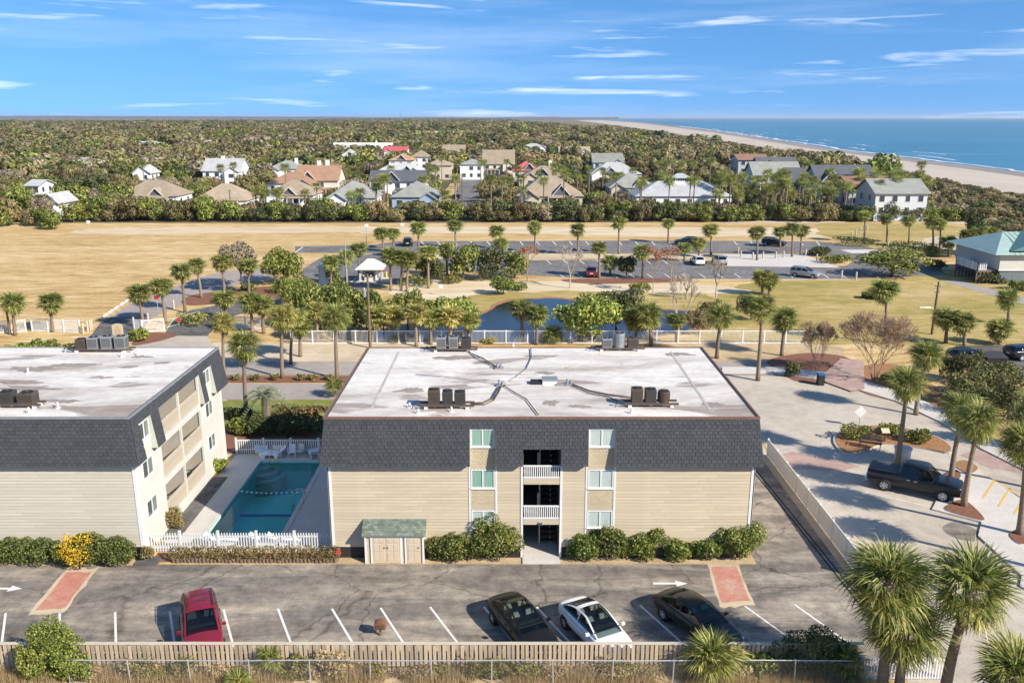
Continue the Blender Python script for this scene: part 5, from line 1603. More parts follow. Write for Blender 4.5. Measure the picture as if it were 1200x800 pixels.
def nearest(px, py, refs):
    b = G(px,py); return min(refs, key=lambda r: (r[0]-b.x)**2+(r[1]-b.y)**2)[2]
GP = 'palms along the car park rows'
for bx,by,cx,cy in ((449,291,447,275),(461,296,461,275),(491,304,490,269),(534,291,533,266),(582,292,582,272),(587,306,587,287),(627,296,627,268),(677,299,677,271),(725,298,725,262),(702,326,702,292),(753,327,753,297),(783,285,783,263),(833,299,833,271),(887,305,887,274),(928,301,928,270),(938,299,939,272),(914,290,914,273),(819,301,819,287),(802,306,802,292),(715,323,715,309)):
    palm(bx,by,cx,cy,'car park palm standing near the '+nearest(bx,by,CARREF),1.0,GP,dead=False)
GG = 'palms round the gatehouse'
for bx,by,cx,cy in ((388,338,388,310),(407,336,406,303),(421,329,420,293),(458,341,457,302),(470,341,472,304),(502,338,502,297),(524,324,523,295)):
    palm(bx,by,cx,cy,'cabbage palm beside the lot, close to the '+nearest(bx,by,GHR),1.0,GG)
GD = 'palms lining the field drive'
for bx,by,cx,cy in ((168,384,163,346),(194,379,189,337),(217,366,213,320),(236,349,230,312),(263,343,260,309),(292,344,291,313),(265,376,263,351),(296,391,294,356),(309,391,308,359)):
    palm(bx,by,cx,cy,'cabbage palm along the drive by the '+nearest(bx,by,DRV),1.0,GD)
palm(18,393,15,357,'palm against the lone pole at the field fence',1.0)
palm(62,389,60,356,'palm in front of the white fence at the field gate',1.0)
GF = 'palms by the beach lawn'
for bx,by,cx,cy in ((1013,284,1013,254),(1039,284,1039,258),(1065,285,1065,260),(1093,291,1092,262),(1101,291,1102,264),(1111,301,1111,285)):
    palm(bx,by,cx,cy,'palm on the lawn towards the beach houses',1.0,GF,dead=False)
GB = 'palms behind the raised deck'
for bx,by,cx,cy in ((1133,304,1135,276),(1143,304,1145,275),(1149,303,1149,277),(1160,301,1161,274)):
    palm(bx,by,cx,cy,'palm behind the raised wooden deck',1.0,GB,dead=False)
palm(893,346,893,326,'short palm standing alone near the lot edge',1.0); palm(901,346,903,331,'twin of the short palm near the lot edge',.9)
palm(1037,403,1037,343,'palm rising behind the brown bare shrub',1.0); palm(1181,380,1181,352,'solitary palm on the lawn by the deck building',1.0)
for bx,by,cx,cy,lab in ((1108,402,1109,374,'palm cluster crown nearest the utility pole'),(1130,405,1128,380,'palm crown above the dumpster corner'),(1171,404,1172,388,'dark palm beside the side lot'),(1090,300,1091,298,'low palm by the deck hedge')):
    palm(bx,by,cx,cy,lab.replace(' nearest',' beside'),1.0)
palm(1222,575,1226,478,'palm on the pavement past the yellow lines',.98)
palm(1229,672,1236,562,'palm on the far kerb of the concrete road',1.0)
# low palmettos
def palmetto(px, py, w, label, n=26, yellow=False, h=.35, name='palmetto', Y=None):
    b = G(px,py) if Y is None else Vector((XP(px,Y,.3),Y,0)); t = thing(name, label, 'palmetto', (b.x,b.y,0)); rr = random.Random(int(px*5+py))
    hb = MB(); hb.tube([(0,0,0),(0,0,h),(0,0,h+.2)], [.17,.15,.05], 8); hb.build('stem', M['bark'], t)
    for az, el, s in frond_angles(n, rr, 85, -12):
        yl = yellow and rr.random() < .3
        key = ('frond', rr.randrange(4), yl)
        if key not in PAL: PAL[key] = FRONDS[key[1]].mesh('frond', M['palm_yellow'] if yl else M['palm_leaf'])
        o = inst('frond', PAL[key], t); o.matrix_basis = Matrix.Translation((0,0,h)) @ frond_mat(az, el, s*w/3.6)
palmetto(833,788,3.3,'big palmetto overhanging the wooden fence with a yellow leaf', 40, True, .75, Y=32.75)
palmetto(318,790,1.7,'small palmetto showing over the wooden fence cap', 20, False, .8, Y=32.9)
palmetto(280,799,1.7,'spiky palmetto in front of the chain link fence', 20, True, .25, Y=31.9)
palmetto(990,790,2.4,'palmetto at the end of the wooden fence', 24, False, .6, Y=32.8)
palmetto(647,402,3.4,'bushy low palmetto in front of the pond fence', 40, False, .5)
palmetto(392,465,2.6,'palmetto half hidden by the main roof corner', 26, False, .6)
palmetto(1060,455,3.6,'low spreading palmetto below the bare brown shrub', 36, False, .6)
palmetto(1150,505,3.0,'palmetto in front of the evergreen hedge', 30, False, .5)
palmetto(463,402,1.7,'grassy palmetto clump by the pond fence', 20, True, .2)
palmetto(204,612,1.5,'brown edged sago by the balcony corner', 26, True, .35)
# pale pindo palm with feathery arching fronds
def pindo(px, py, cy, label):
    b = G(px,py); h = HY(cy,b.y); t = thing('pindo_palm', label, 'palm', (b.x,b.y,0)); rr = random.Random(5)
    m = MB(); m.tube([(0,0,0),(0,0,h*.5),(0,0,h)], [.26,.34,.30], 10); m.build('trunk', M['bark'], t)
    for i in range(26):
        az = i*2.4; el = R(80-95*((i+.5)/26)); f = MB(); L = 2.3; pts = []
        for k in range(9):
            s = k/8; pts.append(Vector((L*s*math.cos(el)+.25*L*s*s*(1-math.cos(el)), 0, L*s*math.sin(el)-.85*L*s*s)))
        f.tube(pts, [.03*(1-k/9) for k in range(9)], 4, False)
        for k in range(1,9):
            for sd in (-1,1):
                for e in (0,.5):
                    p = pts[k-1].lerp(pts[k], e+.3); l = .5*(1-abs(k/8-.45)); q = p+Vector((.18,sd*l,.12)); f.add([p,p+Vector((.09,0,0)),q],[(0,1,2)])
        o = f.build('frond', M['pindo'], t); o.location = (0,0,h); o.rotation_euler = (0,0,az)
pindo(313,497,464,'pale feathery pindo palm behind the pool hedge')

# ---------------------------------------------------------------- shrubs against the main block
shrub_px(497,563,623,664,'rounded glossy shrub next to the shed',M['shrub'],1.3,.06,4940)
shrub_px(548,613,608,664,'tall glossy shrub reaching the window by the breezeway',M['shrub'],1.5,.06,5700)
shrub_px(663,708,622,662,'shrub on the far side of the breezeway slab',M['shrub'],1.2,.06,3800)
shrub_px(690,740,612,662,'taller shrub under the window column',M['shrub'],1.3,.06,4560)
shrub_px(728,778,620,661,'shrub with a few golden leaves below the siding',M['bright'],1.3,.06,4180)
shrub_px(772,822,631,661,'low shrub in the front planting row',M['green'],1.1,.06,3040)
shrub_px(812,852,628,661,'mid height shrub before the corner clump',M['shrub'],1.1,.06,3040)
shrub_px(836,897,612,663,'big rounded shrub at the end of the front planting row',M['shrub'],1.8,.06,6080)
M['hedge_green'] = leafmat('hedge_green_leaf', (.03,.048,.012), (.085,.115,.026), (.22,.24,.06), .2)
# hedge before the cream block
shrub_px(-60,60,632,666,'dark clipped hedge before the cream block',M['hedge_green'],1.5,.06,8000,box=True,name='hedge',cat='hedge')
shrub_px(88,152,627,668,'dark green hedge end beside the gate post',M['hedge_green'],1.5,.06,6500,box=True,name='hedge',cat='hedge')
shrub_px(55,112,629,669,'hedge section covered in yellow blossom',M['green'],1.3,.06,4000,name='hedge',cat='hedge')
sb_ = shrub_px(64,112,624,674,'cluster of yellow blossom on the hedge',M['yellow'],1.5,.05,1500,name='blossom_shrub')
shrub_px(160,180,637,660,'small brown green shrub by the ramp',M['brown_hedge'],.7,.06,700)
shrub_px(198,398,640,660,'long brownish winter hedge along the pool fence',M['brown_hedge'],.75,.055,5200,box=True,name='hedge',cat='hedge')
rf = wthing('flowering_plant', 'small plant with red flowers at the foot of the lattice', 'plant', (XP(396,43.1,.3),43.1,0)); x = XP(396,43.1,.3)
m = leaf_cloud([(x,43.1,.5,.16,.16,.2)], 90, .06, 3); m.build('flowers', M['flower_red'], rf)
m = MB(); m.tube([(x,43.1,0),(x,43.1,.5)], .02, 5); m.tube([(x,43.1,.1),(x+.1,43.05,.45)], .015, 5); m.build('stem', M['trunk'], rf)
# pool side planting
shrub_px(243,266,535,556,'yellow green shrub beside the upper balcony posts',M['bright'],1.2,.09,900)
shrub_px(182,216,598,624,'brown green sago clump by the pool fence',M['brown_hedge'],1.1,.08,1000)
shrub_px(262,300,490,512,'bright yellow green shrub behind the pool fence',M['bright'],1.8,.12,1200)
shrub_px(292,376,488,513,'dark clipped hedge behind the pool fence',M['dark'],2.4,.11,3600,box=True,name='hedge',cat='hedge')
shrub_px(258,300,477,495,'dark rounded shrub at the foot of the tall palm',M['dark'],1.8,.12,1200)
shrub_px(320,384,474,494,'pinkish brown shrub below the pindo palm',M['brown_hedge'],1.8,.12,1600)
for i, px in enumerate((276,298,321,352,366,384)):
    shrub_px(px-6,px+6,438,447,'small yellow green tuft in the mulch strip',M['weed_green'],.8,.10,240,group='tufts in the mulch strip',name='tuft_shrub')
# foreground verge
shrub_px(30,98,722,800,'tall bushy wax myrtle in front of the wooden fence',M['bright'],1.2,.05,7000,name='bush')
shrub_px(52,110,762,806,'lower green bush beside the wax myrtle',M['bright'],1.1,.05,4000,name='bush')
shrub_px(14,58,758,806,'olive bush at the foot of the wax myrtle',M['green'],1.0,.05,3000,name='bush')
shrub_px(905,995,738,800,'dark glossy bush at the fence end',M['dark'],1.6,.06,6000,name='bush')
shrub_px(870,915,762,800,'shadowed bush beside the big palmetto',M['green'],1.2,.09,1500,name='bush')
for a,b_,t_,lab in ((365,420,762,'dry weeds climbing the chain link fence'),(560,610,772,'green weed clump at the chain link fence'),(330,366,768,'low weed clump beside the small palmetto'),(690,760,778,'straggling weeds along the fence foot'),(130,190,770,'brown weeds beside the wax myrtle'),(470,520,778,'brown weed tangle by a fence post')):
    shrub_px(a,b_,t_,800,lab,M['weed_green'] if 'green' in lab or 'low' in lab else M['weed'],.8,.06,1100,name='weed_clump')
rw_ = random.Random(31)
for i in range(22):
    px_ = 115+i*36+rw_.uniform(-12,12)
    shrub_px(px_-rw_.uniform(12,26),px_+rw_.uniform(12,26),rw_.uniform(768,782),801,'straggly weed clump at the foot of the chain link fence',rw_.choice((M['weed'],M['weed_green'],M['weed_green'])),.7,.045,700,name='weed_clump',group='weeds along the chain link fence')
gr_ = MB(); rr = random.Random(8)
for i in range(44000):
    x = rr.uniform(-24,15.5); y = 33.05-abs(rr.gauss(0,.55)) if i % 3 else rr.uniform(30.0,33.0)
    dens = noise.noise(Vector((x*.5,y*.8,1)))
    if dens < -.25: continue
    h = rr.uniform(.12,.60)*(1+dens); a = rr.uniform(0,6.28); w = .012
    gr_.add([(x-w*math.cos(a),y-w*math.sin(a),.01),(x+w*math.cos(a),y+w*math.sin(a),.01),(x+rr.uniform(-.14,.14),y+rr.uniform(-.14,.14),h)],[(0,1,2)])
struct(gr_.build('dry_grass', M['weed']), 'stuff')

# ---------------------------------------------------------------- middle distance trees
tree_px(284,338,283,50,'grey olive oak where the drive bends',M['oak_grey'],clear=.35)
tree_px(333,333,292,56,'bushy yellow green tree by the little shed',M['bright'],clear=.1)
tree_px(362,385,333,52,'dark green tree behind the driveway palms',M['green'],clear=.08)
tree_px(398,388,330,58,'broad dark green tree before the wooden utility pole',M['green'],clear=.06)
tree_px(430,386,338,44,'smaller dark green tree behind the utility pole',M['green'],clear=.06)
tree_px(478,384,338,40,'green tree between pond palms',M['green'],clear=.08)
tree_px(533,388,347,62,'rounded bright green tree at the pond end',M['bright'],clear=.06)
tree_px(685,401,348,80,'broad bright green tree hanging over the pond fence',M['bright'],clear=.05)
tree_px(722,385,338,62,'dark tree on the pond bank',M['dark'],clear=.08)
tree_px(690,378,345,40,'dark shrubby tree behind the bright one at the pond',M['dark'],clear=.05)
tree_px(505,333,296,40,'dark evergreen by the gatehouse palms',M['dark'],clear=.08,kind='mid')
tree_px(543,328,286,44,'green evergreen in the car park bed',M['green'],clear=.08,kind='mid')
tree_px(575,328,291,36,'dense evergreen beside the russet tree',M['dark'],clear=.08,kind='mid')
tree_px(603,326,296,36,'low spreading evergreen in the car park bed',M['green'],clear=.08,kind='mid')
tree_px(734,325,298,26,'small dark evergreen among the car park palms',M['dark'],clear=.1,kind='mid')
tree_px(1045,324,292,78,'wide flat topped evergreen at the lot corner',M['green'],clear=.15)
tree_px(880,375,346,34,'dark evergreen on the bank by the short palms',M['dark'],clear=.05)
tree_px(1140,296,252,34,'dense dark evergreen behind the deck',M['dark'],clear=.05,kind='mid')
bare_px(618,330,287,30,'russet leaved tree beside the car park',M['twig'],leaves=M['russet'],depth=5)
bare_px(765,343,290,34,'thin russet tree beside the car park path',M['twig'],leaves=M['russet'],depth=5)
bare_px(786,330,288,36,'russet crowned tree near the white parked car',M['twig'],leaves=M['russet'],depth=5)
bare_px(668,338,285,36,'pale bare tree by the red parked car',M['twig_pale'],tw=1.5,r0=.13,depth=5)
bare_px(797,392,318,46,'pale twin stemmed bare tree at the pond',M['twig_pale'],tw=1.5,r0=.13,depth=5,stems=2)
bare_px(839,350,303,30,'slender bare tree on the dry lawn',M['twig_pale'],tw=1.5,r0=.13,depth=5)
bare_px(805,350,322,30,'twiggy bare tree at the pond edge',M['twig_pale'],tw=1.5,r0=.13,depth=5)
bare_px(1024,446,362,108,'wide brown leafless crape myrtle by the paver path',M['twig'],depth=7,stems=5,r0=.07,spread=.62)
bare_px(957,438,372,54,'smaller leafless crape myrtle beside the dark palm',M['twig'],depth=7,stems=4,r0=.06,spread=.55)
tree_px(374,397,352,42,'dark green tree filling the corner by the driveway palms',M['dark'],clear=.05)
tree_px(450,394,350,40,'green tree beside the pole at the pond fence',M['green'],clear=.05)
tree_px(506,390,349,38,'green tree in the pond corner between two palms',M['green'],clear=.05)
tree_px(746,394,356,40,'dark shrubby tree at the pond fence by the shaggy palm',M['dark'],clear=.04)
tree_px(818,392,362,32,'olive tree at the pond end by the white fence',M['oak'],clear=.05)
tree_px(590,345,322,32,'low green tree on the sandy bank',M['green'],clear=.04)
tree_px(345,360,325,46,'green tree mass behind the drive bed',M['green'],clear=.05)
for bx_,by_,cx_,cy_,lab_ in ((505,404,505,374,'palm in the gap of the pond corner trees'),(549,403,549,377,'slight palm at the pond fence near the rounded tree'),(436,402,440,372,'palm crowding the utility pole'),(352,418,352,384,'palm on the sand before the dark tree'),(745,403,745,376,'palm half hidden by the shaggy one'),(372,402,372,366,'golden palm in front of the dark corner tree')):
    palm(bx_,by_,cx_,cy_,lab_,.95,yellow='golden' in lab_)
M['hedge_olive'] = leafmat('hedge_olive_leaf', (.045,.055,.016), (.13,.14,.045), (.34,.32,.13), .25)
# low hedges
for a,b_,t_,ba,lab in ((978,1035,277,290,'dark rounded hedge at the lot exit'),(962,998,298,310,'clipped oval hedge at the lot exit'),(948,975,288,301,'dark hedge in the lot island'),(1030,1110,284,298,'long hedge behind the lot exit road'),
                       (1082,1112,302,318,'dark hedge below the deck palms'),(1142,1186,318,334,'dark hedge along the deck'),(1180,1215,328,342,'dark hedge below the green roofed building'),(918,942,424,444,'dark shrub by the paver path bin'),
                       (1033,1052,436,448,'low green shrub at the paver path'),(984,1024,497,520,'clipped shrub behind the bench'),(1028,1064,496,515,'clipped shrub behind the memorial lectern'),(1060,1094,500,524,'clipped shrub beside the stone planter'),
                       (1008,1040,343,352,'low dry shrub on the lawn')):
    shrub_px(a,b_,t_,ba,lab,M['green'] if 'green' in lab or 'clipped' in lab else M['dark'],None,.16 if ba < 400 else .09,1000,name='hedge' if 'hedge' in lab else 'shrub',cat='hedge' if 'hedge' in lab else 'shrub')
for i,(a,b_,t_,ba) in enumerate(((1098,1156,412,452),(1128,1190,420,470),(1158,1222,434,500),(1178,1246,456,535),(1106,1166,430,478),(1150,1205,424,462),(1140,1190,452,488))):
    shrub_px(a,b_,t_,ba,'olive evergreen hedge mass along the outer pavement',M['hedge_olive'],2.8,.10,3400,name='hedge',cat='hedge',group='evergreen hedge by the outer pavement')
for a,b_,t_,ba,lab in ((0,40,404,418,'bright shrub behind the cream block roof'),(30,70,398,416,'second bright shrub behind the cream block roof'),(60,98,402,416,'rounded shrub behind the cream block roof'),(100,118,404,416,'grassy clump by the entrance sign'),
                       (146,176,384,402,'yellow green shrub beside the entrance sign'),(205,245,366,384,'ornamental grass beside the drive gate'),(380,402,300,338,'shrub by the small shed'),(280,300,332,342,'round shrub below the oak'),(312,345,330,345,'low shrub mass in the drive bed'),(345,372,325,345,'green shrub close to the little shed'),
                       (462,512,322,337,'low hedge by the gatehouse lane'),(512,545,322,334,'dry tan shrub by the gatehouse lane'),(590,620,330,342,'low green shrub at the russet tree foot'),(735,765,330,345,'olive shrub on the pond bank'),(815,850,352,372,'grassy reeds at the pond end'),(560,586,395,404,'green reeds at the fence')):
    shrub_px(a,b_,t_,ba,lab,M['weed_green'] if ('dry' in lab or 'grass' in lab or 'reed' in lab) else M['bright'] if 'bright' in lab or 'yellow' in lab else M['green'],None,.13,900)
# ================================================================== VEHICLES
def loft(stations):
    """stations: (x, half width, z bottom, z waist, z shoulder, z deck). closed body shell"""
    m = MB(); n = None; rings = []
    for (x, hw, zb, zw, zs, zd) in stations:
        half = [(0,zb),(hw*.80,zb),(hw*.97,zb+.10),(hw,zw),(hw*.965,zs),(hw*.86,zd-.01),(hw*.45,zd+.015)]
        ring = [(x,-y,z) for (y,z) in half] + [(x,0,zd+.03)] + [(x,y,z) for (y,z) in half[:0:-1]]
        rings.append(ring)
    n = len(rings[0])
    m.v = [p for r in rings for p in r]
    for i in range(len(rings)-1):
        for k in range(n): m.f.append((i*n+k, (i+1)*n+k, (i+1)*n+(k+1)%n, i*n+(k+1)%n))
    m.f.append(tuple(range(n))); m.f.append(tuple((len(rings)-1)*n+k for k in range(n-1,-1,-1)))
    return m
def panel(par, name, mat, P, inset=(0,0,0,0), lift=.012, th=.01, sub=4):
    """pane over the quad P (bl, br, tr, tl), inset on (left,right,bottom,top) as fractions, bulged a little"""
    bl, br, tr, tl = [Vector(p) for p in P]
    nrm = (br-bl).cross(tl-bl).normalized()
    l, r, b, t = inset; m = MB(); g = []
    for j in range(sub+1):
        row = []
        for i in range(sub+1):
            u = l+(1-l-r)*i/sub; v = b+(1-b-t)*j/sub
            p = bl.lerp(br,u).lerp(tl.lerp(tr,u),v)+nrm*(lift+.02*math.sin(math.pi*u)*math.sin(math.pi*v))
            row.append(p)
        g.append(row)
    m.v = [p for row in g for p in row]
    for j in range(sub):
        for i in range(sub): m.f.append((j*(sub+1)+i, j*(sub+1)+i+1, (j+1)*(sub+1)+i+1, (j+1)*(sub+1)+i))
    return m.build(name, mat, par, True)
def wheel_mesh(r, w):
    tm = MB(); n = 22
    prof = [(r*.62,-w/2),(r*.93,-w/2),(r,-w*.36),(r,w*.36),(r*.93,w/2),(r*.62,w/2)]
    for k in range(n):
        t = 2*math.pi*k/n
        for (q, y) in prof: tm.v.append((q*math.cos(t), y, q*math.sin(t)))
    c = len(prof)
    for k in range(n):
        for j in range(c-1):
            a, b = k*c+j, ((k+1)%n)*c+j; tm.f.append((a,b,b+1,a+1))
    rm = MB(); rm.cyl((0,0,0), r*.66, w*.80, 22, 'y')
    hb = MB()
    for k in range(6):
        t = 2*math.pi*k/6
        for s in (-1,1): hb.obox(Vector((math.cos(t)*r*.42, s*w*.40, math.sin(t)*r*.42)), r*.26, .014, r*.17, 0, 0, -t)
    return tm, rm, hb
WH = {}
def car(px, py, rz, L, W, H, kind, paint, label, name='parked_car', glass_roof=False, group=None, loc=None, rails=False):
    b = G(px,py) if loc is None else Vector(loc)
    t = thing(name, label, 'pickup' if kind == 'pickup' else 'car', (b.x,b.y,.018), rz, group)
    h, hw = L/2, W/2
    if kind == 'sedan':
        zh, zt_, zb = .96*H/1.45, 1.04*H/1.45, .24
        st = [(-h,hw*.70,.42,.60,.72,.80),(-h+.06,hw*.84,.32,.62,.84,.95),(-h+.35,hw*.95,zb,.64,.90,1.03),(-h*.55,hw*.995,zb,.62,.90,1.03),(0,hw,zb,.60,.88,.98),(h*.42,hw*.995,zb,.60,.86,.95),(h*.72,hw*.96,zb,.58,.76,.83),(h-.28,hw*.90,zb+.02,.54,.66,.73),(h-.05,hw*.74,.30,.50,.58,.62),(h,hw*.60,.36,.48,.53,.56)]
        cab = dict(x0=-h+.42,x1=h*.52,r0=-h*.40,r1=h*.06,hb=hw*.87,hr=hw*.66,zb=.94,zr=H)
        pill = [(.0,.46),(.54,.98)]
    elif kind == 'suv':
        st = [(-h,hw*.80,.45,.70,.95,1.06),(-h+.08,hw*.92,.34,.72,1.0,1.10),(-h+.4,hw*.98,.28,.72,1.0,1.10),(0,hw,.27,.70,.99,1.09),(h*.40,hw*.995,.27,.70,.98,1.08),(h*.66,hw*.97,.27,.68,.92,1.02),(h-.28,hw*.92,.28,.62,.84,.93),(h-.05,hw*.80,.34,.58,.72,.80),(h,hw*.66,.42,.55,.62,.68)]
        cab = dict(x0=-h+.03,x1=h*.48,r0=-h+.42,r1=h*.14,hb=hw*.90,hr=hw*.72,zb=1.03,zr=H-.04)
        pill = [(.03,.27),(.31,.58),(.62,.97)]
    elif kind == 'hatch':
        st = [(-h,hw*.76,.44,.66,.86,.98),(-h+.08,hw*.90,.32,.66,.92,1.03),(-h+.4,hw*.97,.25,.66,.93,1.04),(0,hw,.25,.64,.90,1.0),(h*.42,hw*.99,.25,.62,.88,.98),(h*.70,hw*.96,.25,.60,.80,.88),(h-.25,hw*.88,.27,.56,.70,.77),(h-.05,hw*.72,.32,.52,.60,.65),(h,hw*.6,.38,.50,.55,.58)]
        cab = dict(x0=-h+.12,x1=h*.50,r0=-h*.62,r1=h*.10,hb=hw*.88,hr=hw*.68,zb=.96,zr=H-.03)
        pill = [(.03,.30),(.34,.62),(.66,.98)]
    else:
        st = [(-h,hw*.90,.52,.80,1.05,1.16),(-h+.06,hw*.97,.44,.82,1.08,1.20),(-h+.5,hw,.42,.82,1.08,1.20),(0,hw,.38,.78,1.06,1.17),(h*.36,hw,.38,.78,1.06,1.17),(h*.62,hw*.985,.38,.76,1.04,1.14),(h-.32,hw*.95,.38,.72,.98,1.08),(h-.08,hw*.86,.42,.70,.92,1.0),(h,hw*.74,.46,.66,.86,.92)]
        cab = dict(x0=-h*.32,x1=h*.52,r0=-h*.07,r1=h*.30,hb=hw*.93,hr=hw*.74,zb=1.10,zr=H-.03)
        pill = [(.04,.44),(.49,.97)]
    if kind == 'pickup': st = [(a,b,c,d*1.08,e*1.10,f*1.10) for a,b,c,d,e,f in st]; cab['zb'] *= 1.10; cab['zr'] += .10
    bm = loft(st); body = bm.build('body', paint, t, True)
    md = body.modifiers.new('subd', 'SUBSURF'); md.levels = 1; md.render_levels = 2
    c = cab
    zb, zr = c['zb'], c['zr']; x0, x1 = c['x0'], c['x1']
    prof = {'sedan':[(0,0),(.07,.30),(.15,.56),(.24,.78),(.33,.91),(.42,.975),(.47,.99),(.50,1),(.58,.99),(.64,.95),(.71,.80),(.80,.55),(.90,.27),(1,0)],
            'hatch':[(0,0),(.03,.42),(.08,.74),(.15,.90),(.24,.97),(.34,1),(.45,1),(.48,1),(.58,.985),(.64,.94),(.72,.77),(.81,.52),(.90,.27),(1,0)],
            'suv':[(0,0),(.02,.45),(.05,.82),(.09,.95),(.26,1),(.29,1),(.40,1),(.52,1),(.55,.995),(.62,.97),(.67,.92),(.76,.68),(.88,.34),(1,0)],
            'pickup':[(0,0),(.02,.5),(.05,.85),(.09,.96),(.20,1),(.30,1),(.42,1),(.46,1),(.58,.995),(.66,.97),(.71,.90),(.80,.62),(.90,.30),(1,0)]}[kind]
    rw, rf2 = {'sedan':(4,9),'hatch':(3,9),'suv':(3,10),'pickup':(3,10)}[kind]
    bp = {'sedan':(6,),'hatch':(6,),'suv':(4,7),'pickup':(6,)}[kind]
    g = []
    for (u, f) in prof:
        x = x0+(x1-x0)*u; z = zb+(zr-zb)*f
        hb_ = c['hb']*(1-.07*max(0,(u-.5)*2)); hr_ = hb_+(c['hr']-hb_)*(f**.9)
        half = [(hb_, zb-.06), (hb_*.99, zb), (hb_+(hr_-hb_)*.93, zb+(z-zb)*.90), (hr_*.90, z), (hr_*.5, z+.03*f), ]
        g.append([Vector((x,-y,q)) for y,q in half]+[Vector((x,0,z+.045*f))]+[Vector((x,y,q)) for y,q in half[::-1]])
    nk = len(g[0])
    def patch(name, mat, cells, smooth=True):
        m = MB(); ids = {}
        def vid(i,k):
            if (i,k) not in ids: ids[(i,k)] = len(m.v); m.v.append(tuple(g[i][k]))
            return ids[(i,k)]
        for (i,k) in cells: m.f.append((vid(i,k), vid(i+1,k), vid(i+1,k+1), vid(i,k+1)))
        return m.build(name, mat, t, smooth)
    N_ = len(prof)-1; G_ = M['car_glass']
    top = range(3,nk-4)
    side_g = [i for i in range(N_) if (prof[i][1]+prof[i+1][1])/2 > .40 and i not in bp]
    paint_cells = [(i,k) for i in range(N_) for k in (0,2,nk-4,nk-2)]+[(i,k) for i in range(N_) for k in (1,nk-3) if i not in side_g]
    roof_cells = [(i,k) for i in range(rw,rf2) for k in top]
    if glass_roof:
        patch('glass_roof', G_, [(i,k) for i in range(rw+1,rf2) for k in top]); roof_cells = [(rw,k) for k in top]
    patch('cabin', paint, paint_cells+roof_cells)
    patch('rear_window', G_, [(i,k) for i in range(0,rw) for k in top])
    patch('windshield', G_, [(i,k) for i in range(rf2,N_) for k in top])
    for k in (1,nk-3):
        run = []
        for i in range(N_+1):
            if i in side_g: run.append(i)
            elif run: patch('side_window', G_, [(q,k) for q in run]); run = []
    c['r0'] = x0+(x1-x0)*prof[rw][0]; c['r1'] = x0+(x1-x0)*prof[rf2][0]
    if rails:
        for s in (-1,1):
            m = MB(); m.tube([(c['r0']+.1,s*c['hr']*.93,zr+.02),(c['r0']+.2,s*c['hr']*.93,zr+.08),(c['r1']-.2,s*c['hr']*.93,zr+.08),(c['r1']-.1,s*c['hr']*.93,zr+.02)], .022, 6); m.build('roof_rail', M['black'], t)
        for q in (.28,.58):
            x = c['r0']+(c['r1']-c['r0'])*q; m = MB(); m.tube([(x,-c['hr']*.93,zr+.08),(x,c['hr']*.93,zr+.08)], .02, 6); m.build('crossbar', M['black'], t)
    r = .33 if kind in ('sedan','hatch') else (.36 if kind == 'suv' else .41); key = (r,)
    if key not in WH:
        a, b2, d = wheel_mesh(r, .24); WH[key] = (a.mesh('tyre', M['black'], smooth=True), b2.mesh('rim', M['alloy']), d.mesh('hub', M['dark_metal']))
    for xw_ in (-h*.60, h*.62):
        for s in (-1,1):
            m = MB(); m.cyl((xw_, s*(hw-.17), r+.02), r+.06, .27, 20, 'y'); m.build('wheel_arch', M['black'], t)
            wo = inst('wheel', WH[key][0], t, (xw_, s*(hw-.10), r))
            inst('rim', WH[key][1], wo); inst('hub', WH[key][2], wo)
    zf = {'sedan':.60,'hatch':.63,'suv':.74,'pickup':.86}[kind]; zt = {'sedan':.80,'hatch':.84,'suv':.92,'pickup':.95}[kind]
    for s in (-1,1):
        m = MB(); m.obox(Vector((h-.20,s*hw*.70,zf)), .16, .26, .07, s*R(-30), 0, R(14)); m.build('headlight', M['lamp'], t)
        m = MB(); m.obox(Vector((-h+.09,s*hw*.74,zt-.04)), .08, .26 if kind != 'pickup' else .12, .09 if kind != 'pickup' else .34, s*R(18)); m.build('taillight', M['red_lamp'], t)
        m = MB(); m.obox(Vector((c['x1']-.42,s*(hw+.06),zb+.07)), .11, .18, .12, s*R(8)); mi = m.build('mirror', paint, t)
        for q in (.18,-.14):
            m = MB(); m.obox(Vector((c['x1']*(q+.1)-.3 if q > 0 else c['x0']*.35,s*(hw*.985),zb-.14)), .2, .03, .035); m.build('door_handle', M['chrome'] if kind == 'pickup' else paint, t)
    m = MB(); m.obox(Vector((h-.02,0,.46 if kind != 'pickup' else .72)), .06, hw*1.0, .16 if kind != 'pickup' else .34); m.build('grille', M['chrome'] if kind == 'pickup' else M['black'], t)
    m = MB(); m.obox(Vector((-h+.01,0,.72)), .03, .5, .13); m.build('number_plate', M['white'], t)
    if kind == 'pickup':
        m = MB(); m.box(-h+.12, c['x0']-.12, -hw*.84, hw*.84, 1.33, 1.38); m.build('tonneau_cover', plain('grey_tonneau', (.10,.098,.092), .7, .2, 3), t)
        m = MB(); m.box(-h-.10, -h+.10, -hw*.9, hw*.9, .50, .70); m.build('rear_bumper', M['chrome'], t)
        m = MB(); m.box(h-.10, h+.10, -hw*.88, hw*.88, .46, .70); m.build('front_bumper', M['chrome'], t)
    zi = max(q[5] for q in st[2:6])+.045                 # cabin floor, dashboard and seats seen through the glass
    m = MB(); m.v = [(x0+.12,-c['hb']*.93,zi),(x1-.22,-c['hb']*.86,zi),(x1-.22,c['hb']*.86,zi),(x0+.12,c['hb']*.93,zi)]; m.f = [(0,1,2,3)]; m.build('interior', M['black'], t)
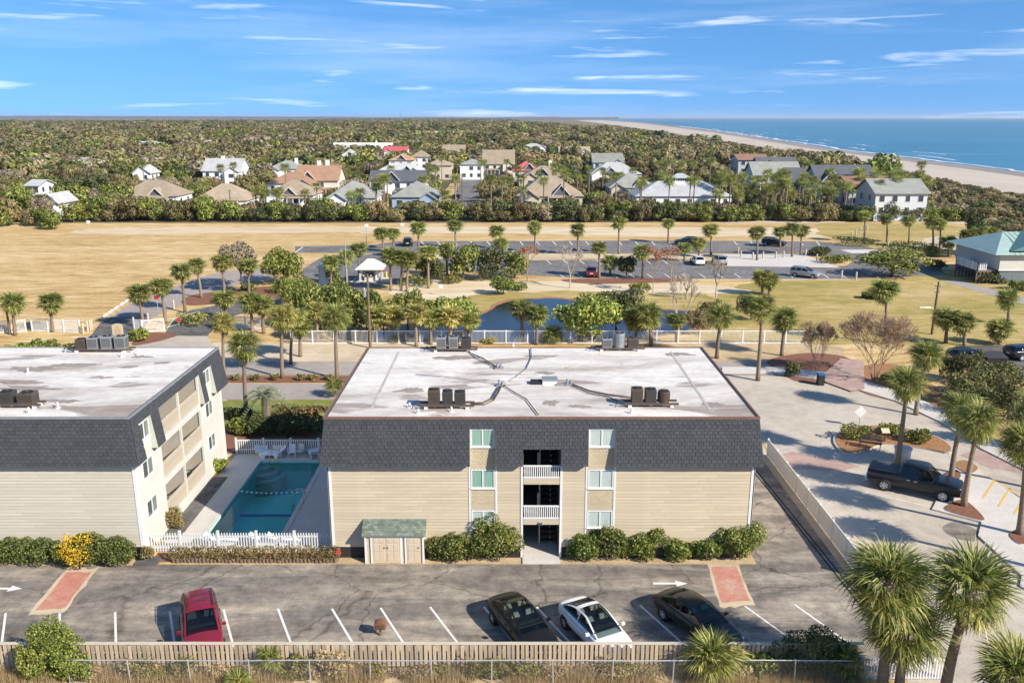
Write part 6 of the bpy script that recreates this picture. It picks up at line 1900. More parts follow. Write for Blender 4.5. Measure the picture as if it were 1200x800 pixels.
    if L > 4.42 and b.y < 60:
        st_m = M['seat_beige'] if kind == 'sedan' else M['dark_metal']
        for fx in (.40,.66) if kind != 'suv' else (.34,.62):
            for s in (-1,1):
                xx = x0+(x1-x0)*fx-.12; sy_ = s*hw*.40
                m = MB(); m.hexa([(xx-.06,sy_-.21,zi),(xx+.08,sy_-.21,zi),(xx+.08,sy_+.21,zi),(xx-.06,sy_+.21,zi),(xx-.14,sy_-.17,zr-.20),(xx-.06,sy_-.17,zr-.20),(xx-.06,sy_+.17,zr-.20),(xx-.14,sy_+.17,zr-.20)]); so_ = m.build('seat', st_m, t)
        m = MB(); m.box(x1-.62,x1-.45,-hw*.62,hw*.62,zi,zi+.06); m.build('dashboard', M['dark_metal'], t)
    return t
M['seat_beige'] = plain('seat_beige', (.42,.36,.27), .7, .1, 4)
PA = dict(red=carpaint('red_paint',(.20,.008,.018)), black=carpaint('black_paint',(.010,.008,.006)), white=carpaint('white_car_paint',(.78,.78,.77)), grey=carpaint('dark_grey_paint',(.028,.028,.022),.3,.2),
          silver=carpaint('silver_paint',(.42,.42,.41),.3,.5), navy=carpaint('navy_paint',(.012,.014,.02)), maroon=carpaint('maroon_paint',(.16,.015,.04)))
HEAD = R(-65)
car(0,0,R(-67),4.45,1.86,1.72,'suv',PA['red'],'dark red estate SUV with roof rails in the parking lot','parked_car',rails=True,loc=(XP(238,35.5,.8)-.1,35.55,0))
car(0,0,R(-63),4.75,1.86,1.44,'sedan',PA['black'],'glossy black sedan with dark glass roof','parked_car',True,loc=(XP(612,36.1,.7)+.0,36.1,0))
car(0,0,R(-63),4.70,1.85,1.44,'sedan',PA['white'],'white sedan with black glass roof','parked_car',True,loc=(XP(697,35.7,.7)+.05,35.72,0))
car(0,0,R(-60),4.85,1.90,1.46,'sedan',PA['grey'],'dark grey sedan behind the big palmetto','parked_car',loc=(XP(818,36.4,.7),36.5,0))
a_, b_2 = G(1030,573), G(1116,590)
pk = (a_+b_2)/2
car(0,0,math.atan2(b_2.y-a_.y,b_2.x-a_.x),5.75,2.0,1.9,'pickup',PA['navy'],'black crew cab pickup with covered bed parked at the kerb','pickup_truck',loc=(pk.x+.25,pk.y+.8,0))
for px,py,rz,kind,pc,lab in ((478,287.5,95,'suv','navy','dark SUV parked at the end of the far stalls'),(804,287,175,'suv','navy','dark SUV parked across the far stalls'),(907,288,-35,'suv','navy','dark SUV at the far corner of the lot'),
        (817,309.5,90,'hatch','white','white car facing the concrete strip'),(843,309,90,'hatch','silver','silver hatchback next to the white car'),(693,323,85,'suv','maroon','maroon car behind the bare tree'),(944,325,-40,'suv','silver','silver minivan in the lot by the dry lawn')):
    car(px,py,R(rz),4.6,1.85,1.68 if kind == 'suv' else 1.5,kind,PA[pc],lab)
car(1197,418,R(10),4.8,1.9,1.5,'suv',PA['navy'],'dark car in the side lot behind the hedge',loc=G(1204,420))
car(0,0,R(170),4.6,1.85,1.6,'suv',PA['navy'],'dark car parked in the street between the houses',loc=(XP(531,262,1),262,0))

# ================================================================== STREET FURNITURE
def pole(px, by, ty, label, arms=(), lamp=None, r=.15, mat=None, wires=False):
    b = G(px,by); h = HY(ty,b.y); t = thing('utility_pole', label, 'pole', b)
    m = MB(); m.tube([(0,0,0),(0,0,h*.5),(.02,0,h)], [r,r*.85,r*.65], 9); m.build('shaft', mat or M['pole_wood'], t)
    for (z, w) in arms:
        m = MB(); m.box(-w/2,w/2,-.05,.05,h-z-.06,h-z+.06); c = m.build('crossarm', M['pole_wood'], t)
        for s in (-1,1):
            m = MB(); m.cyl((s*w*.42,0,h-z+.06), .05, .14, 8); m.build('insulator', M['white'], c)
    if lamp:
        m = MB(); m.tube([(0,0,h-lamp),(-.6,-.1,h-lamp+.25),(-1.3,-.2,h-lamp+.3)], .035, 6); a = m.build('lamp_arm', M['galv'], t)
        m = MB(); m.obox(Vector((-1.6,-.25,h-lamp+.28)), .7, .22, .14); m.build('lamp_head', M['white'], a)
    return t
pole(434,408,321,'tall wooden utility pole with transformer by the pond fence',((.3,.9),),r=.17)
pt = G(434,408); ph = HY(321,pt.y)
tr = wthing('transformer', 'grey transformer can hung on the tall utility pole', 'transformer', (pt.x-.3,pt.y-.1,ph-2.2))
m = MB(); m.cyl((pt.x-.36,pt.y-.15,ph-2.4), .2, .8, 14); m.build('tank', M['grey_metal'], tr); m = MB(); m.cyl((pt.x-.36,pt.y-.15,ph-1.6), .06, .15, 8); m.build('bushing', M['white'], tr)
pole(1092,392,330,'wooden pole with street lamp on the beach lawn',((.5,.7),(1.2,.6)),lamp=3.2,r=.16)
pole(12,392,343,'lone dark wooden pole at the field fence',((.4,.5),),lamp=1.2,r=.14)
pole(407,340,280,'thin grey lamp pole beside the gatehouse roof',(),lamp=None,r=.07,mat=M['galv'])
pole(430,290,262,'slim pale pole at the far lot entrance',(),r=.06,mat=M['galv'])
pole(542,250,205,'pole standing in the street between houses',((.3,1.2),),r=.2)
pole(271,250,222,'pole standing before the tan roofed house',((.3,1.0),),r=.18)
def sign_post(px, by, ty, shape, mat, label, w=.6, name='road_sign', r=.035, face=None):
    b = G(px,by); h = HY(ty,b.y); t = thing(name, label, 'sign', b)
    m = MB(); m.tube([(0,0,0),(0,0,h)], r, 6); m.build('post', M['galv'], t)
    m = MB(); z = h-w/2
    if shape == 'diamond': pts = [(0,-w*.7),(w*.7,0),(0,w*.7),(-w*.7,0)]
    elif shape == 'oct': pts = [(w/2*math.cos(R(22.5+45*i)),w/2*math.sin(R(22.5+45*i))) for i in range(8)]
    else: pts = [(-w/2,-w*.4),(w/2,-w*.4),(w/2,w*.4),(-w/2,w*.4)]
    n = len(pts); m.v = [(x,-.05,z+y) for x,y in pts]+[(x,-.035,z+y) for x,y in pts]
    m.f = [tuple(range(n)), tuple(range(2*n-1,n-1,-1))]+[(i,n+i,n+(i+1)%n,(i+1)%n) for i in range(n)]
    m.build('panel', mat, t)
    return t
sign_post(1006.5,500,477,'diamond',M['white'],'pale diamond sign on a post at the mulch island',.72)
s_ = sign_post(449,328,313,'oct',M['sign_red'],'red stop sign beside the gatehouse',.75,'stop_sign')
bS = G(449,328); text_obj(s_, 'STOP', Vector((0,-.054,HY(313,bS.y)-.375)), .26, M['white'])
sign_post(210,382,372,'oct',M['sign_red'],'small red round sign on the drive gate',.55)
sign_post(185,363,346,'rect',M['sign_red'],'little red sign at the bend of the field drive',.6)
sign_post(517,346,333,'rect',M['white'],'small white notice on a post by the sandy bank',.6)
sign_post(430,274,262,'rect',M['white'],'small white notice at the hedge beside the field',.8)
sign_post(472,274,261,'rect',M['white'],'second white notice at the hedge beside the field',.8)
sign_post(105,272,258,'rect',M['white'],'white notice near the wooded corner of the field',.8)
# entrance sign
b = G(140,405); es = wthing('entrance_sign', 'tall tan arched entrance sign beside the drive', 'sign', b)
hs = HY(379,b.y); w_ = 1.15
pts = [(-w_/2,.4),(w_/2,.4),(w_/2,hs-.3)]+[(w_/2*math.cos(a),hs-.3+.3*math.sin(a)) for a in [R(15*i) for i in range(1,12)]]+[(-w_/2,hs-.3)]
m = MB(); n = len(pts); m.v = [(b.x+x,b.y-.06,z) for x,z in pts]+[(b.x+x,b.y+.06,z) for x,z in pts]; m.f = [tuple(range(n)),tuple(range(2*n-1,n-1,-1))]+[(i,n+i,n+(i+1)%n,(i+1)%n) for i in range(n)]
bo = m.build('board', M['sign_tan'], es)
for k in range(5):
    m = MB(); ww = w_*(.62 if k else .4)/2; z = hs-.42-k*.24; m.box(b.x-ww,b.x+ww,b.y-.068,b.y-.061,z-.035,z+.035); m.build('lettering', plain('sign_lettering',(.30,.20,.10),.7), bo)
for s in (-1,1): m = MB(); m.box(b.x+s*w_*.36-.06,b.x+s*w_*.36+.06,b.y-.05,b.y+.05,0,.4); m.build('post', M['post_wood'], es)
# gate arm at the drive
A, Bq = G(196,386), G(245,372); gt = wthing('barrier_gate', 'low green metal gate swung open beside the drive', 'gate', A)
for z in (.25,1.1): m = MB(); m.tube([A+Vector((0,0,z)),Bq+Vector((0,0,z))], .04, 6); m.build('rail', M['green_roof'], gt)
for k in range(6): p = A.lerp(Bq,k/5); q = A.lerp(Bq,min(1,(k+1)/5)); m = MB(); m.tube([p+Vector((0,0,.25)),q+Vector((0,0,1.1))], .025, 5); m.build('brace', M['green_roof'], gt)
# wooden bollards
def bollard(px, by, h, lab, group, mat=None, r=.12):
    b = G(px,by); m = MB(); m.cyl((b.x,b.y,0), r, h*.94, 9); m.cyl((b.x,b.y,h*.94), r, h*.06, 9, r2=r*.6)
    tag(m.build('bollard', mat or M['post_wood'], base=b), lab, 'bollard', group)
for px,by in ((98,391),(103,388),(106,387),(157,383),(204,362),(174,378),(108,386)): bollard(px,by,1.2,'wooden bollard beside the field drive','bollards of the field drive')
for px,by in ((868,302),(882,304),(894,303),(909,303),(918,302),(865,297),(944,300),(957,306),(986,326),(1003,328),(990,283),(998,279),(1003,276),(1008,273),(1012,271),(1016,270),(1040,292),(1049,296),(1061,296),(1012,279)): bollard(px,by,1.25,'pale wooden post standing around the car park exit','pale posts of the car park',M['post_wood'],.14)
for px,by in ((449,324),): bollard(px+4,by+2,1.0,'yellow bollard beside the stop sign',None,M['yellow_plastic'],.14)
# car park log rail on the field side
for i in range(5):
    a, b2 = (122+i*6.5, 372-i*4.4), (126+i*6.5, 369.5-i*4.4)
    A, Bq = G(*a), G(*b2); m = MB(); m.tube([A+Vector((0,0,.18)),Bq+Vector((0,0,.18))], .16, 7); tag(m.build('log_barrier', M['trim'], base=A), 'pale log lying along the field drive', 'log', 'logs along the field drive')
# mailbox-like brown box in the parking lot
b = G(446,744); mb_ = wthing('post_box', 'rusty brown box on a post in the parking lot', 'box', b)
m = MB(); m.box(b.x-.05,b.x+.05,b.y-.05,b.y+.05,0,.42); m.build('post', M['pole_wood'], mb_)
m = MB()
pr = [(-.27,.42),(.27,.42),(.27,.68)]+[(.27*math.cos(R(20*i)),.68+.12*math.sin(R(20*i))) for i in range(1,9)]+[(-.27,.68)]
n = len(pr); m.v = [(b.x+x,b.y-.2,z) for x,z in pr]+[(b.x+x,b.y+.2,z) for x,z in pr]; m.f = [tuple(range(n)),tuple(range(2*n-1,n-1,-1))]+[(i,n+i,n+(i+1)%n,(i+1)%n) for i in range(n)]
m.build('box', M['rust'], mb_)
m = MB(); m.box(b.x-.2,b.x+.2,b.y-.215,b.y-.2,.47,.66); m.build('door', M['brown_metal'], mb_)
# island furniture: bench, planter, lectern, bins
b = G(1019,527); bn = thing('park_bench', 'dark green slatted bench facing the turning circle', 'bench', (b.x,b.y,.15), R(-25))
for k in range(4): m = MB(); m.box(-.8,.8,-.22+k*.12,-.13+k*.12,.42,.46); m.build('seat_slat', M['bench'] if 'bench' in M else M['dark_metal'], bn)
for k in range(4): m = MB(); m.box(-.8,.8,.24+k*.03,.27+k*.03,.52+k*.11,.61+k*.11); m.build('back_slat', M['dark_metal'], bn)
for s in (-.7,.7):
    for y in (-.2,.22): m = MB(); m.box(s-.03,s+.03,y-.03,y+.03,0,.44); m.build('leg', M['dark_metal'], bn)
    m = MB(); m.box(s-.03,s+.03,-.24,.26,.62,.66); m.build('armrest', M['dark_metal'], bn)
b = G(1057,538); plt = wthing('planter', 'round pale concrete planter beside the slim palm', 'planter', b)
m = MB(); m.cyl((b.x,b.y,0), .52, .85, 22, r2=.58); m.build('bowl', M['concrete_pale'], plt)
m = MB(); m.cyl((b.x,b.y,.85), .62, .08, 22); m.build('rim', M['concrete_pale'], plt)
b = G(1036,519); lc = wthing('info_lectern', 'slanted notice board on a post at the mulch island', 'sign', b)
m = MB(); m.box(b.x-.06,b.x+.06,b.y-.06,b.y+.06,0,.95); m.build('post', M['dark_metal'], lc)
m = MB(); m.obox(Vector((b.x,b.y,1.0)), .6, .45, .05, 0, R(35)); m.build('panel', M['sign_tan'], lc)
b = G(961,451); bi = wthing('litter_bin', 'dark litter bin at the end of the paver path', 'bin', b)
m = MB(); m.box(b.x-.28,b.x+.28,b.y-.28,b.y+.28,.05,1.0); m.build('body', M['black'], bi); m = MB(); m.box(b.x-.31,b.x+.31,b.y-.31,b.y+.31,1.0,1.12); m.build('lid', M['blue_plastic'], bi)
b = G(1162,432); du = wthing('dumpster', 'black dumpster behind the hedge at the side lot', 'dumpster', b)
m = MB(); m.hexa([(b.x-.9,b.y-.6,.1),(b.x+.9,b.y-.6,.1),(b.x+.9,b.y+.6,.1),(b.x-.9,b.y+.6,.1),(b.x-1,b.y-.8,1.3),(b.x+1,b.y-.8,1.3),(b.x+1,b.y+.6,1.6),(b.x-1,b.y+.6,1.6)]); m.build('body', M['black'], du)
m = MB(); m.hexa([(b.x-1.02,b.y-.84,1.31),(b.x+1.02,b.y-.84,1.31),(b.x+1.02,b.y+.62,1.61),(b.x-1.02,b.y+.62,1.61),(b.x-1.02,b.y-.84,1.37),(b.x+1.02,b.y-.84,1.37),(b.x+1.02,b.y+.62,1.67),(b.x-1.02,b.y+.62,1.67)]); m.build('lid', M['dark_metal'], du)
car(0,0,R(15),4.6,1.9,1.55,'suv',PA['navy'],'dark car nosed in beside the dumpster',loc=G(1135,424))
# lounge chairs and plastic chairs by the pool
def lounger(px, Y, rz, label, group=None):
    t = thing('sun_lounger', label, 'lounger', (XP(px,Y,.3),Y,.05), rz, group); mt = M['plastic_white']
    m = MB(); pr = [(-.95,.30),(-.30,.36),(.25,.30),(.85,.78)]
    for (a,za),(b_,zb) in zip(pr,pr[1:]): m.hexa([(a,-.32,za-.05),(b_,-.32,zb-.05),(b_,.32,zb-.05),(a,.32,za-.05),(a,-.32,za),(b_,-.32,zb),(b_,.32,zb),(a,.32,za)])
    m.build('bed', mt, t)
    for x in (-.8,.35):
        for s in (-.27,.27): m = MB(); m.hexa([(x-.09,s-.04,0),(x+.09,s-.04,0),(x+.09,s+.04,0),(x-.09,s+.04,0),(x-.2,s-.04,.30),(x+.2,s-.04,.30),(x+.2,s+.04,.30),(x-.2,s+.04,.30)]); m.build('leg', mt, t)
    for s in (-.34,.34): m = MB(); m.box(-.95,.3,s-.02,s+.02,.24,.36); m.build('side_rail', mt, t)
lounger(313,58.3,R(170),'white plastic lounger with raised back at the pool fence')
lounger(322,58.25,R(10),'white plastic lounger next to the two chairs')
lounger(368,58.2,R(-70),'white lounger half hidden by the main block corner')
pchair(XP(342,58.2,.4),58.2,.05,R(5),'white plastic armchair at the pool fence',M['plastic_white'])
pchair(XP(351,58.3,.4),58.3,.05,R(-15),'cream plastic armchair at the pool fence',plain('cream_plastic',(.66,.60,.48),.4,.05,4))
for px in (257,310,331): lounger(px,44.75,R(180),'white lounger behind the picket fence facing the lot','loungers behind the picket fence')

# gatehouse and small shed
def hut(px0, px1, by, ey, ry, label, wall, roofm, name='gatehouse', open_=True, depth=3.2):
    A, Bq = G(px0,by), G(px1,by); Y = A.y; x0, x1 = A.x, Bq.x; he = HY(ey,Y); hr = HY(ry,Y+depth/2)
    t = wthing(name, label, 'hut', ((x0+x1)/2,Y,0)); e = .5 if open_ else .25
    if open_:
        for x in (x0+.15,x1-.15):
            for y in (Y+.15,Y+depth-.15): m = MB(); m.box(x-.13,x+.13,y-.13,y+.13,0,he); m.build('column', wall, t)
        m = MB(); m.box(x0+.7,x1-.9,Y+.7,Y+depth-.7,0,he-.05); b_ = m.build('booth', wall, t)
        m = MB(); m.box(x0+.85,x1-1.05,Y+.67,Y+.7,.9,he-.5); m.build('window', M['far_glass'], t)
        m = MB(); m.box(x0-.4,x1+1.2,Y-.3,Y+depth+.3,.0,.14); m.build('plinth', M['concrete_pale'], t)
    else:
        m = MB(); m.box(x0,x1,Y,Y+depth,0,he); m.build('wall', wall, t)
        m = MB(); m.box((x0+x1)/2-.45,(x0+x1)/2+.45,Y-.03,Y,.05,he-.3); m.build('door', M['trim'], t)
    m = MB(); xm, ym = (x0+x1)/2, Y+depth/2
    m.add([(x0-e,Y-e,he),(x1+e,Y-e,he),(x1+e,Y+depth+e,he),(x0-e,Y+depth+e,he),(xm-.5,ym,hr),(xm+.5,ym,hr),(x0-e,Y-e,he-.12),(x1+e,Y-e,he-.12),(x1+e,Y+depth+e,he-.12),(x0-e,Y+depth+e,he-.12)],
          [(0,1,5,4),(1,2,5),(2,3,4,5),(3,0,4),(6,9,8,7),(0,6,7,1),(1,7,8,2),(2,8,9,3),(3,9,6,0)])
    m.build('roof', roofm, t)
M['hut_roof'] = plain('pale_green_roof', (.56,.62,.53), .5, .1, 1)
hut(421,446,331,315,303,'white columned gatehouse with pale green hip roof',M['white_wall'],M['hut_roof'])
hut(374,386,336,313,308,'little white shed with pale green roof',M['white_wall'],M['hut_roof'],'little_shed',False,2.4)
# green roofed building with raised deck
b = G(1168,333); gx0, gy = b.x, b.y
gb = wthing('beach_pavilion', 'raised building with pale green metal roof and grey skirt', 'building', (gx0+8,gy,0))
m = MB(); m.box(gx0,gx0+22,gy,gy+13,2.1,4.5); m.build('wall', plain('pale_grey_wall',(.55,.52,.45),.7,.1,1), gb)
m = MB(); m.box(gx0+.2,gx0+22,gy+.15,gy+12.8,0,2.1); sk = m.build('skirt', plain('grey_skirt',(.13,.14,.15),.8,.2,2), gb)
for k in range(8): m = MB(); m.box(gx0+.25,gx0+22,gy+.10,gy+.15,.1+k*.25,.28+k*.25); m.build('skirt_board', plain('skirt_board',(.19,.21,.22),.8,.2,2) if k == 0 else bpy.data.materials['skirt_board'], sk)
m = MB(); m.box(gx0-.05,gx0+22,gy-.05,gy,2.02,2.2); m.build('trim_board', M['trim'], gb)
m = MB(); e = .9; zE, zRg = 4.5, 7.0; xr = gx0+9
m.add([(gx0-e-.4,gy-e,zE),(gx0+24,gy-e,zE),(gx0+24,gy+13+e,zE),(gx0-e-.4,gy+13+e,zE),(gx0+3.5,gy+6.5,zRg),(gx0+24,gy+6.5,zRg)],[(0,1,5,4),(2,3,4,5),(3,0,4),(1,2,5),(0,3,2,1)])
ro = m.build('roof', M['green_roof'], gb)
m = MB(); m.add([(gx0+1.4,gy-.3,zE+.5),(gx0+14,gy-.3,zE+.5),(gx0+7.7,gy-.3,zRg+.6),(gx0+1.4,gy+6.4,zE+.5),(gx0+14,gy+6.4,zE+.5),(gx0+7.7,gy+6.4,zRg+.6)],[(0,1,2),(0,2,5,3),(1,4,5,2)]); m.build('gable', M['teal_roof'], ro)
for k in range(28):
    x = gx0-.9+k*.85; m = MB(); f0 = 0
    m.tube([(x,gy-e,zE+.03),(max(x,gx0+3.5) if x < gx0+3.5 else x,gy+6.4 if x >= gx0+3.5 else gy-e+(x-gx0+1.3)/4.8*7.4,zRg+.02 if x >= gx0+3.5 else zE+.03+(x-gx0+1.3)/4.8*2.5)], .03, 4); m.build('roof_seam', M['green_roof'], ro)
dk = wthing('raised_deck', 'raised timber deck with white railing before the green roofed building', 'deck', (gx0-5.5,gy+1,0))
dx0, dx1, dy0, dy1, dz = G(1115,322).x, gx0-.1, gy+.6, gy+7, 2.0
for k in range(14): m = MB(); y = dy0+k*(dy1-dy0)/14; m.box(dx0,dx1,y,y+(dy1-dy0)/14-.02,dz-.1,dz); m.build('deck_board', M['post_wood'], dk)
m = MB(); m.box(dx0,dx1,dy0-.06,dy0-.01,dz-.32,dz); m.build('fascia', M['pole_wood'], dk)
for k in range(6):
    x = dx0+(dx1-dx0)*k/5
    for y in (dy0+.1,dy1-.2): m = MB(); m.box(x-.1,x+.1,y-.1,y+.1,0,dz-.1); m.build('pile', M['pole_wood'], dk)
    if k < 5: m = MB(); x2 = dx0+(dx1-dx0)*(k+1)/5; m.tube([(x,dy0+.1,.1),(x2,dy0+.1,dz-.4)], .06, 5); m.build('brace', M['post_wood'], dk)
for (a,b_) in (((dx0,dy0),(dx1-1.5,dy0)),((dx0,dy0),(dx0,dy1)),((dx0,dy1),(dx1,dy1))):
    a, b_ = Vector((*a,dz)), Vector((*b_,dz)); L = (b_-a).length; d = (b_-a)/L; rz = math.atan2(d.y,d.x); rl = MB()
    for z in (.12,1.0): rl.obox((a+b_)/2+Vector((0,0,z)), L, .06, .09, rz)
    ra = rl.build('railing', M['white_vinyl'], dk); k = int(L/.16); bl = MB()
    for q in range(k): bl.obox(a+d*(L*(q+.5)/k)+Vector((0,0,.55)), .05, .03, .85, rz)
    bl.build('baluster_row', M['white_vinyl'], ra)
    for q in range(5): m = MB(); m.obox(a+d*(L*q/4)+Vector((0,0,.56)), .11, .11, 1.15, rz); m.build('post', M['white_vinyl'], ra)
# ================================================================== HOUSES BEYOND THE FIELD
rh = random.Random(21)
WALLS = {}
def wallm(c):
    if c not in WALLS: WALLS[c] = plain('house_wall', c, .7, .08, .3)
    return WALLS[c]
ROOFS = {}
def roofm(c):
    if c not in ROOFS: ROOFS[c] = plain('house_roof', c, .85, .22, .5, objrand=.08)
    return ROOFS[c]
HOUSES = []; HNAME = []
def short(l):
    for c in (' with',' among',' at ',' beside',' behind',' in ',' below',' next',' above',' right',' deep',' buried',' of '): l = l.split(c)[0]
    return l
def beside(x, y, refs):
    r = min(refs, key=lambda r: (r[0]-x)**2+(r[1]-y)**2); return r[2]

def house(px0, px1, ry, ey, hr, depth, kind, rc, wc, label, group=None, chim=(), win=True, rz=0.0, dormer=None, cupola=False, glassy=False):
    Y = (CAM_H-hr)/((CAM_H-HY(ry,1000.0))/1000.0)            # ridge distance from its row and height
    Yf = Y-depth/2
    he = HY(ey, Yf); he = max(2.4, min(he, hr-1.2))
    x0, x1 = XP(px0,Y,he), XP(px1,Y,he); xm = (x0+x1)/2; w = x1-x0
    HOUSES.append((xm, Y, w/2+4, depth/2+4)); HNAME.append(short(label))
    t = thing('house', label, 'house', (xm,Y,0), rz, group); wm, rm = wallm(wc), roofm(rc)
    hw, hd, e = w/2, depth/2, .55
    m = MB(); m.box(-hw,hw,-hd,hd,0,he); m.build('wall', wm, t)
    m = MB()
    if kind == 'hip':
        rl = max(.4, hw-hd*.95) if hw > hd else .4; ry_ = 0 if hw >= hd else hd-hw*.95
        R0, R1 = ((-rl,0,hr),(rl,0,hr)) if hw >= hd else ((0,-ry_,hr),(0,ry_,hr))
        C = [(-hw-e,-hd-e,he),(hw+e,-hd-e,he),(hw+e,hd+e,he),(-hw-e,hd+e,he)]
        m.v = C+[R0,R1]
        m.f = [(0,1,5,4),(1,2,5),(2,3,4,5),(3,0,4),(3,2,1,0)] if hw >= hd else [(0,1,4),(1,2,5,4),(2,3,5),(3,0,4,5),(3,2,1,0)]
    elif kind == 'gx':                               # ridge along x
        th = .18
        m.hexa([(-hw-e,-hd-e,he-.25),(hw+e,-hd-e,he-.25),(hw+e,0,hr),(-hw-e,0,hr),(-hw-e,-hd-e,he-.25+th),(hw+e,-hd-e,he-.25+th),(hw+e,0,hr+th),(-hw-e,0,hr+th)])
        m.hexa([(-hw-e,0,hr),(hw+e,0,hr),(hw+e,hd+e,he-.25),(-hw-e,hd+e,he-.25),(-hw-e,0,hr+th),(hw+e,0,hr+th),(hw+e,hd+e,he-.25+th),(-hw-e,hd+e,he-.25+th)])
    else:                                            # gable facing the camera
        th = .18
        m.hexa([(-hw-e,-hd-e,he-.25),(0,-hd-e,hr),(0,hd+e,hr),(-hw-e,hd+e,he-.25),(-hw-e,-hd-e,he-.25+th),(0,-hd-e,hr+th),(0,hd+e,hr+th),(-hw-e,hd+e,he-.25+th)])
        m.hexa([(0,-hd-e,hr),(hw+e,-hd-e,he-.25),(hw+e,hd+e,he-.25),(0,hd+e,hr),(0,-hd-e,hr+th),(hw+e,-hd-e,he-.25+th),(hw+e,hd+e,he-.25+th),(0,hd+e,hr+th)])
    ro = m.build('roof', rm, t)
    if kind in ('gx','gy'):
        g = MB()
        if kind == 'gx': g.v = [(-hw,-hd,he),(-hw,hd,he),(-hw,0,hr-.05),(hw,-hd,he),(hw,hd,he),(hw,0,hr-.05)]; g.f = [(0,1,2),(4,3,5)]
        else: g.v = [(-hw,-hd,he),(hw,-hd,he),(0,-hd,hr-.05),(-hw,hd,he),(hw,hd,he),(0,hd,hr-.05)]; g.f = [(0,1,2),(4,3,5)]
        g.build('gable', wm, t)
    for (fx, fh) in chim:
        m = MB(); x = fx*hw; m.box(x-.55,x+.55,-.2,.8,he,hr+fh); c = m.build('chimney', wallm((.72,.70,.66)), ro)
        m = MB(); m.box(x-.65,x+.65,-.3,.9,hr+fh,hr+fh+.15); m.build('chimney_cap', rm, c)
    if dormer:
        fx, dw, dh = dormer; x = fx*hw; zb = he+.15; y0 = -hd-e*.2
        m = MB(); m.v = [(x-dw/2,y0,zb),(x+dw/2,y0,zb),(x,y0,zb+dh),(x-dw/2,0,zb),(x+dw/2,0,zb),(x,0,zb+dh)]; m.f = [(0,1,2)]
        d = m.build('dormer', wallm((.10,.11,.13)), t)
        m = MB(); th = .15
        for s in (-1,1): m.hexa([(x+s*(dw/2+.35),y0-.4,zb-.2),(x,y0-.4,zb+dh),(x,1.0,zb+dh),(x+s*(dw/2+.35),1.0,zb-.2)]+[(x+s*(dw/2+.35),y0-.4,zb-.2+th),(x,y0-.4,zb+dh+th),(x,1.0,zb+dh+th),(x+s*(dw/2+.35),1.0,zb-.2+th)]); m.build('dormer_roof', rm, d); m = MB()
        m = MB(); 
        for s in (-1,1): m.hexa([(x+s*(dw/2+.40),y0-.5,zb-.25),(x,y0-.5,zb+dh-.05),(x,y0-.42,zb+dh-.05),(x+s*(dw/2+.40),y0-.42,zb-.25),(x+s*(dw/2+.40),y0-.5,zb),(x,y0-.5,zb+dh+.2),(x,y0-.42,zb+dh+.2),(x+s*(dw/2+.40),y0-.42,zb)]); m.build('bargeboard', M['trim'], d); m = MB()
    if cupola:
        m = MB(); m.box(-2.4,2.4,-1.6,1.6,hr-1.2,hr+.9); c = m.build('cupola', wm, ro)
        m = MB(); m.v = [(-3.1,-2.3,hr+.9),(3.1,-2.3,hr+.9),(3.1,2.3,hr+.9),(-3.1,2.3,hr+.9),(-.8,0,hr+2.1),(.8,0,hr+2.1)]; m.f = [(0,1,5,4),(1,2,5),(2,3,4,5),(3,0,4),(3,2,1,0)]; m.build('cupola_roof', rm, c)
        for k in range(7): m = MB(); x = -2.0+k*.6; m.box(x,x+.4,-1.64,-1.6,hr+.1,hr+.7); m.build('cupola_window', M['far_glass'], c)
    if win and w > 10.5 and not cupola and 'beach' not in label:                  # projecting wing with its own gable, and a porch
        sd_ = rh.choice((-1,1)); ww_ = w*rh.uniform(.30,.40); xc = sd_*(hw-ww_*.55); pr_ = rh.uniform(1.8,3.2); hw2 = he-.35; hg = min(hr-.5, hw2+ww_*.34)
        y1_ = -hd-pr_
        m = MB(); m.box(xc-ww_/2,xc+ww_/2,y1_,-hd,0,hw2); m.add([(xc-ww_/2,y1_,hw2),(xc+ww_/2,y1_,hw2),(xc,y1_,hg)],[(0,1,2)]); wg = m.build('wing', wm, t)
        for s in (-1,1):
            m = MB(); A_ = [(xc+s*(ww_/2+.45),y1_-.45,hw2-.25),(xc,y1_-.45,hg),(xc,-hd*.25,hg),(xc+s*(ww_/2+.45),-hd*.25,hw2-.25)]
            m.hexa(A_+[(p_[0],p_[1],p_[2]+.16) for p_ in A_]); m.build('wing_roof', rm, wg)
        for z_ in ([hw2-1.4] if hw2 < 4.4 else [hw2-1.4, hw2-4.1]):
            f = MB(); f.box(xc-.95,xc+.95,y1_-.05,y1_,z_-.75,z_+.75); f.build('window_frame', M['trim'], wg)
            f = MB(); f.box(xc-.85,xc+.85,y1_-.07,y1_-.05,z_-.65,z_+.65); f.build('pane', M['far_glass'], wg)
        xp = -sd_*hw*.35; pw = w*.42
        m = MB(); m.hexa([(xp-pw/2,-hd-2.2,2.55),(xp+pw/2,-hd-2.2,2.55),(xp+pw/2,-hd,3.0),(xp-pw/2,-hd,3.0),(xp-pw/2,-hd-2.2,2.68),(xp+pw/2,-hd-2.2,2.68),(xp+pw/2,-hd,3.13),(xp-pw/2,-hd,3.13)]); po = m.build('porch_roof', rm, t)
        for q in range(4):
            x_ = xp-pw/2+.15+(pw-.3)*q/3; m = MB(); m.box(x_-.09,x_+.09,-hd-2.1,-hd-1.92,0,2.56); m.build('porch_post', M['trim'], po)
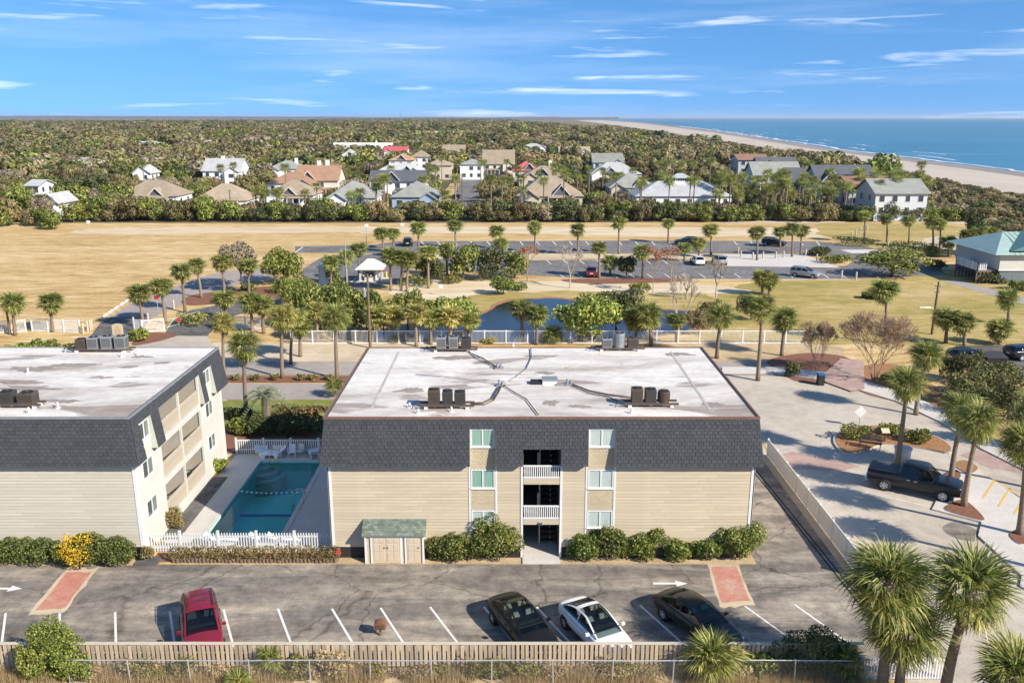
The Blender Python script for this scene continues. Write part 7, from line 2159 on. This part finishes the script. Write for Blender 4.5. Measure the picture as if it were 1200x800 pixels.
    if win:
        storeys = 2 if he > 4.6 else 1; nx = max(2, int(w/2.9))
        for s in range(storeys):
            zc = he-1.35-s*2.75
            for k in range(nx):
                if rh.random() < .12: continue
                x = -hw+w*(k+.5)/nx; ww = rh.choice((.5,.6,.75))
                f = MB(); f.box(x-ww-.1,x+ww+.1,-hd-.05,-hd,zc-.85,zc+.75); wo = f.build('window', M['trim'], t)
                f = MB(); f.box(x-ww,x+ww,-hd-.07,-hd-.05,zc-.75,zc+.65); f.build('pane', M['far_glass'], wo)
            for sd in ((-1,) if xm > 0 else (1,)):
                for y in (-hd*.45, hd*.4):
                    f = MB(); xa, xb = sorted((sd*hw, sd*(hw+.05))); f.box(xa,xb,y-.7,y+.7,zc-.85,zc+.75); wo = f.build('window', M['trim'], t)
                    xa, xb = sorted((sd*(hw+.05), sd*(hw+.07))); f = MB(); f.box(xa,xb,y-.6,y+.6,zc-.75,zc+.65); f.build('pane', M['far_glass'], wo)
    return t
TAN, TAN2, GREY, LGREY, DGREY, TERRA, ORNG, REDR, WHITE_R, BRN, GRN = (.33,.26,.18),(.36,.285,.20),(.29,.29,.255),(.44,.44,.42),(.105,.11,.12),(.34,.20,.125),(.42,.25,.14),(.52,.11,.11),(.60,.60,.58),(.27,.15,.10),(.265,.27,.235)
WW, CREAM, BLUE, BEIGE = (.76,.75,.72),(.66,.60,.48),(.30,.40,.50),(.55,.47,.35)
house(150,216,211,230,7.0,12,'hip',TAN,WW,'tan hip roofed house with a small gable among the woods',dormer=(.3,3.6,2.0))
house(237,296,215,236,6.5,12,'hip',TAN2,WW,'white walled house with broad tan hip roof at the hedge')
house(244,287,186,200,9.5,12,'gx',LGREY,WW,'large white two storey house with pale grey roof',chim=((-.15,1.0),))
house(161,181,194,203,6.5,9,'gy',LGREY,WW,'small white gabled cottage among olive trees')
house(60,78,226,238,6.0,9,'gy',LGREY,WW,'white gabled house buried in the wood edge')
house(40,54,211,216,6.0,9,'gx',LGREY,WW,'glimpse of a white roofed house deep in the wood')
house(319,372,211,229,7.0,12,'hip',TAN,WW,'low house with tan roof in front of the terracotta one',dormer=(.0,3.5,2.0))
house(319,372,201,215,8.0,12,'hip',TERRA,WW,'house with terracotta hip roof and deep shade windows')
house(352,400,194,211,9.5,12,'gx',TERRA,CREAM,'tall cream house with terracotta gables and white chimneys',chim=((-.05,1.6),(.35,1.8)),dormer=(-.4,4.0,2.4))
house(319,357,188,198,8.0,11,'hip',GREY,WW,'grey green roofed house behind the terracotta roofs',chim=((.5,.9),))
house(389,443,212,232,7.5,12,'hip',GREY,WW,'grey hip roofed white house with dry vine at the hedge')
house(463,515,212,231,8.5,12,'hip',GREY,BLUE,'two storey house with blue side wall and grey hip roof')
house(437,500,200,212,8.0,12,'gx',DGREY,WW,'house with dark slate roof and white gable',dormer=(-.2,4.4,2.6))
house(441,500,191,203,8.5,12,'hip',LGREY,WW,'broad pale roofed house behind the slate roof',dormer=(.3,4.0,2.4))
house(458,486,180,188,9.0,12,'hip',ORNG,WW,'house with bright orange roof',dormer=(.0,4.0,2.2))
house(484,503,176,184,9.0,11,'hip',TAN,WW,'tan roofed house behind the orange one')
house(392,460,167.5,175,8.0,14,'gx',(.62,.60,.57),(.50,.07,.08),'long building with red walls below a pale roof',chim=((.45,1.2),),win=False)
house(452,478,172,177,8.0,12,'gx',REDR,WW,'small red roofed wing beside the long red building')
house(398,424,175,186,9.0,13,'hip',LGREY,WW,'white house with pale pyramid roof')
house(483,538,154,161,9.0,22,'gx',LGREY,(.62,.63,.63),'long grey roofed apartment row deep in the woods')
house(520,540,152.5,160,10.0,18,'hip',LGREY,WW,'taller grey apartment wing deep in the woods')
house(564,588,165.5,172,8.0,13,'gy',LGREY,WW,'white gabled house in the far grove')
house(583,614,158.5,168,9.5,16,'hip',GREY,WW,'big grey roofed house in the far grove')
house(567,602,176,192,10.5,13,'gx',TAN,CREAM,'large cream house with tall windows and tan roof')
house(601,630,189,200,8.5,12,'hip',REDR,CREAM,'house with salmon red roof',dormer=(.3,4.0,2.4))
house(613,660,194,207,8.0,13,'hip',TAN,BEIGE,'tan roofed house with white trimmed gables and chimney',chim=((.35,1.8),),dormer=(-.05,4.4,2.6))
house(606,680,206,230,8.0,15,'hip',TAN2,BEIGE,'broad brown roofed house right behind the hedge',dormer=(.35,4.6,2.8))
house(690,748,190,204,8.0,14,'hip',LGREY,WW,'wide pale metal roofed house with many wings',dormer=(-.2,5,2.2))
house(694,728,180,190,10.0,12,'gx',GRN,WW,'grey green gabled house above the pale roofed one')
house(712,766,203,220,7.5,13,'hip',GREY,BEIGE,'grey brown house with white edged gable',dormer=(.35,5.0,2.8))
house(742,850,212,230,7.0,14,'hip',(.40,.41,.41),WW,'long white clubhouse with silver roof and cupola',cupola=True)
house(861,895,181,187,10,12,'gx',BRN,(.42,.42,.42),'brown roofed beach townhouse beside the dunes')
house(885,929,184.5,198,10.5,12,'gx',DGREY,(.42,.46,.48),'dark roofed beach townhouse')
house(878,932,190,205,10.0,12,'gx',GRN,(.50,.53,.53),'olive roofed beach townhouse with shaded porch')
house(919,950,197,213,9.0,11,'gx',DGREY,(.62,.64,.65),'grey beach townhouse with steep dark roof')
house(950,1016,194,213,10.5,13,'gx',DGREY,(.30,.35,.40),'wide slate roofed beach townhouse',dormer=(-.55,5,3))
house(986,1040,207,217,8.5,12,'gx',BRN,(.42,.42,.42),'low brown roofed beach house')
house(1015,1074,210,226,9.5,12,'gx',GRN,(.55,.56,.56),'white beach house with pale green gable roof nearest the dunes'.replace('nearest','next to'))
house(540,566,186,193,8.0,11,'hip',GREY,WW,'grey roofed house at the end of the street')
house(655,690,172,178,8.0,13,'gx',TAN2,WW,'tan roofed house in the palms behind the wide metal roof')
house(610,640,168,173,8.5,14,'hip',LGREY,WW,'pale roofed house in the far palms')
house(520,545,170,176,8.5,12,'gx',TAN,CREAM,'cream house with tan gable deep in the palms')
house(500,530,186,194,8.0,12,'hip',TAN2,BEIGE,'beige house with tan roof by the street corner')
house(560,590,149,153,9.0,26,'hip',LGREY,WW,'far pale roofed block near the shore road')
house(420,452,159,163,8.0,16,'gx',TAN,WW,'far tan roof in the middle of the woods')
house(100,126,182,187,6.5,11,'hip',GREY,WW,'grey roof glimpsed in the deep woods')
house(165,190,165,168,7.5,14,'hip',LGREY,WW,'long pale roof among far treetops')
house(236,256,164,167,7.5,14,'hip',LGREY,WW,'pale church hall roof by the spire')
# church spire
Y = 700; x = XP(234,Y,15); t = wthing('church_spire', 'grey pointed church spire above the woods', 'spire', (x,Y,0)); zt_ = HY(155.5,Y); zb_ = HY(166,Y)
m = MB(); m.box(x-2,x+2,Y-2,Y+2,0,zb_); m.build('tower', wallm((.6,.58,.55)), t)
m = MB(); m.v = [(x-2.4,Y-2.4,zb_),(x+2.4,Y-2.4,zb_),(x+2.4,Y+2.4,zb_),(x-2.4,Y+2.4,zb_),(x,Y,zt_)]; m.f = [(0,1,4),(1,2,4),(2,3,4),(3,0,4)]; m.build('spire', roofm((.24,.23,.26)), t)
Y = 2600; x = XP(469,Y,40); t = wthing('radio_mast', 'thin radio mast on the wooded horizon', 'mast', (x,Y,0)); hm = HY(129.5,Y)
m = MB(); m.tube([(x,Y,0),(x,Y,hm)], [.8,.4], 4); m.build('lattice', M['grey_metal'], t); m = MB(); m.box(x-1.5,x+1.5,Y-.4,Y+.4,hm*.8,hm*.8+1); m.build('antenna', M['grey_metal'], t)
# little street between the houses
sheet_px('street', [(520,254),(566,254),(560,225),(572,212),(560,200),(535,196),(525,200),(540,214),(530,232)], .03, M['asphalt_far'])
sheet_px('yard', [(545,240),(600,240),(596,214),(560,212)], .025, M['dry_grass'])
sheet_px('yard', [(500,252),(530,252),(540,215),(528,215)], .025, M['dry_grass'])
sheet_px('yard', [(230,252),(300,252),(300,212),(230,212)], .022, M['sand'])
sheet_px('yard', [(850,262),(990,262),(1000,235),(850,235)], .022, M['sand'])
sheet_px('boardwalk', [(1060,253),(1110,262),(1200,268),(1200,262),(1110,252),(1070,243)], .05, M['sand'])

# ================================================================== WOODS
def blocked(x, y, pad=0, front=30):
    for (hx, hy, hw, hd) in HOUSES:
        sx = hx*y/hy
        if abs(x-hx) < hw+pad and hy-hd-2-pad < y < hy+hd+pad: return True
        if abs(x-sx) < hw*.8+pad and hy-hd-front-pad < y <= hy-hd: return True
    return False
rt = random.Random(77)
GW = 'trees of the hedge belt behind the field'
HREF = [(h[0],h[1],nm) for h,nm in zip(HOUSES,HNAME)]
LOOK = {'dark_leaf':'dark green','green_leaf':'mid green','olive_oak_leaf':'olive','grey_oak_leaf':'greyish'}
def belt_y(x): return 203+(0 if x > -95 else (-(x+95))*-.12)
n_t = 0
x = -175.0
while x < 150:                                           # dense belt along the field
    for row in range(2):
        xx = x+rt.uniform(-1.5,1.5)+row*2.2; yy = belt_y(xx)+2+row*5.5+rt.uniform(-1,1.5)
        if xx < -100: yy -= rt.uniform(0,16)
        h = rt.uniform(2.6,5.0) + (2.0 if xx < -70 else 0)*rt.random()
        w = rt.uniform(5.0,7.5); mt = rt.choice((M['dark'],M['green'],M['green'],M['oak'],M['oak'],M['oak_grey'] if rt.random() < .35 else M['green']))
        tree_at(xx,yy,h,w,LOOK[mt.name]+' low tree of the field hedge, near the '+beside(xx,yy,HREF),mt,'mid',GW,'hedge_tree','tree',.02); n_t += 1
    x += 4.9
GT = 'trees among the houses beyond the field'
pts = []
tries = 0
while len(pts) < 150 and tries < 20000:
    tries += 1
    y = 214+ (rt.random()**1.3)*190; x = rt.uniform(-.66*y, .40*y)
    if x > coast(y,1)-30: continue
    if blocked(x,y,0,34): continue
    q = (x/y*FPX*.98+600)
    if 515 < q < 572 and y < 420: continue
    if any((x-a)**2+(y-b)**2 < 36 for a,b in pts): continue
    pts.append((x,y))
for x, y in pts:
    h = rt.uniform(4.2,7.8); w = rt.uniform(7,11)
    if x > 20: h *= .82; w *= .8
    mt = rt.choice((M['oak'],M['oak'],M['oak'],M['oak_grey'],M['green'],M['dark']))
    tree_at(x,y,h,w,LOOK[mt.name]+' woodland tree near the '+beside(x,y,HREF),mt,'mid',GT,'woodland_tree','tree',.12)
GPH = 'palms among the houses beyond the field'
pp = []
tries = 0
while len(pp) < 120 and tries < 9000:
    tries += 1
    y = 209+(rt.random()**1.6)*150; x = rt.uniform(-.62*y, .48*y)
    if x > coast(y,1)-25 or blocked(x,y,-3,4): continue
    if x < -.35*y and rt.random() < .75: continue
    if any((x-a)**2+(y-b)**2 < 9 for a,b in pp): continue
    pp.append((x,y))
for k in range(70):                                    # the palm grove in front of the beach townhouses
    y = rt.uniform(206,252); x = rt.uniform(.24*y,.47*y)
    if x < coast(y,1)-20: pp.append((x,y))
for x, y in pp:
    h = rt.uniform(5,9.5)
    t = thing('palm_tree',('tall' if h > 7.2 else 'short')+' cabbage palm growing near the '+beside(x,y,HREF),'palm',(x,y,0),0,GPH)
    inst('trunk', trunk_mesh(h,0), t)
    inst('crown', rt.choice(CROWN_LOW), t, (0,0,h), (0,0,rt.uniform(0,6.28)), (rt.uniform(.95,1.25),)*3)

# the far woods: one mass of instanced crowns
def scatter(name, P, meshes, kind='stuff'):
    """P: (x, y, z, scale xyz, rot, variant)"""
    src = bpy.data.collections.new(name+'_kinds')
    for i, me in enumerate(meshes):
        o = bpy.data.objects.new('%s_kind_%02d' % (name, i), me); src.objects.link(o)
    me = bpy.data.meshes.new(name); me.from_pydata([(p[0],p[1],p[2]) for p in P], [], [])
    for an, tp, vals in (('scl','FLOAT_VECTOR',[c for p in P for c in p[3]]),('rot','FLOAT',[p[4] for p in P]),('vid','INT',[p[5] for p in P])):
        a = me.attributes.new(an, tp, 'POINT'); a.data.foreach_set('vector' if tp == 'FLOAT_VECTOR' else 'value', vals)
    o = bpy.data.objects.new(name, me); COL.objects.link(o); struct(o, kind)
    ng = bpy.data.node_groups.new(name, 'GeometryNodeTree')
    ng.interface.new_socket('Geometry', in_out='INPUT', socket_type='NodeSocketGeometry'); ng.interface.new_socket('Geometry', in_out='OUTPUT', socket_type='NodeSocketGeometry')
    N, L = ng.nodes, ng.links
    gi, go = N.new('NodeGroupInput'), N.new('NodeGroupOutput')
    ci = N.new('GeometryNodeCollectionInfo'); ci.inputs['Collection'].default_value = src; ci.inputs['Separate Children'].default_value = True; ci.inputs['Reset Children'].default_value = True
    ip = N.new('GeometryNodeInstanceOnPoints'); ip.inputs['Pick Instance'].default_value = True
    def na(nm, tp):
        n = N.new('GeometryNodeInputNamedAttribute'); n.data_type = tp; n.inputs['Name'].default_value = nm
        return n.outputs['Attribute']
    cx = N.new('ShaderNodeCombineXYZ'); L.new(na('rot','FLOAT'), cx.inputs[2])
    er = N.new('FunctionNodeEulerToRotation'); L.new(cx.outputs[0], er.inputs[0])
    L.new(gi.outputs[0], ip.inputs['Points']); L.new(ci.outputs[0], ip.inputs['Instance']); L.new(na('vid','INT'), ip.inputs['Instance Index'])
    L.new(er.outputs[0], ip.inputs['Rotation']); L.new(na('scl','FLOAT_VECTOR'), ip.inputs['Scale'])
    L.new(ip.outputs[0], go.inputs[0])
    o.modifiers.new('scatter', 'NODES').node_group = ng
    return o
kinds = [shared('far',0,M['oak']),shared('far',1,M['oak']),shared('far',2,M['dark']),shared('far',3,M['oak_grey']),shared('far',4,M['green']),shared('far',2,M['oak']),CROWN_LOW[0]]
P = []
rf_ = random.Random(5)
def wood_ok(x, y):
    return x < coast(y,1)-24-.10*max(0,y-330)-18*noise.noise(Vector((y*.01,9,0))) and not (x < -.1*y-700 and y > 4600)
for (y0, y1, sp, hs) in ((330,620,10.5,(5,9.5)),(620,1100,15,(7,12)),(1100,2000,23,(8,14)),(2000,3600,40,(9,15)),(3600,6500,75,(10,15)),(6500,12000,160,(13,18))):
    y = y0
    while y < y1:
        x = -.74*y
        while x < .5*y:
            xx, yy = x+rf_.uniform(-.5,.5)*sp, y+rf_.uniform(-.5,.5)*sp
            x += sp
            if not wood_ok(xx,yy): continue
            if yy < 1250 and blocked(xx,yy,1,26+yy*.05): continue
            g = noise.noise(Vector((xx*.006,yy*.006,0)))
            if g < -.42: continue
            h = rf_.uniform(*hs)*(1+.25*noise.noise(Vector((xx*.02,yy*.02,5)))); w = sp*(rf_.uniform(.8,1.1) if rf_.random() < .8 else rf_.uniform(1.2,1.6))
            pal = rf_.random() < (.30 if xx > -60 and yy < 900 else .05)
            if pal and yy < 1100: P.append((xx,yy,h*.75,(1.2,1.2,1.2),rf_.uniform(0,6.28),6)); continue
            v = 3 if rf_.random() < .16+.2*max(0,g) else rf_.choice((0,1,2,4,5,0,5))
            P.append((xx,yy,h*.5,(w*.66,w*.66,h*.5/.55),rf_.uniform(0,6.28),v))
        y += sp
# undergrowth beneath the nearer trees and houses
for k in range(2600):
    y = 206+rf_.random()*160; x = rf_.uniform(-.72*y,.52*y)
    if x > coast(y,1)-18 or blocked(x,y,-1,2): continue
    q = x/y*FPX*.98+600
    if 518 < q < 570: continue
    h = rf_.uniform(1.2,3.6); w = rf_.uniform(2.2,5.0)
    P.append((x,y,h*.45,(w*.6,w*.6,h),rf_.uniform(0,6.28),rf_.choice((0,1,2,3,4,5))))
scatter('far_woods', P, kinds)
# dune scrub
P = []
for k in range(7500):
    y = 150+(rf_.random()**2.0)*2600; a = coast(y,1); x = a-rf_.random()**1.1*(46+.11*max(0,y-300))+ (2 if rf_.random() < .1 else -1)
    if y < 206 and x < a-40: continue
    h = rf_.uniform(.5,1.9); w = rf_.uniform(1.4,4.4)*(1+y/1500)
    P.append((x,y,h*.3,(w*.6,w*.6,h),rf_.uniform(0,6.28),rf_.choice((0,1,2,3,3))))
scatter('dune_scrub', P, [shared('far',0,M['oak']),shared('far',1,M['dark']),shared('far',2,M['weed']),shared('far',3,M['brown_hedge'])])
# low treeline on the horizon beyond the marsh
m = MB(); xs = [-14000+i*160 for i in range(100)]
for i, x in enumerate(xs):
    h = 34+20*max(0,min(1,(-x-2000)/6000))+9*noise.noise(Vector((x*.0011,0,0)))+5*noise.noise(Vector((x*.006,2,0)))
    m.v += [(x,15200,0),(x,15200,h),(x,15600,h*.8),(x,15600,0)]
    if i: b = 4*i; m.f += [(b-4,b,b+1,b-3),(b-3,b+1,b+2,b-2),(b-2,b+2,b+3,b-1)]
struct(m.build('far_treeline', M['forest_floor']), 'stuff')

# ------------------------------------------------------------------ the air
hz = MB(); hz.box(-27000, 27000, -310, 34500, -3.0, 75.0)
ho = hz.build('haze', None); struct(ho, 'stuff')
hm_ = bpy.data.materials.new('haze_air'); hm_.use_nodes = True
hn, hl = hm_.node_tree.nodes, hm_.node_tree.links
hn.remove(hn['Principled BSDF'])
pv = hn.new('ShaderNodeVolumePrincipled'); pv.inputs['Color'].default_value = (.80,.88,1,1); pv.inputs['Density'].default_value = HAZE; pv.inputs['Anisotropy'].default_value = 0.2
hl.new(pv.outputs[0], hn['Material Output'].inputs['Volume'])
ho.data.materials.append(hm_)
